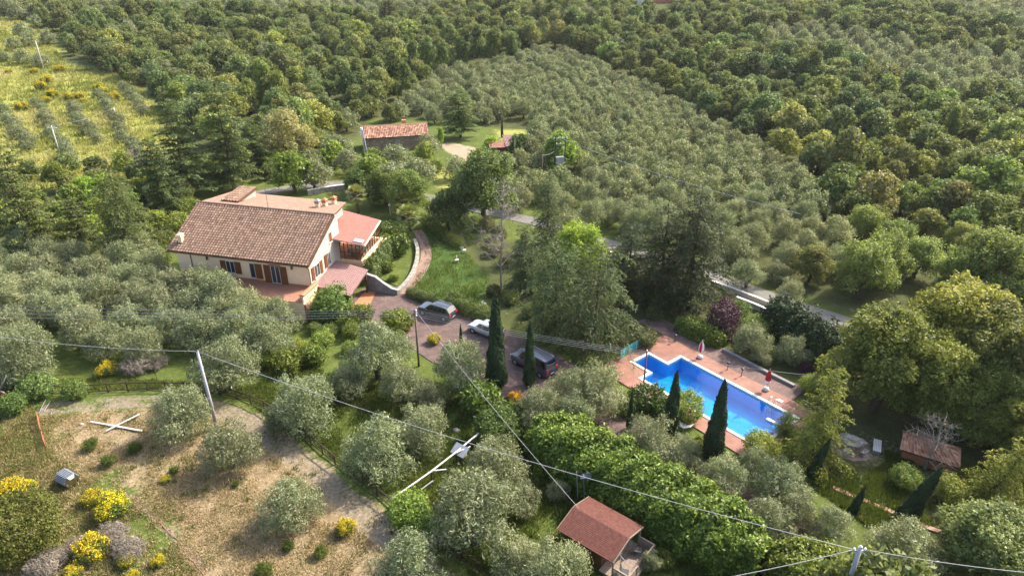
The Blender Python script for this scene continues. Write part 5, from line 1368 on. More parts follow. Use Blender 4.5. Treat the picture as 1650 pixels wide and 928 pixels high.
an = MB(); an.tube([(-9.2, 7.4, 9.3), (-9.2, 7.4, 12.0)], 0.03, 6); an.tube([(-9.7, 7.4, 11.9), (-8.5, 7.4, 11.9)], 0.018, 5)
for k in range(6): an.tube([(-9.6 + k * 0.2, 7.1, 11.9), (-9.6 + k * 0.2, 7.7, 11.9)], 0.012, 4)
tag(an.build('aerial', 'metal_dark', villa))
# verandah
vb = MB(); vb.box((-1.99, 8.11, -0.2), (2.75, 15.4, 2.55)); vb.box((-2.0, 7.75, 2.55), (3.05, 15.7, 3.0)); vb.build('verandah_base', 'plaster', villa)
vr = MB(); VQ = [(4.04, 6.75, 5.72), (2.75, 14.65, 6.0), (-3.5, 14.7, 7.09), (0.02, 6.25, 6.42)]
tiled(vr, VQ[0], VQ[1], VQ[2], VQ[3], 30, 13, 0.02, 0.05, 4, 0, 5, 0.12, 1, 0.12)
vr.build('verandah_roof', ['tile_red', 'plaster_white'], villa)
vg = MB(); vg.tube([(4.12, 6.75, 5.62), (2.83, 14.7, 5.9)], 0.09, 8); vg.bar((4.0, 6.7, 5.55), (2.72, 14.65, 5.82), 0.06, 0.28); vg.build('verandah_gutter', 'plaster_white', villa)
sp = MB(); sp.add([(2.55, 6.85, 6.12), (3.75, 7.0, 5.92), (3.6, 7.95, 5.94), (2.4, 7.8, 6.16)], [(0, 1, 2, 3)]); sp.add([(2.55, 6.8, 5.95), (3.75, 6.95, 5.75), (3.6, 7.9, 5.78), (2.4, 7.75, 5.98)], [(3, 2, 1, 0)]); sp.build('skylight', 'metal_grey', villa)
vp = MB()
for k in range(6): xx = 0.0 + k * 0.56; zz = 6.28 - k * 0.16; vp.box((xx, 7.8, 3.0), (xx + 0.09, 7.89, zz))
vp.bar((0.0, 7.845, 5.1), (2.85, 7.845, 5.1), 0.07, 0.08); vp.bar((0.0, 7.845, 4.0), (2.85, 7.845, 4.0), 0.07, 0.07)
for k in range(9): yy = 7.8 + k * 0.93; vp.box((2.8 - 0.09 * k, yy, 3.0), (2.89 - 0.09 * k, yy + 0.09, 5.72 + 0.03 * k))
vp.bar((2.845, 7.8, 4.0), (2.1, 15.3, 4.0), 0.07, 0.07)
vp.build('verandah_frame', 'dark_wood', villa)
vl = MB(); vl.add([(0.05, 7.84, 3.0), (2.84, 7.84, 3.0), (2.84, 7.84, 5.6), (0.05, 7.84, 6.2)], [(0, 1, 2, 3)]); vl.add([(2.845, 7.84, 3.0), (2.12, 15.3, 3.0), (2.12, 15.3, 5.85), (2.845, 7.84, 5.65)], [(0, 1, 2, 3)])
vl.build('verandah_pane', 'verandah_glass', villa)
vi = MB(); vi.box((-1.95, 8.0, 3.003), (2.4, 15.2, 3.02)); vi.build('verandah_floor', 'terracotta', villa)
vt = MB(); vt.box((0.6, 8.6, 3.65), (1.9, 9.6, 3.75)); vt.box((0.9, 8.9, 3.02), (1.6, 9.3, 3.65)); vt.build('verandah_table', 'wicker', villa)
vs_ = MB()
for xx, yy in ((0.3, 9.0), (2.05, 10.2), (0.9, 10.4)): vs_.box((xx, yy, 3.02), (xx + 0.5, yy + 0.5, 3.5)); vs_.box((xx, yy + 0.42, 3.5), (xx + 0.5, yy + 0.5, 4.1))
vs_.build('verandah_seating', 'white_cloth', villa)
# carport
cr = MB(); tiled(cr, (0.5, -0.15, 2.98), (5.78, -1.25, 2.78), (4.95, 5.45, 3.02), (0.02, 6.5, 3.32), 18, 14, 0.035, 0.014, 4, 0, 7, 0.14, 1, 0.10)
cr.build('carport_roof', ['tile_plum', 'dark_wood'], villa)
cp = MB()
for a, b in ((5.35, -0.9), (4.75, 4.95), (0.85, -0.05), (3.2, -0.5)): cp.box((a - 0.09, b - 0.09, -0.1), (a + 0.09, b + 0.09, 2.72))
cp.build('carport_post', 'dark_wood', villa)
# terrace before the villa
tb = MB(); tb.box((-9.0, -3.7, -0.2), (1.0, -0.02, FZ - 0.06)); tb.box((-18.8, -1.3, -0.2), (-9.003, -0.02, FZ - 0.06)); tb.build('terrace_base', 'plaster', villa)
tf = MB(); tf.box((-9.05, -3.75, FZ - 0.06), (1.0, -0.021, FZ - 0.02)); tf.box((-18.85, -1.35, FZ - 0.06), (-9.053, -0.021, FZ - 0.02)); tf.build('terrace_floor', 'house_tile', villa)
for nm, lo, hi in (('terrace_parapet', (0.75, -3.6, FZ - 0.02), (1.0, -0.1, FZ + 0.75)),):
    pm = MB(); pm.box(lo, hi); po = pm.build(nm, 'plaster', villa)
    pc = MB(); tiled(pc, (0.62, -3.7, FZ + 0.78), (0.62, -0.05, FZ + 0.78), (0.88, -0.05, FZ + 0.9), (0.88, -3.7, FZ + 0.9), 14, 1, 0.03, 0.0, 4, 0, 8); tiled(pc, (1.14, -0.05, FZ + 0.78), (1.14, -3.7, FZ + 0.78), (0.88, -3.7, FZ + 0.9), (0.88, -0.05, FZ + 0.9), 14, 1, 0.03, 0.0, 4, 0, 9); pc.build('parapet_tiles', ['tile_brown', 'terracotta'], po)
st = MB()
for k in range(9): st.box((1.003, -3.7 + k * 0.02, -0.1), (1.3 + 0.0 * k, -3.4 + 0.33 * k, 0.27 * (9 - k) - 0.1)) if k == 0 else st.box((1.003, -3.4 + 0.33 * (k - 1), -0.1), (2.1, -3.4 + 0.33 * k, 0.27 * k))
st.build('stairs', 'house_tile', villa)
sheet('forecourt', [(563, 500), (590, 468), (606, 470), (590, 505)], 'terracotta', 0.09)
# grey retaining wall and curved stone wall
def wall_line(name, lab, pts, w, heights, mat, cat='wall', group=None, capmat=None):
    a, b = offset_line(pts, w / 2), offset_line(pts, -w / 2); n = len(pts); mb = MB(); cp_ = MB()
    c0 = np.array([np.mean([p[0] for p in pts]), np.mean([p[1] for p in pts])])
    vs = []; vc = []
    for i in range(n):
        t = float(ter(pts[i][0], pts[i][1])); h = heights[i] if hasattr(heights, '__len__') else heights
        A, B = a[i] - c0, b[i] - c0
        vs += [(*A, t - 0.3), (*B, t - 0.3), (*B, t + h), (*A, t + h)]
        A2, B2 = A + (A - B) * 0.12, B + (B - A) * 0.12
        vc += [(*A2, t + h), (*B2, t + h), (*B2, t + h + 0.07), (*A2, t + h + 0.07)]
    fs = []
    for i in range(n - 1):
        k = i * 4
        fs += [(k + j, k + (j + 1) % 4, k + 4 + (j + 1) % 4, k + 4 + j) for j in range(4)]
    fs += [(3, 2, 1, 0), tuple((n - 1) * 4 + j for j in range(4))]
    root = thing(name, lab, cat, (c0[0], c0[1], 0), 0, group)
    mb.add(vs, fs); mb.build('masonry', mat, root)
    cp_.add(vc, fs); cp_.build('coping', capmat or mat, root)
    return root
def hp(px, py, h): return at(px, py, h)[:2]
wall_line('retaining_wall', 'dark grey sloping retaining wall beside the carport', smooth_line([hp(590, 441, 2.3), hp(605, 446, 2.2), hp(618, 455, 1.5), hp(632, 464, 0.9), hp(640, 466, 0.7)], 3), 0.35, list(np.interp(np.linspace(0, 1, 13), [0, 0.25, 0.5, 0.75, 1], [2.3, 2.2, 1.4, 0.8, 0.6])), 'grey_concrete', capmat='concrete')
wall_line('stone_wall', 'curved pale stone wall beside the brick garden path', smooth_line([hp(668, 386, 0.6), hp(673, 402, 0.6), hp(670, 425, 0.6), hp(660, 446, 0.7), hp(646, 462, 0.7), hp(638, 468, 0.7)], 5), 0.4, 0.65, 'pale_stone', capmat='pale_stone')
sheet('garden_bed', [(594, 442), (640, 462), (660, 440), (668, 412), (664, 386), (640, 372), (620, 372), (606, 410)], 'ground', 0.1)
wall_line('road_wall', 'long low white topped wall along the grey access road', smooth_line([hp(1148, 452, 0.6), hp(1200, 471, 0.6), hp(1280, 502, 0.6), hp(1345, 526, 0.6)], 4), 0.3, 0.55, 'plaster_white', group='walls of the access road', capmat='white_stone')
wall_line('road_wall', 'short white wall below the access road above the plum tree', smooth_line([hp(1186, 478, 0.7), hp(1215, 489, 0.7), hp(1240, 500, 0.7)], 3), 0.3, 0.7, 'plaster_white', group='walls of the access road', capmat='white_stone')
wall_line('road_wall', 'pale wall beside the road behind the villa and the umbrella shaped olive', smooth_line([hp(495, 306, 1.0), hp(530, 300, 1.0), hp(565, 296, 1.0)], 3), 0.4, 0.9, 'pale_stone', group='walls of the access road', capmat='white_stone')
wall_line('road_wall', 'white wall piece left of the dark cedars by the road', smooth_line([hp(955, 392, 0.8), hp(972, 400, 0.8), hp(990, 408, 0.8)], 3), 0.4, 0.8, 'plaster_white', group='walls of the access road', capmat='white_stone')
wall_line('kerb_wall', 'low dark kerb between the pool strip and the grass verge', smooth_line([hp(1165, 563, 0.2), hp(1220, 592, 0.2), hp(1280, 622, 0.2)], 3), 0.3, 0.3, 'grey_concrete', capmat='grey_concrete')

# stone cottage
CO = (-31.2, 141.9, float(ter(-31.2, 141.9))); CAa = math.atan2(3.3, 13.3)
cot = thing('stone_cottage', 'long stone cottage with a terracotta tiled roof among the trees', 'house', CO, CAa)
CL = 13.6
cw = MB(); prof = [(0, -0.3), (5.6, -0.3), (5.6, 2.9), (2.8, 4.45), (0, 2.9)]
n = 5; cw.add([(0, y, z) for y, z in prof] + [(CL, y, z) for y, z in prof], [tuple(range(4, -1, -1)), tuple(range(5, 10))] + [(i, (i + 1) % n, n + (i + 1) % n, n + i) for i in range(n)])
cw.build('wall', 'rubble_stone', cot)
for s_, aa in ((1, [(-0.3, -0.4, 2.86), (CL + 0.3, -0.4, 2.86), (CL + 0.3, 2.8, 4.62), (-0.3, 2.8, 4.62)]), (2, [(CL + 0.3, 6.0, 2.86), (-0.3, 6.0, 2.86), (-0.3, 2.8, 4.62), (CL + 0.3, 2.8, 4.62)])):
    r_ = MB(); tiled(r_, *aa, 40, 9, 0.11, 0.05, 6, 0, 20 + s_, 0.12, 1, 0.35); r_.build('roof', ['tile_old', 'dark_wood'], cot)
r_ = MB(); r_.tube([(-0.35, 2.8, 4.66), (CL + 0.35, 2.8, 4.66)], 0.15, 8); r_.build('ridge_cap', 'tile_old', cot)
c_ = MB(); c_.box((8.6, 3.2, 4.2), (9.3, 3.9, 5.35)); c_.box((8.5, 3.1, 5.35), (9.4, 4.0, 5.45)); c_.build('chimney', 'terracotta', cot)
c_ = MB(); c_.box((6.6, -0.02, 1.1), (7.5, -0.003, 2.2)); c_.build('walled_window', 'pale_stone', cot)
# red shed
shx, shy = at(815, 248)[:2]
sh = thing('garden_shed', 'small garden shed with a red tile roof among the olives', 'shed', (shx, shy, 0), R(8))
b_ = MB(); b_.box((-2.6, -1.6, 0), (2.6, 2.0, 2.0)); b_.build('wall', 'dark_wood', sh)
r_ = MB(); tiled(r_, (-0.2, -1.8, 1.95), (4.2, -1.8, 1.95), (4.0, 3.4, 3.1), (-0.3, 3.4, 3.1), 14, 8, 0.07, 0.04, 5, 0, 31); r_.build('roof', ['tile_plum', 'dark_wood'], sh)
r_ = MB(); tiled(r_, (-3.6, -2.1, 1.9), (-0.4, -2.1, 1.9), (-0.4, 0.2, 2.5), (-3.6, 0.2, 2.5), 10, 4, 0.05, 0.04, 4, 0, 32); r_.build('porch_roof', ['tile_red', 'dark_wood'], sh)
# far houses at the very top
fx = at(1062, 4); fh = thing('far_house', 'tiny far house with a terracotta roof at the top of the wood', 'house', tuple(fx), R(10))
b_ = MB(); b_.box((-7, -3, -0.5), (7, 5, 6.2)); b_.build('wall', 'terracotta', fh)
r_ = MB(); tiled(r_, (-7.5, -3.5, 6.1), (7.5, -3.5, 6.1), (7.5, 1, 8), (-7.5, 1, 8), 20, 6, 0.1, 0.04, 4, 0, 33); tiled(r_, (7.5, 5.5, 6.1), (-7.5, 5.5, 6.1), (-7.5, 1, 8), (7.5, 1, 8), 20, 6, 0.1, 0.04, 4, 0, 34); r_.build('roof', ['tile_old', 'dark_wood'], fh)
b_ = MB(); b_.box((-13, -4.5, -0.5), (-7.2, -0.5, 3.0)); b_.build('annex', 'white_paint', fh)

# cabin
CB = (6.4, 36.2, 0.0); CBa = R(-39.3)
cab = thing('wooden_cabin', 'small wooden cabin with a red shingle roof and railed porch', 'cabin', CB, CBa)
b_ = MB(); prof = [(-1.65, 0.2), (1.65, 0.2), (1.65, 2.16), (0, 2.5), (-1.65, 2.16)]
b_.add([(-2.1, y, z) for y, z in prof] + [(1.2, y, z) for y, z in prof], [tuple(range(4, -1, -1)), tuple(range(5, 10))] + [(i, (i + 1) % 5, 5 + (i + 1) % 5, 5 + i) for i in range(5)])
b_.build('wall', 'dark_wood', cab)
r_ = MB(); tiled(r_, (-2.35, -2.1, 2.06), (2.35, -2.1, 2.06), (2.35, 0.0, 2.66), (-2.35, 0.0, 2.66), 40, 15, 0, 0.016, 1, 0, 41, 0.07, 1, 0.25); tiled(r_, (2.35, 2.1, 2.06), (-2.35, 2.1, 2.06), (-2.35, 0.0, 2.66), (2.35, 0.0, 2.66), 40, 15, 0, 0.016, 1, 0, 42, 0.07, 1, 0.25); r_.build('roof', ['shingle', 'dark_wood'], cab)
f_ = MB()
for xx in (-2.38, 2.38):
    for sy in (-1, 1): f_.bar((xx, sy * 2.08, 2.03), (xx, 0, 2.62), 0.04, 0.14)
f_.build('bargeboard', 'grey_wood', cab)
d_ = MB(); d_.box((1.2, -1.9, 0.2), (3.6, 1.9, 0.32))
for k in range(15): d_.box((1.22 + k * 0.158, -1.88, 0.323), (1.36 + k * 0.158, 1.88, 0.34))
d_.build('deck', 'grey_wood', cab)
for xx, yy, hh in ((3.5, -1.8, 1.25), (3.5, 1.8, 1.25), (3.5, -0.6, 1.25), (3.5, 0.6, 1.25), (2.25, -1.8, 2.1), (2.25, 1.8, 2.1)):
    p_ = MB(); p_.box((xx - 0.06, yy - 0.06, 0.34), (xx + 0.06, yy + 0.06, hh)); p_.build('porch_post', 'grey_wood', cab)
for a, b in (((3.5, -1.8), (3.5, -0.6)), ((3.5, 0.6), (3.5, 1.8)), ((2.25, -1.8), (3.5, -1.8)), ((2.25, 1.8), (3.5, 1.8))):
    p_ = MB()
    p_.bar((*a, 1.27), (*b, 1.27), 0.1, 0.05)
    for z_ in np.arange(0.45, 1.2, 0.17): p_.bar((*a, z_), (*b, z_), 0.03, 0.13)
    p_.build('railing', 'grey_wood', cab)
d_ = MB(); d_.box((1.203, -0.45, 0.34), (1.24, 0.45, 2.2)); d_.build('door', 'shutter_wood', cab)
wd_ = MB(); wd_.box((-0.9, -1.69, 1.0), (0.0, -1.653, 1.8)); wd_.build('window', 'window_glass', cab)
for (xx, yy) in ((2.9, -1.2), (2.6, 1.1)):
    g_ = np.array([CB[0] + xx * math.cos(CBa) - yy * math.sin(CBa), CB[1] + xx * math.sin(CBa) + yy * math.cos(CBa)])
    ch = thing('garden_chair', 'dark folded garden chair on the cabin porch' + (' by its front railing' if yy < 0 else ' by its rear railing'), 'chair', (g_[0], g_[1], 0.345), CBa + 0.4, 'porch chairs')
    m_ = MB(); m_.box((-0.25, -0.25, 0.4), (0.25, 0.25, 0.45)); m_.build('seat', 'metal_dark', ch)
    m_ = MB(); m_.bar((-0.25, 0, 0.45), (-0.38, 0, 0.95), 0.5, 0.04); m_.build('backrest', 'metal_dark', ch)
    for sx in (-1, 1):
        for sy in (-1, 1): m_ = MB(); m_.bar((sx * 0.22, sy * 0.22, 0), (sx * 0.22, sy * 0.22, 0.4), 0.04, 0.04); m_.build('leg', 'metal_dark', ch)
rk = at(931, 806)
rkt = thing('metal_rack', 'leaning grey metal rack behind the cabin roof', 'rack', (rk[0], rk[1], 0), R(-30))
m_ = MB(); m_.bar((0, 0, 0), (-0.25, 0, 2.9), 0.08, 0.05); m_.bar((0.5, 0.2, 0), (0.25, 0.2, 2.7), 0.06, 0.05); m_.build('frame', 'metal_grey', rkt)
m_ = MB(); m_.bar((0.1, 0.1, 2.5), (0.9, 0.35, 2.75), 0.7, 0.05); m_.build('panel', 'solar_panel', rkt)
# tiled hut by the stone table
hx = at(1492, 742)
hut = thing('tiled_hut', 'little barbecue hut with a ribbed pink tile roof', 'hut', (hx[0], hx[1], 0), R(-32)); hut.scale = (0.82, 0.85, 0.9)
m_ = MB(); m_.box((-2.3, -1.1, 0), (2.2, 1.1, 1.5)); m_.build('wall', 'terracotta', hut)
for i, q in enumerate((((-2.7, -1.7, 1.42), (2.7, -1.7, 1.42), (1.3, 0, 2.15), (-2.7, 0, 2.15)), ((2.7, 1.7, 1.42), (-2.7, 1.7, 1.42), (-2.7, 0, 2.15), (1.3, 0, 2.15)), ((2.7, -1.7, 1.42), (2.7, 1.7, 1.42), (1.34, 0.06, 2.14), (1.34, -0.06, 2.14)))):
    m_ = MB(); tiled(m_, *q, 16 if i < 2 else 9, 5, 0.1, 0.03, 6, 0, 50 + i); m_.build('roof', ['tile_old', 'dark_wood'], hut)
# ------------------------------------------------------------------ pool
PZ = 0.10
PR = math.atan2(PU[1], PU[0])
pool = thing('swimming_pool', 'bright blue swimming pool with a stepped end and white coping', 'pool', (PA[0], PA[1], 0), PR)
OUT = [(0, 0), (13.4, 0), (13.4, 6.2), (0, 6.2), (0, 4.0), (-2.6, 4.0), (-2.6, 1.6), (0, 1.6)]
def off_poly(poly, d):
    n = len(poly); out = []
    for i in range(n):
        p0, p1, p2 = np.array(poly[i - 1]), np.array(poly[i]), np.array(poly[(i + 1) % n])
        e1 = (p1 - p0) / np.hypot(*(p1 - p0)); e2 = (p2 - p1) / np.hypot(*(p2 - p1))
        n1, n2 = np.array([e1[1], -e1[0]]), np.array([e2[1], -e2[0]])
        out.append(tuple(p1 + d * (n1 + n2)))
    return out
O2 = off_poly(OUT, 0.33)
cp_ = MB(); n = len(OUT)
cp_.add([(*q, PZ + 0.06) for q in OUT] + [(*q, PZ + 0.06) for q in O2] + [(*q, PZ - 0.25) for q in OUT] + [(*q, PZ - 0.05) for q in O2],
        [f for i in range(n) for f in ((i, n + i, n + (i + 1) % n, (i + 1) % n), (2 * n + i, i, (i + 1) % n, 2 * n + (i + 1) % n), (n + i, 3 * n + i, 3 * n + (i + 1) % n, n + (i + 1) % n))])
cp_.build('coping', 'white_stone', pool)
bs = MB()
bs.add([(*q, PZ - 0.02) for q in off_poly(OUT, 0.01)] + [(*q, -1.5) for q in off_poly(OUT, 0.01)], [((i + 1) % n, i, n + i, n + (i + 1) % n) for i in range(n)] + [tuple(range(n, 2 * n))])
bs.build('basin', 'pool_liner', pool)
wt = MB(); wt.add([(*q, PZ - 0.09) for q in off_poly(OUT, 0.005)], [tuple(range(n))]); wt.build('pool_water', 'pool_water', pool)
stp = MB(); stp.box((12.3, 1.7, -1.4), (13.39, 4.5, -0.35)); stp.box((12.85, 1.7, -0.35), (13.39, 4.5, -0.05)); stp.build('steps', 'pool_liner', pool)
sl = MB(); sl.box((11.7, 3.9, PZ - 0.1), (13.3, 4.25, PZ + 0.05)); sl.build('step_edge', 'white_stone', pool)
for tt in (0.0, 0.55):
    ld = MB(); ld.tube([(10.6 + tt, 5.85, -0.9), (10.6 + tt, 5.9, PZ + 0.5), (10.6 + tt, 6.1, PZ + 0.85), (10.6 + tt, 6.4, PZ + 0.8), (10.6 + tt, 6.55, PZ + 0.03)], 0.025, 6); ld.build('ladder_rail', 'chrome', pool)
for k in range(3):
    ld = MB(); ld.box((10.62, 5.82, -0.75 + k * 0.28), (11.13, 5.92, -0.71 + k * 0.28)); ld.build('ladder_step', 'chrome', pool)
# terrace of four slabs round the pool
tr = MB()
def stq(s0, t0, s1, t1, z1=PZ):
    return [(PA + PU * s + PV * t) for s, t in ((s0, t0), (s1, t0), (s1, t1), (s0, t1))]
def slab(mb, s0, t0, s1, t1, z1=PZ):
    q = stq(s0, t0, s1, t1); mb.prism([tuple(p) for p in q], -0.3, z1)
slab(tr, -4.3, 4.331, 14.3, 8.5) if False else None
for a in ((-4.3, 6.531, 14.4, 8.5), (-4.3, -2.2, 14.4, -0.331), (13.731, -0.33, 14.4, 6.53), (-4.3, -0.33, -2.931, 6.53), (-2.93, 4.331, -0.331, 6.53), (-2.93, -0.33, -0.331, 1.269)):
    slab(tr, *a)
tag(tr.build('pool_terrace', 'terrace_tile'), kind='structure')
bk = MB(); slab(bk, -8.2, 8.503, 11.6, 11.3, 0.085); tag(bk.build('garden_walk', 'paver_dark'), kind='structure')
def gpt(s, t): return PA + PU * s + PV * t
# parasols closed
for (s, t, lab, hh, red) in ((1.3, 7.75, 'closed red and white parasol on the pool terrace near the clipped hedge', 2.2, 0), (9.1, 8.0, 'closed deep red parasol at the pool ladder end of the terrace', 2.5, 1)):
    p = gpt(s, t); u_ = thing('parasol', lab, 'parasol', (p[0], p[1], PZ), 0, 'closed parasols by the pool')
    m_ = MB(); m_.lathe([(0.3, 0), (0.32, 0.12), (0.26, 0.3), (0.08, 0.38)], 16); m_.build('base', 'white_paint', u_, True)
    m_ = MB(); m_.tube([(0, 0, 0.3), (0, 0, hh + 0.08)], 0.025, 8); m_.build('pole', 'white_paint', u_)
    m_ = MB(); n_ = 16; zz = [0.75, 0.95, 1.3, 1.7, hh - 0.3, hh]; rr = [0.12, 0.24, 0.26, 0.2, 0.12, 0.02]
    for z_, r_ in zip(zz, rr):
        for k in range(n_): a = 2 * PI * k / n_; q = r_ * (1.15 if k % 2 else 0.72); m_.v.append((q * math.cos(a), q * math.sin(a), z_))
    for i in range(len(zz) - 1):
        for k in range(n_):
            a, b = i * n_ + k, i * n_ + (k + 1) % n_
            m_.f.append((a, b, b + n_, a + n_)); m_.m.append(0 if red else (1 if (k // 4) % 2 else 0)); m_.t.append(0.5)
    m_.build('canopy', ['red_cloth', 'white_cloth'], u_)
    if red: m_ = MB(); m_.lathe([(0.27, 0.92), (0.285, 1.15), (0.27, 1.2)], 16); m_.build('tie_band', 'white_cloth', u_)
for s, t, lab in ((-2.5, 8.24, 'dark bollard lamp nearest the teal screen'), (4.5, 8.1, 'dark bollard lamp in the middle of the pool edge'), (6.1, 8.24, 'dark bollard lamp left of the deep red parasol')):
    p = gpt(s, t); l_ = thing('bollard_lamp', lab + ' on the terrace edge', 'garden lamp', (p[0], p[1], PZ), 0, 'bollard lamps by the pool')
    m_ = MB(); m_.lathe([(0.09, 0), (0.09, 0.03), (0.035, 0.06), (0.035, 0.75)], 10); m_.build('post', 'metal_dark', l_)
    m_ = MB(); m_.lathe([(0.05, 0.75), (0.14, 0.78), (0.13, 0.95), (0.03, 1.0)], 10); m_.build('lamp_head', 'metal_dark', l_)
a_, b_ = gpt(-3.9, 0.9), gpt(-4.3, 5.0)
ts = thing('windbreak', 'teal fabric windbreak screen at the left end of the pool', 'screen', (a_[0], a_[1], PZ))
d_ = b_ - a_
m_ = MB()
for k in range(12): q0, q1 = d_ * k / 12, d_ * (k + 1) / 12; o0 = 0.05 * math.sin(k * 1.7); o1 = 0.05 * math.sin((k + 1) * 1.7); m_.add([(q0[0] + o0, q0[1], 0.05), (q1[0] + o1, q1[1], 0.05), (q1[0] + o1, q1[1], 1.1), (q0[0] + o0, q0[1], 1.1)], [(0, 1, 2, 3)])
tso = m_.build('fabric', 'teal_cloth', ts); sol = tso.modifiers.new('thickness', 'SOLIDIFY'); sol.thickness = 0.02
for k in range(4): q0 = d_ * k / 3; m_ = MB(); m_.tube([(q0[0] + 0.06, q0[1], 0), (q0[0] + 0.06, q0[1], 1.2)], 0.03, 6); m_.build('post', 'white_paint', ts)
# drain cover plate, orange tree fruit bush stays a shrub
p = gpt(11.0, 7.5); m_ = MB(); m_.box((-0.25, -0.2, 0), (0.25, 0.2, 0.06)); o = m_.build('skimmer_lid', 'white_paint', None, False, (p[0], p[1], PZ)); o.rotation_euler = (0, 0, PR); tag(o, 'small white skimmer lid on the terrace right of the ladder', 'lid')
sn = thing('sun_lounger', 'white sun lounger half hidden between the two pool cypresses', 'sun lounger', (*at(1098, 690)[:2], 0.05), R(-40))
m_ = MB(); m_.box((-1, -0.32, 0.3), (0.4, 0.32, 0.36)); m_.build('seat', 'white_paint', sn); m_ = MB(); m_.bar((0.4, 0, 0.33), (0.95, 0, 0.75), 0.64, 0.05); m_.build('backrest', 'white_paint', sn)
for sx in (-0.9, 0.3):
    for sy in (-0.28, 0.28): m_ = MB(); m_.bar((sx, sy, 0), (sx, sy, 0.3), 0.05, 0.05); m_.build('leg', 'white_paint', sn)

# stone table group right of the pool
tx = at(1370, 722)
fl = MB(); fl.lathe([(1.75, -0.2), (1.75, 0.06)], 28); o = fl.build('stone_circle', 'rubble_stone', None, False, (tx[0], tx[1], 0)); tag(o, kind='structure')
tb_ = thing('stone_table', 'round pale stone table on a paved circle under the oaks', 'table', (tx[0], tx[1], 0.06))
m_ = MB(); m_.lathe([(0.85, 0.70), (0.88, 0.74), (0.88, 0.80), (0.84, 0.82)], 24); m_.build('tabletop', 'pale_stone', tb_)
m_ = MB(); m_.lathe([(0.4, 0), (0.22, 0.12), (0.2, 0.6), (0.35, 0.70)], 12); m_.build('pedestal', 'stone_grey', tb_)
for k in range(5):
    a = k * 2 * PI / 5 + 0.3; o = thing('stone_stool', 'curved stone stool set around the round stone table', 'stool', (tx[0] + 1.25 * math.cos(a), tx[1] + 1.25 * math.sin(a), 0.06), a, 'stone stools around the table')
    m_ = MB(); m_.box((-0.2, -0.4, 0.38), (0.2, 0.4, 0.48)); m_.build('seat', 'pale_stone', o, False, None, 0.03)
    m_ = MB(); m_.lathe([(0.18, 0), (0.13, 0.1), (0.13, 0.38)], 8); m_.build('pedestal', 'stone_grey', o)
bx = at(1412, 724)
bn = thing('garden_bench', 'pale slatted bench beside the round stone table', 'bench', (bx[0], bx[1], 0.02), R(62))
m_ = MB()
for k in range(5): m_.box((-0.9, -0.3 + k * 0.13, 0.42), (0.9, -0.2 + k * 0.13, 0.46))
m_.build('seat', 'white_paint', bn)
for sx in (-0.75, 0.75): m_ = MB(); m_.box((sx - 0.05, -0.28, 0), (sx + 0.05, 0.32, 0.42)); m_.build('leg', 'metal_grey', bn)
ux = at(1342, 700); ub = thing('parasol', 'closed blue parasol standing left of the round stone table', 'parasol', (ux[0], ux[1], 0))
m_ = MB(); m_.tube([(0, 0, 0), (0, 0, 2.1)], 0.025, 6); m_.build('pole', 'metal_grey', ub); m_ = MB(); m_.lathe([(0.08, 0.6), (0.16, 0.8), (0.13, 1.5), (0.02, 2.0)], 10); m_.build('canopy', 'blue_cloth', ub)
TP = smooth_line(P_([(1342, 786), (1375, 800), (1410, 814), (1438, 826), (1475, 842), (1510, 856), (1560, 866), (1600, 905)]), 4)
ribbon('garden_edging', TP, 0.4, 'red_hose', 0.12)
ribbon('garden_path', smooth_line(P_([(1390, 828), (1420, 846), (1450, 856), (1500, 890)]), 4), 1.4, 'paver_dark', 0.06)

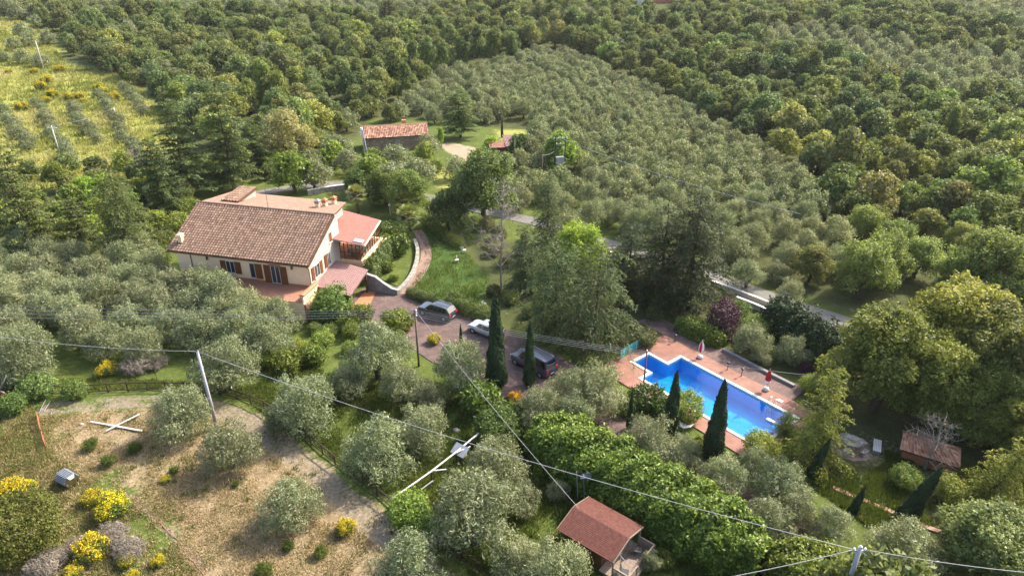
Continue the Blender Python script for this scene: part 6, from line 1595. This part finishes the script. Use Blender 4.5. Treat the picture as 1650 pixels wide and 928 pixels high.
# ------------------------------------------------------------------ cars
def loft(secs):
    """closed loft through half sections [(x, [(y, z), ...])], mirrored"""
    mb = MB(); rows = []
    for x_, sec in secs:
        full = [(x_, -y_, z_) for y_, z_ in sec] + [(x_, y_, z_) for y_, z_ in reversed(sec)]
        rows.append(len(mb.v)); mb.v += full
    n_ = len(secs[0][1]) * 2
    for i in range(len(rows) - 1):
        for k in range(n_): a, b = rows[i] + k, rows[i] + (k + 1) % n_; mb.f.append((a, b, b + n_, a + n_)); mb.m.append(0); mb.t.append(0.5)
    mb.f.append(tuple(rows[0] + k for k in range(n_ - 1, -1, -1))); mb.m.append(0); mb.t.append(0.5)
    mb.f.append(tuple(rows[-1] + k for k in range(n_))); mb.m.append(0); mb.t.append(0.5)
    return mb
def car(name, lab, loc, rz, L, Wd, H, belt, hood, paintname, rails=False, van=False, cat='car', group='cars parked on the brick drive'):
    c = thing(name, lab, cat, loc, rz, group)          # nose towards local -x
    h, W2 = L / 2, Wd / 2
    def sec(w_, zb, zt): return [(w_ * 0.82, zb), (w_ * 0.97, zb + 0.14), (w_, zb + (zt - zb) * 0.5), (w_ * 0.985, zt - 0.1), (w_ * 0.9, zt)]
    body = loft([(-h, sec(W2 * 0.72, 0.38, hood - 0.28)), (-h + 0.08, sec(W2 * 0.86, 0.28, hood - 0.12)), (-h + 0.35, sec(W2 * 0.96, 0.24, hood - 0.03)), (-h + 1.15, sec(W2, 0.24, hood + 0.03)),
                 (-h + 1.3, sec(W2, 0.24, belt)), (0.3, sec(W2, 0.24, belt)), (h - 0.5, sec(W2, 0.26, belt + 0.02)), (h - 0.1, sec(W2 * 0.94, 0.3, belt)), (h, sec(W2 * 0.84, 0.4, belt - 0.12))])
    body.build('body', paintname, c, True).data.set_sharp_from_angle(angle=R(40))
    xf0, xf1 = -h + 1.15, -h + (1.75 if van else 1.95); xr1, xr0 = h - (0.35 if van else 0.55), h - 0.1
    zt = H
    def gsec(w_, z0_, w1, z1_): return [(w_, z0_), (w1 + (w_ - w1) * 0.45, z0_ + (z1_ - z0_) * 0.6), (w1, z1_ - 0.05), (w1 - 0.12, z1_)]
    cabn = loft([(xf0, gsec(W2 * 0.9, belt - 0.05, W2 * 0.88, belt + 0.02)), (xf1, gsec(W2 * 0.93, belt - 0.05, W2 * 0.74, zt - 0.03)), (0.2, gsec(W2 * 0.94, belt - 0.05, W2 * 0.76, zt)), (xr1, gsec(W2 * 0.92, belt - 0.05, W2 * 0.74, zt - 0.05)), (xr0, gsec(W2 * 0.88, belt - 0.05, W2 * 0.84, belt + 0.08))])
    cabn.build('cabin', paintname, c, True).data.set_sharp_from_angle(angle=R(40))
    # glazing, a little proud of the cabin shell
    def P3(x_, f, s): # point on the side between belt and roof
        w0, w1 = W2 * 0.94, W2 * 0.765
        y_ = (w1 + (w0 - w1) * (1 - f) ** 0.9) + 0.018
        return (x_, s * y_, belt + 0.03 + (zt - 0.09 - belt) * f)
    for s in (-1, 1):
        for (a, b, c2, d2) in (((xf0 + 0.32), -0.02, xf1 + 0.0, -0.02), (0.06, 1.0, 0.06, 0.95), (1.08, xr1 + 0.12, 1.03, xr1 - 0.12)):
            if b - a < 0.2: continue
            q = MB(); q.add([P3(a, 0.02, s), P3(b, 0.02, s), P3((b + d2) / 2, 0.55, s), P3(d2, 0.9, s), P3(max(c2, a * 0.5 + c2 * 0.5), 0.9, s), P3((a + c2) / 2, 0.55, s)], [(0, 1, 2, 3, 4, 5)] if s < 0 else [(5, 4, 3, 2, 1, 0)]); q.build('side_window', 'car_glass', c)
    dxf, dzf = xf1 - xf0, zt - 0.05 - belt
    q = MB(); o_ = 0.02
    q.add([(xf0 + 0.06 - o_, -W2 * 0.82, belt + 0.08 + o_), (xf0 + 0.06 - o_, W2 * 0.82, belt + 0.08 + o_), (xf1 - 0.04 - o_, W2 * 0.68, zt - 0.09 + o_), (xf1 - 0.04 - o_, -W2 * 0.68, zt - 0.09 + o_)], [(0, 3, 2, 1)]); q.build('windscreen', 'car_glass', c)
    q = MB(); q.add([(xr0 - 0.02 + o_, -W2 * 0.78, belt + 0.12), (xr0 - 0.02 + o_, W2 * 0.78, belt + 0.12), (xr1 + 0.02 + o_, W2 * 0.66, zt - 0.1), (xr1 + 0.02 + o_, -W2 * 0.66, zt - 0.1)], [(0, 1, 2, 3)]); q.build('rear_window', 'car_glass', c)
    for sx in (-h + 0.85, h - 0.85):
        for s in (-1, 1):
            q = MB(); q.tube([(sx, s * (W2 - 0.2), 0.33), (sx, s * (W2 - 0.17), 0.33), (sx, s * (W2 + 0.0), 0.33), (sx, s * (W2 + 0.02), 0.33)], [0.27, 0.33, 0.33, 0.28], 18); wo_ = q.build('wheel', 'rubber', c)
            q = MB(); q.tube([(sx, s * (W2 + 0.015), 0.33), (sx, s * (W2 + 0.03), 0.33)], [0.22, 0.2], 12); q.build('rim', 'metal_grey', wo_)
            q = MB(); q.tube([(sx, s * (W2 - 0.25), 0.34), (sx, s * (W2 + 0.006), 0.34)], 0.385, 18); q.build('wheel_arch', 'metal_dark', c)
    for s in (-1, 1):
        q = MB(); q.box((-h + 0.0, s * W2 * 0.62 - 0.2, hood - 0.32), (-h + 0.16, s * W2 * 0.62 + 0.2, hood - 0.18)); q.build('headlight', 'lamp_glass', c)
        q = MB(); q.box((h - 0.12, s * W2 * 0.74 - 0.1, belt - 0.25), (h + 0.005, s * W2 * 0.74 + 0.1, belt + 0.02)); q.build('tail_light', 'red_cloth', c)
        q = MB(); q.box((xf0 + 0.35, s * (W2 + 0.02) - 0.02, belt - 0.02), (xf0 + 0.5, s * (W2 + 0.19), belt + 0.13)); q.build('wing_mirror', paintname, c, False, None, 0.03)
        if rails: q = MB(); q.tube([(xf1 + 0.15, s * W2 * 0.66, zt - 0.02), (xf1 + 0.3, s * W2 * 0.66, zt + 0.06), (xr1 - 0.3, s * W2 * 0.66, zt + 0.06), (xr1 - 0.1, s * W2 * 0.66, zt - 0.03)], 0.022, 6); q.build('roof_rail', 'metal_grey', c)
    q = MB(); q.box((-h - 0.01, -0.26, 0.42), (-h + 0.05, 0.26, 0.52)); q.box((h - 0.06, -0.26, 0.5), (h + 0.012, 0.26, 0.61)); q.build('number_plate', 'white_paint', c)
    q = MB(); q.box((-h + 0.02, -W2 * 0.6, 0.26), (-h + 0.1, W2 * 0.6, 0.42)); q.build('grille', 'metal_dark', c)
    return c
car('parked_car', 'dark grey estate car with roof rails on the brick drive beside the lawn', (-8.9, 71.2, 0.075), R(-30), 4.75, 1.88, 1.70, 1.02, 0.98, 'paint_graphite', True)
car('parked_car', 'white car parked behind the tallest slim cypress', (-2.9, 66.9, 0.075), R(-37), 4.35, 1.80, 1.56, 0.98, 0.93, 'paint_white', False, True)
car('parked_car', 'dark navy van with a pale shining roof at the end of the drive', (2.25, 60.0, 0.075), R(-44), 5.2, 2.0, 2.05, 1.15, 1.05, 'paint_navy', True, True)

# ------------------------------------------------------------------ fence, poles, cables and small things
FP = smooth_line(P_([(-20, 641), (60, 638), (130, 634), (250, 629), (330, 633), (380, 642), (430, 662), (480, 698), (540, 748), (600, 793), (660, 843), (720, 888), (790, 935)]), 8)
FP = np.array([np.array(p)[:2] for p in FP]); fs_ = np.concatenate([[0], np.cumsum(np.hypot(*np.diff(FP, axis=0).T))])
def fpt(d): return np.array([np.interp(d, fs_, FP[:, 0]), np.interp(d, fs_, FP[:, 1])])
f0 = fpt(0)
fen = thing('rail_fence', 'dark wooden two rail fence curving along the gravel track', 'fence', (f0[0], f0[1], 0))
g = np.random.default_rng(2); nposts = int(fs_[-1] / 1.9)
pp = [fpt(min(i * 1.9, fs_[-1])) - f0 for i in range(nposts + 1)]
for p in pp:
    q = MB(); h_ = 1.12 + g.uniform(-0.05, 0.08); q.tube([(p[0], p[1], -0.1), (p[0] + g.normal() * 0.03, p[1] + g.normal() * 0.03, h_)], [0.075, 0.065], 7); q.build('post', 'fence_wood', fen)
for i in range(nposts):
    for z_ in (0.98, 0.16):
        q = MB(); a, b = pp[i], pp[i + 1]; q.tube([(*(a - (b - a) * 0.03), z_ + g.normal() * 0.02), (*(b + (b - a) * 0.03), z_ + 0.03 + g.normal() * 0.02)], 0.06, 6); q.build('rail', 'fence_wood', fen)
# wire fence behind, a few thin posts
for px, b_, t_ in ((152, 612, 588), (253, 612, 594), (303, 612, 592), (205, 612, 592)):
    p = at(px, b_); q = MB(); q.tube([(0, 0, 0), (0.05, 0, 1.3)], 0.03, 5); o = q.build('fence_stake', 'fence_wood', None, False, (p[0], p[1], 0)); tag(o, 'thin stake of the old wire fence behind the rail fence', 'stake', 'thin stakes behind the rail fence')

def pole(name, lab, base_px, top_py, r0, r1, mat, cat='pole', group='utility poles', lean=(0, 0), h=None):
    b_ = at(*base_px); h = h or top_z(b_, top_py)
    t_ = thing(name, lab, cat, (b_[0], b_[1], b_[2]), 0, group)
    q = MB(); q.tube([(0, 0, -0.4), (lean[0] * 0.5, lean[1] * 0.5, h / 2), (lean[0], lean[1], h)], [r0, (r0 + r1) / 2, r1], 10); q.build('shaft', mat, t_, True)
    return t_, np.array([b_[0] + lean[0], b_[1] + lean[1], b_[2] + h]), h
def insul(t_, pts, mat='porcelain'):
    for p in pts: q = MB(); q.lathe([(0.03, p[2]), (0.075, p[2] + 0.04), (0.06, p[2] + 0.1), (0.08, p[2] + 0.14), (0.03, p[2] + 0.2)], 8, (p[0], p[1])); q.build('insulator', mat, t_)
cpole, cp_top, hh = pole('utility_pole', 'leaning grey concrete utility pole standing in the dry clearing', (350, 690), 567, 0.17, 0.12, 'pole_concrete', lean=(-0.15, 0.1))
insul(cpole, [(-0.15, 0.1, hh)], 'metal_dark')
wpole, wp_top, hh = pole('utility_pole', 'thin wooden utility pole below the brick drive', (675, 590), 499, 0.12, 0.09, 'pole_wood')
q = MB()
for z_ in (0.15, 0.45, 0.75): q.bar((-0.12, 0.0, hh - z_), (0.12, 0, hh - z_), 0.05, 0.05)
q.build('crossarm', 'metal_dark', wpole); insul(wpole, [(0.12, 0, hh - z_) for z_ in (0.15, 0.45, 0.75)])
tpole, tp_top, hh = pole('utility_pole', 'thin wooden pole at the left end of the pool', (1036, 628), 566, 0.09, 0.07, 'pole_wood')
insul(tpole, [(0, 0, hh)])
# forked concrete pole at the bottom edge
fb = at(1386, 882, 8.0); fpole = thing('utility_pole', 'grey concrete pole with forked head at the bottom edge', 'pole', (fb[0], fb[1], 0), 0, 'utility poles')
q = MB(); q.tube([(0, 0, -0.4), (0, 0, 8.0)], [0.2, 0.14], 10); q.build('shaft', 'pole_concrete', fpole, True)
q = MB(); q.bar((-0.35, 0, 7.75), (0.35, 0, 7.75), 0.06, 0.08); q.bar((0, -0.05, 7.6), (0.05, -0.05, 8.15), 0.1, 0.06); q.build('crossarm', 'metal_grey', fpole); insul(fpole, [(-0.32, 0, 7.8), (0.32, 0, 7.8), (0, 0, 8.0)])
fp_top = np.array([fb[0], fb[1], 7.85])
# double pole by the cottage, wooden pole at the shed, transformer frame, slope poles
dp, dp_top, hh = pole('utility_pole', 'double pole with white boxes in front of the stone cottage', (590, 264), 208, 0.13, 0.10, 'pole_concrete', lean=(-0.3, 0))
q = MB(); q.tube([(0.55, 0.1, -0.3), (-0.05, 0.1, hh)], [0.12, 0.09], 8); q.build('strut', 'pole_concrete', dp, True)
q = MB(); q.box((-0.45, -0.25, hh - 0.3), (-0.1, 0.25, hh + 0.25)); q.box((-0.6, -0.2, hh - 1.1), (-0.3, 0.15, hh - 0.6)); q.box((0.0, -0.25, 1.0), (0.5, -0.05, 1.7)); q.build('junction_box', 'porcelain', dp)
sp_, sp_top, hh = pole('utility_pole', 'pale wooden pole beside the red garden shed', (829, 270), 225, 0.13, 0.10, 'pole_wood')
th_ = at(901, 289); tf_h = top_z(at(895, 291), 224)
tfm = thing('transformer_frame', 'dark two legged transformer frame with white insulators in the grove', 'transformer', (th_[0], th_[1], 0), R(10), None)
for sx in (-0.95, 0.95): q = MB(); q.tube([(sx, 0, -0.3), (sx, 0, tf_h)], [0.15, 0.12], 8); q.build('leg', 'metal_dark', tfm)
q = MB(); q.bar((-1.3, 0, tf_h - 0.1), (1.3, 0, tf_h - 0.1), 0.12, 0.14); q.bar((-1.1, 0, tf_h - 1.2), (1.1, 0, tf_h - 1.2), 0.1, 0.12); q.build('crossarm', 'metal_grey', tfm)
insul(tfm, [(x_, 0, tf_h - 0.03) for x_ in (-1.2, -0.4, 0.4, 1.2)] + [(x_, 0, tf_h - 1.1) for x_ in (-0.7, 0, 0.7)])
q = MB(); q.box((-0.75, -0.45, tf_h * 0.42), (0.75, 0.45, tf_h * 0.42 + 1.0)); q.box((-0.95, -0.5, tf_h * 0.42 - 0.15), (0.95, 0.5, tf_h * 0.42)); q.build('transformer_tank', 'metal_grey', tfm)
p2, p2_top, hh = pole('utility_pole', 'thin pole left of the transformer frame', (873, 300), 250, 0.10, 0.08, 'pole_wood')
far_poles = []
for bpx, tpy, lab in (((72, 116), 66, 'white pole highest on the bright slope'), ((97, 250), 203, 'pole with crossbar in the grass row on the bright slope'), ((190, 200), 174, 'short pole between two olive rows on the bright slope')):
    t_, top_, hh = pole('utility_pole', lab, bpx, tpy, 0.13, 0.10, 'white_paint'); far_poles.append(top_)
    if bpx[0] == 97: q = MB(); q.bar((-1.0, 0, hh - 0.4), (1.0, 0, hh - 0.4), 0.15, 0.15); q.build('crossarm', 'white_paint', t_)

def cable(lab, a, b, sag, r, mat='cable', group='overhead cables'):
    a, b = np.array(a, float), np.array(b, float); c = (a + b) / 2
    pts = [tuple(a + (b - a) * t + np.array([0, 0, -4 * sag * t * (1 - t)]) - c) for t in np.linspace(0, 1, 24)]
    q = MB(); q.tube(pts, r, 6); o = q.build('overhead_cable', mat, None, True, tuple(c)); return tag(o, lab, 'cable', group)
cable('pale cable from the leaning concrete pole to the forked pole', cp_top, fp_top + [-0.32, 0, 0], 0.9, 0.021)
cable('pale cable from the leaning concrete pole out over the left edge', cp_top, at(-90, 530, 8.6), 0.5, 0.019)
cable('cable from the forked pole out over the right edge', fp_top + [0.32, 0, 0], at(1700, 926, 7.4), 0.2, 0.02)
cable('cable from the forked pole to the lower left over the hedge', fp_top + [-0.32, 0, 0.0], at(1110, 941, 6.8), 0.15, 0.021)
cable('guy wire from the forked pole down to the lower right', fp_top, at(1446, 940, 4.5), 0.0, 0.018)
for k, dz in enumerate((0.0, -0.22, -0.45, -0.7)):
    nm = ('top', 'second', 'third', 'lowest')[k]
    cable(f'{nm} wire of the bundle left of the wooden pole over the dense grove', wp_top + [0, 0, dz], at(-100, 487 + k * 7, 8.0), 0.5, 0.013, 'cable_dark')
    cable(f'{nm} wire of the bundle right of the wooden pole towards the pool', wp_top + [0, 0, dz], tp_top + [0, 0, -dz * -0.8], 0.35, 0.011, 'cable')
cable('single dark wire over the pool terrace to the right', tp_top, at(1330, 607, 3.2), 0.25, 0.018, 'cable_dark')
cable('pale service wire from the wooden pole down to the cabin', wp_top, (8.0, 32.8, 2.1), 0.5, 0.02)
cable('far wire from the transformer frame over the silvery grove', (th_[0], th_[1], tf_h), at(1290, 345, 7.5), 0.8, 0.03)
cable('short wire from the thin pole to the transformer frame', p2_top, (th_[0] - 0.9, th_[1], tf_h * 0.7), 0.3, 0.025)
cable('far wire across the bright slope between its poles', far_poles[1], far_poles[2], 0.6, 0.016)

# crossed planks
cx_ = at(188, 680)
for lab, a, b, z_ in (('long white plank crossed under the other in the clearing', (146, 679), (229, 694), 0.12), ('white plank lying on top of the crossed pair', (171, 694), (225, 667), 0.17)):
    A, B = at(*a, z_), at(*b, z_); c = (A + B) / 2
    q = MB(); q.bar(tuple(A - c), tuple(B - c), 0.2, 0.07); o = q.build('plank', 'plank_wood', None, False, tuple(c)); tag(o, lab, 'plank', 'crossed planks')
# tipped hexagonal drum
dx = at(113, 780); dr = thing('metal_drum', 'grey ribbed hexagonal drum tipped over in the grass', 'drum', (dx[0], dx[1], 0.62), R(-28))
M_ = Matrix.Rotation(R(90), 4, 'Y')
q = MB(); n_ = 6; ring = [(math.cos(2 * PI * k / n_) * 0.62, math.sin(2 * PI * k / n_) * 0.62) for k in range(n_)]
vs = [(-0.75, y_, z_) for y_, z_ in ring] + [(0.55, y_, z_) for y_, z_ in ring]
q.add(vs, [(k, (k + 1) % 6, 6 + (k + 1) % 6, 6 + k) for k in range(6)] + [tuple(range(5, -1, -1))]); q.build('shell', 'metal_dark', dr)
q = MB()
for k in range(6):
    for j in range(5): f = (j + 0.5) / 5; a, b = np.array(ring[k]), np.array(ring[(k + 1) % 6]); m = a + (b - a) * f; q.bar((-0.74, m[0] * 1.02, m[1] * 1.02), (0.54, m[0] * 1.02, m[1] * 1.02), 0.06, 0.05)
q.build('rib', 'metal_grey', dr)
q = MB(); q.add([(0.56, y_, z_) for y_, z_ in ring] + [(0.72, y_ * 0.55, z_ * 0.55) for y_, z_ in ring], [(k, (k + 1) % 6, 6 + (k + 1) % 6, 6 + k) for k in range(6)] + [tuple(range(6, 12))]); q.build('lid', 'chrome', dr)
# broken forked trunk at the left edge
bt = at(12, 650); tk = thing('broken_trunk', 'broken forked tree trunk with pale bark at the left edge', 'tree stump', (bt[0], bt[1], 0))
q = MB(); q.tube([(0, 0, -0.2), (-0.3, 0, 1.2), (-0.5, 0, 1.9)], [0.22, 0.2, 0.16], 8); q.build('trunk', 'shutter_wood', tk, True)
for e in ((0.9, 0.1, 3.2), (0.7, -0.4, 1.3)): q = MB(); q.tube([(-0.3, 0, 1.4), ((e[0] - 0.3) / 2, e[1] / 2, (1.4 + e[2]) / 2 + 0.1), e], [0.13, 0.09, 0.04], 7); q.build('branch', 'dead_wood', tk, True)
# orange mesh strip, hose
op = [at(62, 672), at(65, 690), at(70, 705), at(74, 722)]
of = thing('orange_net', 'orange plastic net strip at the left end of the clearing', 'net fence', tuple(op[0]))
q = MB()
for i in range(3):
    a, b = op[i] - op[0], op[i + 1] - op[0]
    for z_ in np.arange(0.08, 0.75, 0.13): q.bar((a[0], a[1], z_), (b[0], b[1], z_ - 0.05), 0.03, 0.04)
    for t in np.linspace(0, 1, 6): m = a + (b - a) * t; q.bar((m[0], m[1], 0.03), (m[0], m[1], 0.72), 0.03, 0.03)
q.build('netting', 'orange_plastic', of)
for i in range(4): a = op[i] - op[0]; q = MB(); q.tube([(a[0], a[1], -0.1), (a[0], a[1], 0.95)], 0.025, 5); q.build('stake', 'metal_dark', of)
gp = [at(64, 662), at(76, 640), at(84, 650)]
for i, (a, b) in enumerate((((63, 668), (76, 642)), ((72, 664), (82, 648)))):
    A, B = at(*a), at(*b); q = MB(); q.tube([(0, 0, 0.15), tuple(B - A + np.array([0, 0, 0.15]))], 0.03, 5); o = q.build('metal_tube', 'metal_grey', None, False, tuple(A)); tag(o, ('longer' if i == 0 else 'shorter') + ' grey metal tube lying above the orange net', 'tube', 'tubes above the orange net')
HP = smooth_line(P_([(250, 836), (288, 872), (300, 895), (318, 912), (338, 945)]), 6)
q = MB(); c0 = HP[0]; q.tube([(p[0] - c0[0] + 0.06 * math.sin(i * 1.3), p[1] - c0[1], 0.03) for i, p in enumerate(HP)], 0.03, 6); tag(q.build('garden_hose', 'red_hose', None, True, (c0[0], c0[1], 0)), 'faded red hose line running down the clearing edge', 'hose')
# white pipe frame with the grey panel
def P3d(px, py, z_): return at(px, py, z_)
pf0 = P3d(628, 805, 0.8)
pf = thing('pipe_frame', 'long white pipe frame on short posts among the olive trees', 'pipe frame', (pf0[0], pf0[1], 0))
L_ = [P3d(628, 805, 1.0), P3d(645, 794, 1.25), P3d(695, 759, 1.5), P3d(735, 728, 1.6), P3d(771, 698, 1.7)]
q = MB(); q.tube([tuple(p - pf0 + np.array([0, 0, 0.8])) for p in L_], 0.075, 8); q.build('top_pipe', 'white_stone', pf, True)
for a, b in (((697, 758, 1.45), (719, 756, 1.2)), ((679, 788, 0.5), (698, 774, 0.9)), ((735, 729, 1.6), (758, 719, 1.7))):
    A, B = P3d(*a), P3d(*b); q = MB(); q.tube([tuple(A - pf0 + np.array([0, 0, 0.8])), tuple(B - pf0 + np.array([0, 0, 0.8]))], 0.055, 7); q.build('side_pipe', 'white_stone', pf)
for p in (L_[1], L_[2], L_[3]): q = MB(); v = p - pf0; q.tube([(v[0], v[1], -0.1), (v[0], v[1], p[2])], 0.05, 6); q.build('post', 'metal_dark', pf)
gpn = P3d(741, 722, 1.75); tp = thing('tilted_panel', 'small grey tilted panel on a post beside the pipe frame', 'panel', (gpn[0], gpn[1], 0), R(-35))
q = MB(); q.box((-0.7, -0.5, -0.04), (0.7, 0.5, 0.04), 0, Matrix.Translation((0, 0, 1.55)) @ Matrix.Rotation(R(28), 4, 'X')); q.build('panel', 'metal_grey', tp); q = MB(); q.tube([(0, 0, -0.1), (0, 0, 1.55)], 0.07, 7); q.build('post', 'metal_dark', tp)
# small pale stones and a log on the green
for px, py, r_, lab in ((735, 694, 0.35, 'pale rock on the grass above the white pipe frame'), (409, 629, 0.25, 'small dark stump on the grass behind the fence'), (131, 684, 0.22, 'flat pale stone left of the crossed planks'), (655, 424, 0.0, '')):
    if not r_: continue
    p = at(px, py); gg = np.random.default_rng(px); q = MB(); q.lathe([(r_ * 0.8, -0.1), (r_, r_ * 0.2), (r_ * 0.75, r_ * 0.6), (r_ * 0.25, r_ * 0.75)], 9)
    q.v = [(a * (1 + gg.normal() * 0.12), b * (0.8 + gg.normal() * 0.1), c * (1 + gg.normal() * 0.1)) for a, b, c in q.v]
    tag(q.build('rock' if px != 409 else 'tree_stump', 'stone_grey' if px != 409 else 'dark_wood', None, True, tuple(p)), lab, 'rock' if px != 409 else 'tree stump')
# lawn chairs and lamp
for i, (px, py, lab) in enumerate(((736, 423, 'white garden chair on the lawn'), (748, 407, 'small white garden chair under the bare tree'), (780, 494, 'white garden chair beside the hedge at the cars'))):
    p = at(px, py); ch = thing('garden_chair', lab, 'chair', (p[0], p[1], 0), i * 1.3, 'white lawn chairs')
    q = MB(); q.box((-0.25, -0.25, 0.4), (0.25, 0.25, 0.45)); q.build('seat', 'white_paint', ch); q = MB(); q.bar((0, 0.25, 0.45), (0, 0.36, 0.9), 0.45, 0.04); q.build('backrest', 'white_paint', ch)
    for sx in (-1, 1):
        for sy in (-1, 1): q = MB(); q.bar((sx * 0.22, sy * 0.22, 0), (sx * 0.22, sy * 0.22, 0.4), 0.04, 0.04); q.build('leg', 'white_paint', ch)
p = at(629, 347); l_ = thing('garden_lamp', 'white globe garden lamp on a post behind the verandah', 'garden lamp', (p[0], p[1], 0))
q = MB(); q.tube([(0, 0, 0), (0, 0, 1.6)], 0.04, 6); q.build('post', 'white_paint', l_); q = MB(); q.lathe([(0.05, 1.55), (0.18, 1.65), (0.2, 1.8), (0.1, 1.95), (0.02, 1.98)], 10); q.build('globe', 'lamp_glass', l_, True)

# ------------------------------------------------------------------ grass blades on the open ground
def blades(name, mat, pts, hgt, wid, tone, g):
    n_ = len(pts); a = g.uniform(0, 2 * PI, n_); d = np.stack([np.cos(a), np.sin(a), np.zeros(n_)], 1)
    c = np.concatenate([pts, ter(pts[:, 0], pts[:, 1])[:, None]], 1)
    h = hgt * g.uniform(0.5, 1.5, n_)[:, None]; lean = d[:, [1, 0, 2]] * np.array([1, -1, 0]) * h * g.uniform(-0.7, 0.7, (n_, 1))
    w_ = wid * g.uniform(0.6, 1.5, n_)[:, None]
    V = np.stack([c - d * w_, c + d * w_, c + d * w_ * 0.3 + lean + np.array([0, 0, 1]) * h, c - d * w_ * 0.3 + lean * 0.9 + np.array([0, 0, 1]) * h * 0.95], 1).reshape(-1, 3)
    me = bpy.data.meshes.new(name)
    me.vertices.add(4 * n_); me.vertices.foreach_set('co', V.ravel()); me.loops.add(4 * n_); me.loops.foreach_set('vertex_index', np.arange(4 * n_, dtype=np.int32))
    me.polygons.add(n_); me.polygons.foreach_set('loop_start', np.arange(n_, dtype=np.int32) * 4); me.update(calc_edges=True)
    at_ = me.attributes.new('tone', 'FLOAT', 'FACE'); at_.data.foreach_set('value', np.clip(tone, 0, 1).astype(np.float32)); me.materials.append(MATS[mat])
    o = bpy.data.objects.new(name, me); col.objects.link(o); return tag(o, kind='stuff')
def scatter(polys, n_, g):
    """points clumped a little, inside pixel polygons on the ground"""
    out = []
    for poly, share in polys:
        c = np.array(poly); lo, hi = c.min(0), c.max(0); k = int(n_ * share); got = np.zeros((0, 2))
        while len(got) < k:
            p = g.uniform(lo, hi, (k * 2, 2)); ok = inside(p[:, 0], p[:, 1], [tuple(q) for q in c]); p = p[ok]
            keep = g.random(len(p)) < np.clip(0.45 + 0.55 * wob(p[:, 0], p[:, 1], 0.9), 0.06, 1); got = np.concatenate([got, p[keep]])
        out.append(got[:k])
    return np.concatenate(out)
g = np.random.default_rng(77)
GREEN = P_([(-60, 610), (250, 612), (400, 622), (500, 590), (600, 620), (720, 620), (800, 690), (900, 760), (1060, 840), (1200, 930), (1150, 970), (800, 965), (620, 800), (480, 700), (380, 640), (250, 628), (-60, 642)])
LEFTG = P_([(-60, 645), (70, 655), (50, 700), (100, 745), (150, 780), (205, 805), (260, 855), (315, 915), (335, 965), (-60, 965)])
pts = scatter([(GREEN, 0.62), (LEFTG, 0.07), (P_([(1340, 700), (1470, 740), (1520, 850), (1400, 850), (1300, 780)]), 0.12), (LAWN, 0.04)], 150000, g)
pts = pts[np.hypot(pts[:, 0] - tx[0], pts[:, 1] - tx[1]) > 2.8]
pts = pts[(seg_dist(pts[:, 0], pts[:, 1], FP) > 0.2) & ~inside(pts[:, 0], pts[:, 1], [tuple(p) for p in DRIVE])]
loc_ = np.stack([(pts[:, 0] - CB[0]) * math.cos(CBa) + (pts[:, 1] - CB[1]) * math.sin(CBa), -(pts[:, 0] - CB[0]) * math.sin(CBa) + (pts[:, 1] - CB[1]) * math.cos(CBa)], 1)
pts = pts[~((np.abs(loc_[:, 0] - 0.7) < 3.0) & (np.abs(loc_[:, 1]) < 1.95))]
blades('grass', 'grass_blade', pts, 0.26, 0.03, np.clip(0.45 + 0.3 * wob(pts[:, 0], pts[:, 1], 0.35) + g.normal(0, 0.18, len(pts)), 0, 1), g)
pts = scatter([(CLEARING, 0.62), (LEFTG, 0.5)], 130000, g)
pts = pts[seg_dist(pts[:, 0], pts[:, 1], TRACK) > 1.3]
blades('dry_grass', 'straw_blade', pts, 0.12, 0.028, np.clip(0.5 + 0.3 * wob(pts[:, 0], pts[:, 1], 0.3) + g.normal(0, 0.2, len(pts)), 0, 1), g)
# tall pale grass on the bright slope, low weeds and loose stones in the clearing
pts = scatter([(BRIGHT, 1.0)], 60000, g); pts = pts[np.hypot(pts[:, 0], pts[:, 1]) < 420]
blades('slope_grass', 'slope_blade', pts, 0.7, 0.10, np.clip(0.5 + 0.4 * wob(pts[:, 0], pts[:, 1], 0.12) + g.normal(0, 0.15, len(pts)), 0, 1), g)
ctr = scatter([(CLEARING, 1.0)], 240, g); k_ = g.integers(0, len(ctr), 9000)
pts = ctr[k_] + g.normal(size=(9000, 2)) * (0.12 + 0.35 * g.random(len(ctr)))[k_][:, None]
pts = pts[inside(pts[:, 0], pts[:, 1], [tuple(p) for p in CLEARING])]
blades('weeds', 'grass_blade', pts, 0.16, 0.03, g.normal(0.5, 0.2, len(pts)), g)
n_ = 2600; pts = np.concatenate([scatter([(CLEARING, 1.0)], n_, g)]); sm = MB()
for p in pts:
    r_ = 0.025 + 0.07 * g.random() ** 4; a = g.uniform(0, 6.28); c_, s_ = math.cos(a) * r_, math.sin(a) * r_; z_ = r_ * 0.7
    sm.add([(p[0] + c_, p[1] + s_, -0.02), (p[0] - s_, p[1] + c_ * 0.8, -0.02), (p[0] - c_, p[1] - s_, -0.02), (p[0] + s_ * 0.9, p[1] - c_, -0.02), (p[0] + c_ * 0.2, p[1] - s_ * 0.2, z_ + 0.03)], [(0, 1, 4), (1, 2, 4), (2, 3, 4), (3, 0, 4)])
tag(sm.build('gravel', 'pebble'), kind='stuff')
print('OBJECTS', len(col.objects))
# ------------------------------------------------------------------ thin summer haze round the whole scene
hz_m = bpy.data.materials.new('haze'); hz_m.use_nodes = True
hn = hz_m.node_tree; hn.nodes.clear()
ho = hn.nodes.new('ShaderNodeOutputMaterial'); hv = hn.nodes.new('ShaderNodeVolumePrincipled')
hv.inputs['Density'].default_value = 0.00007; hv.inputs['Color'].default_value = (0.93, 0.95, 0.97, 1); hv.inputs['Anisotropy'].default_value = 0.3
hn.links.new(hv.outputs[0], ho.inputs['Volume'])
MATS['haze'] = hz_m
q = MB(); q.box((-1500, -300, -6.0), (1500, 1750, 230.0)); tag(q.build('haze', 'haze'), kind='stuff')
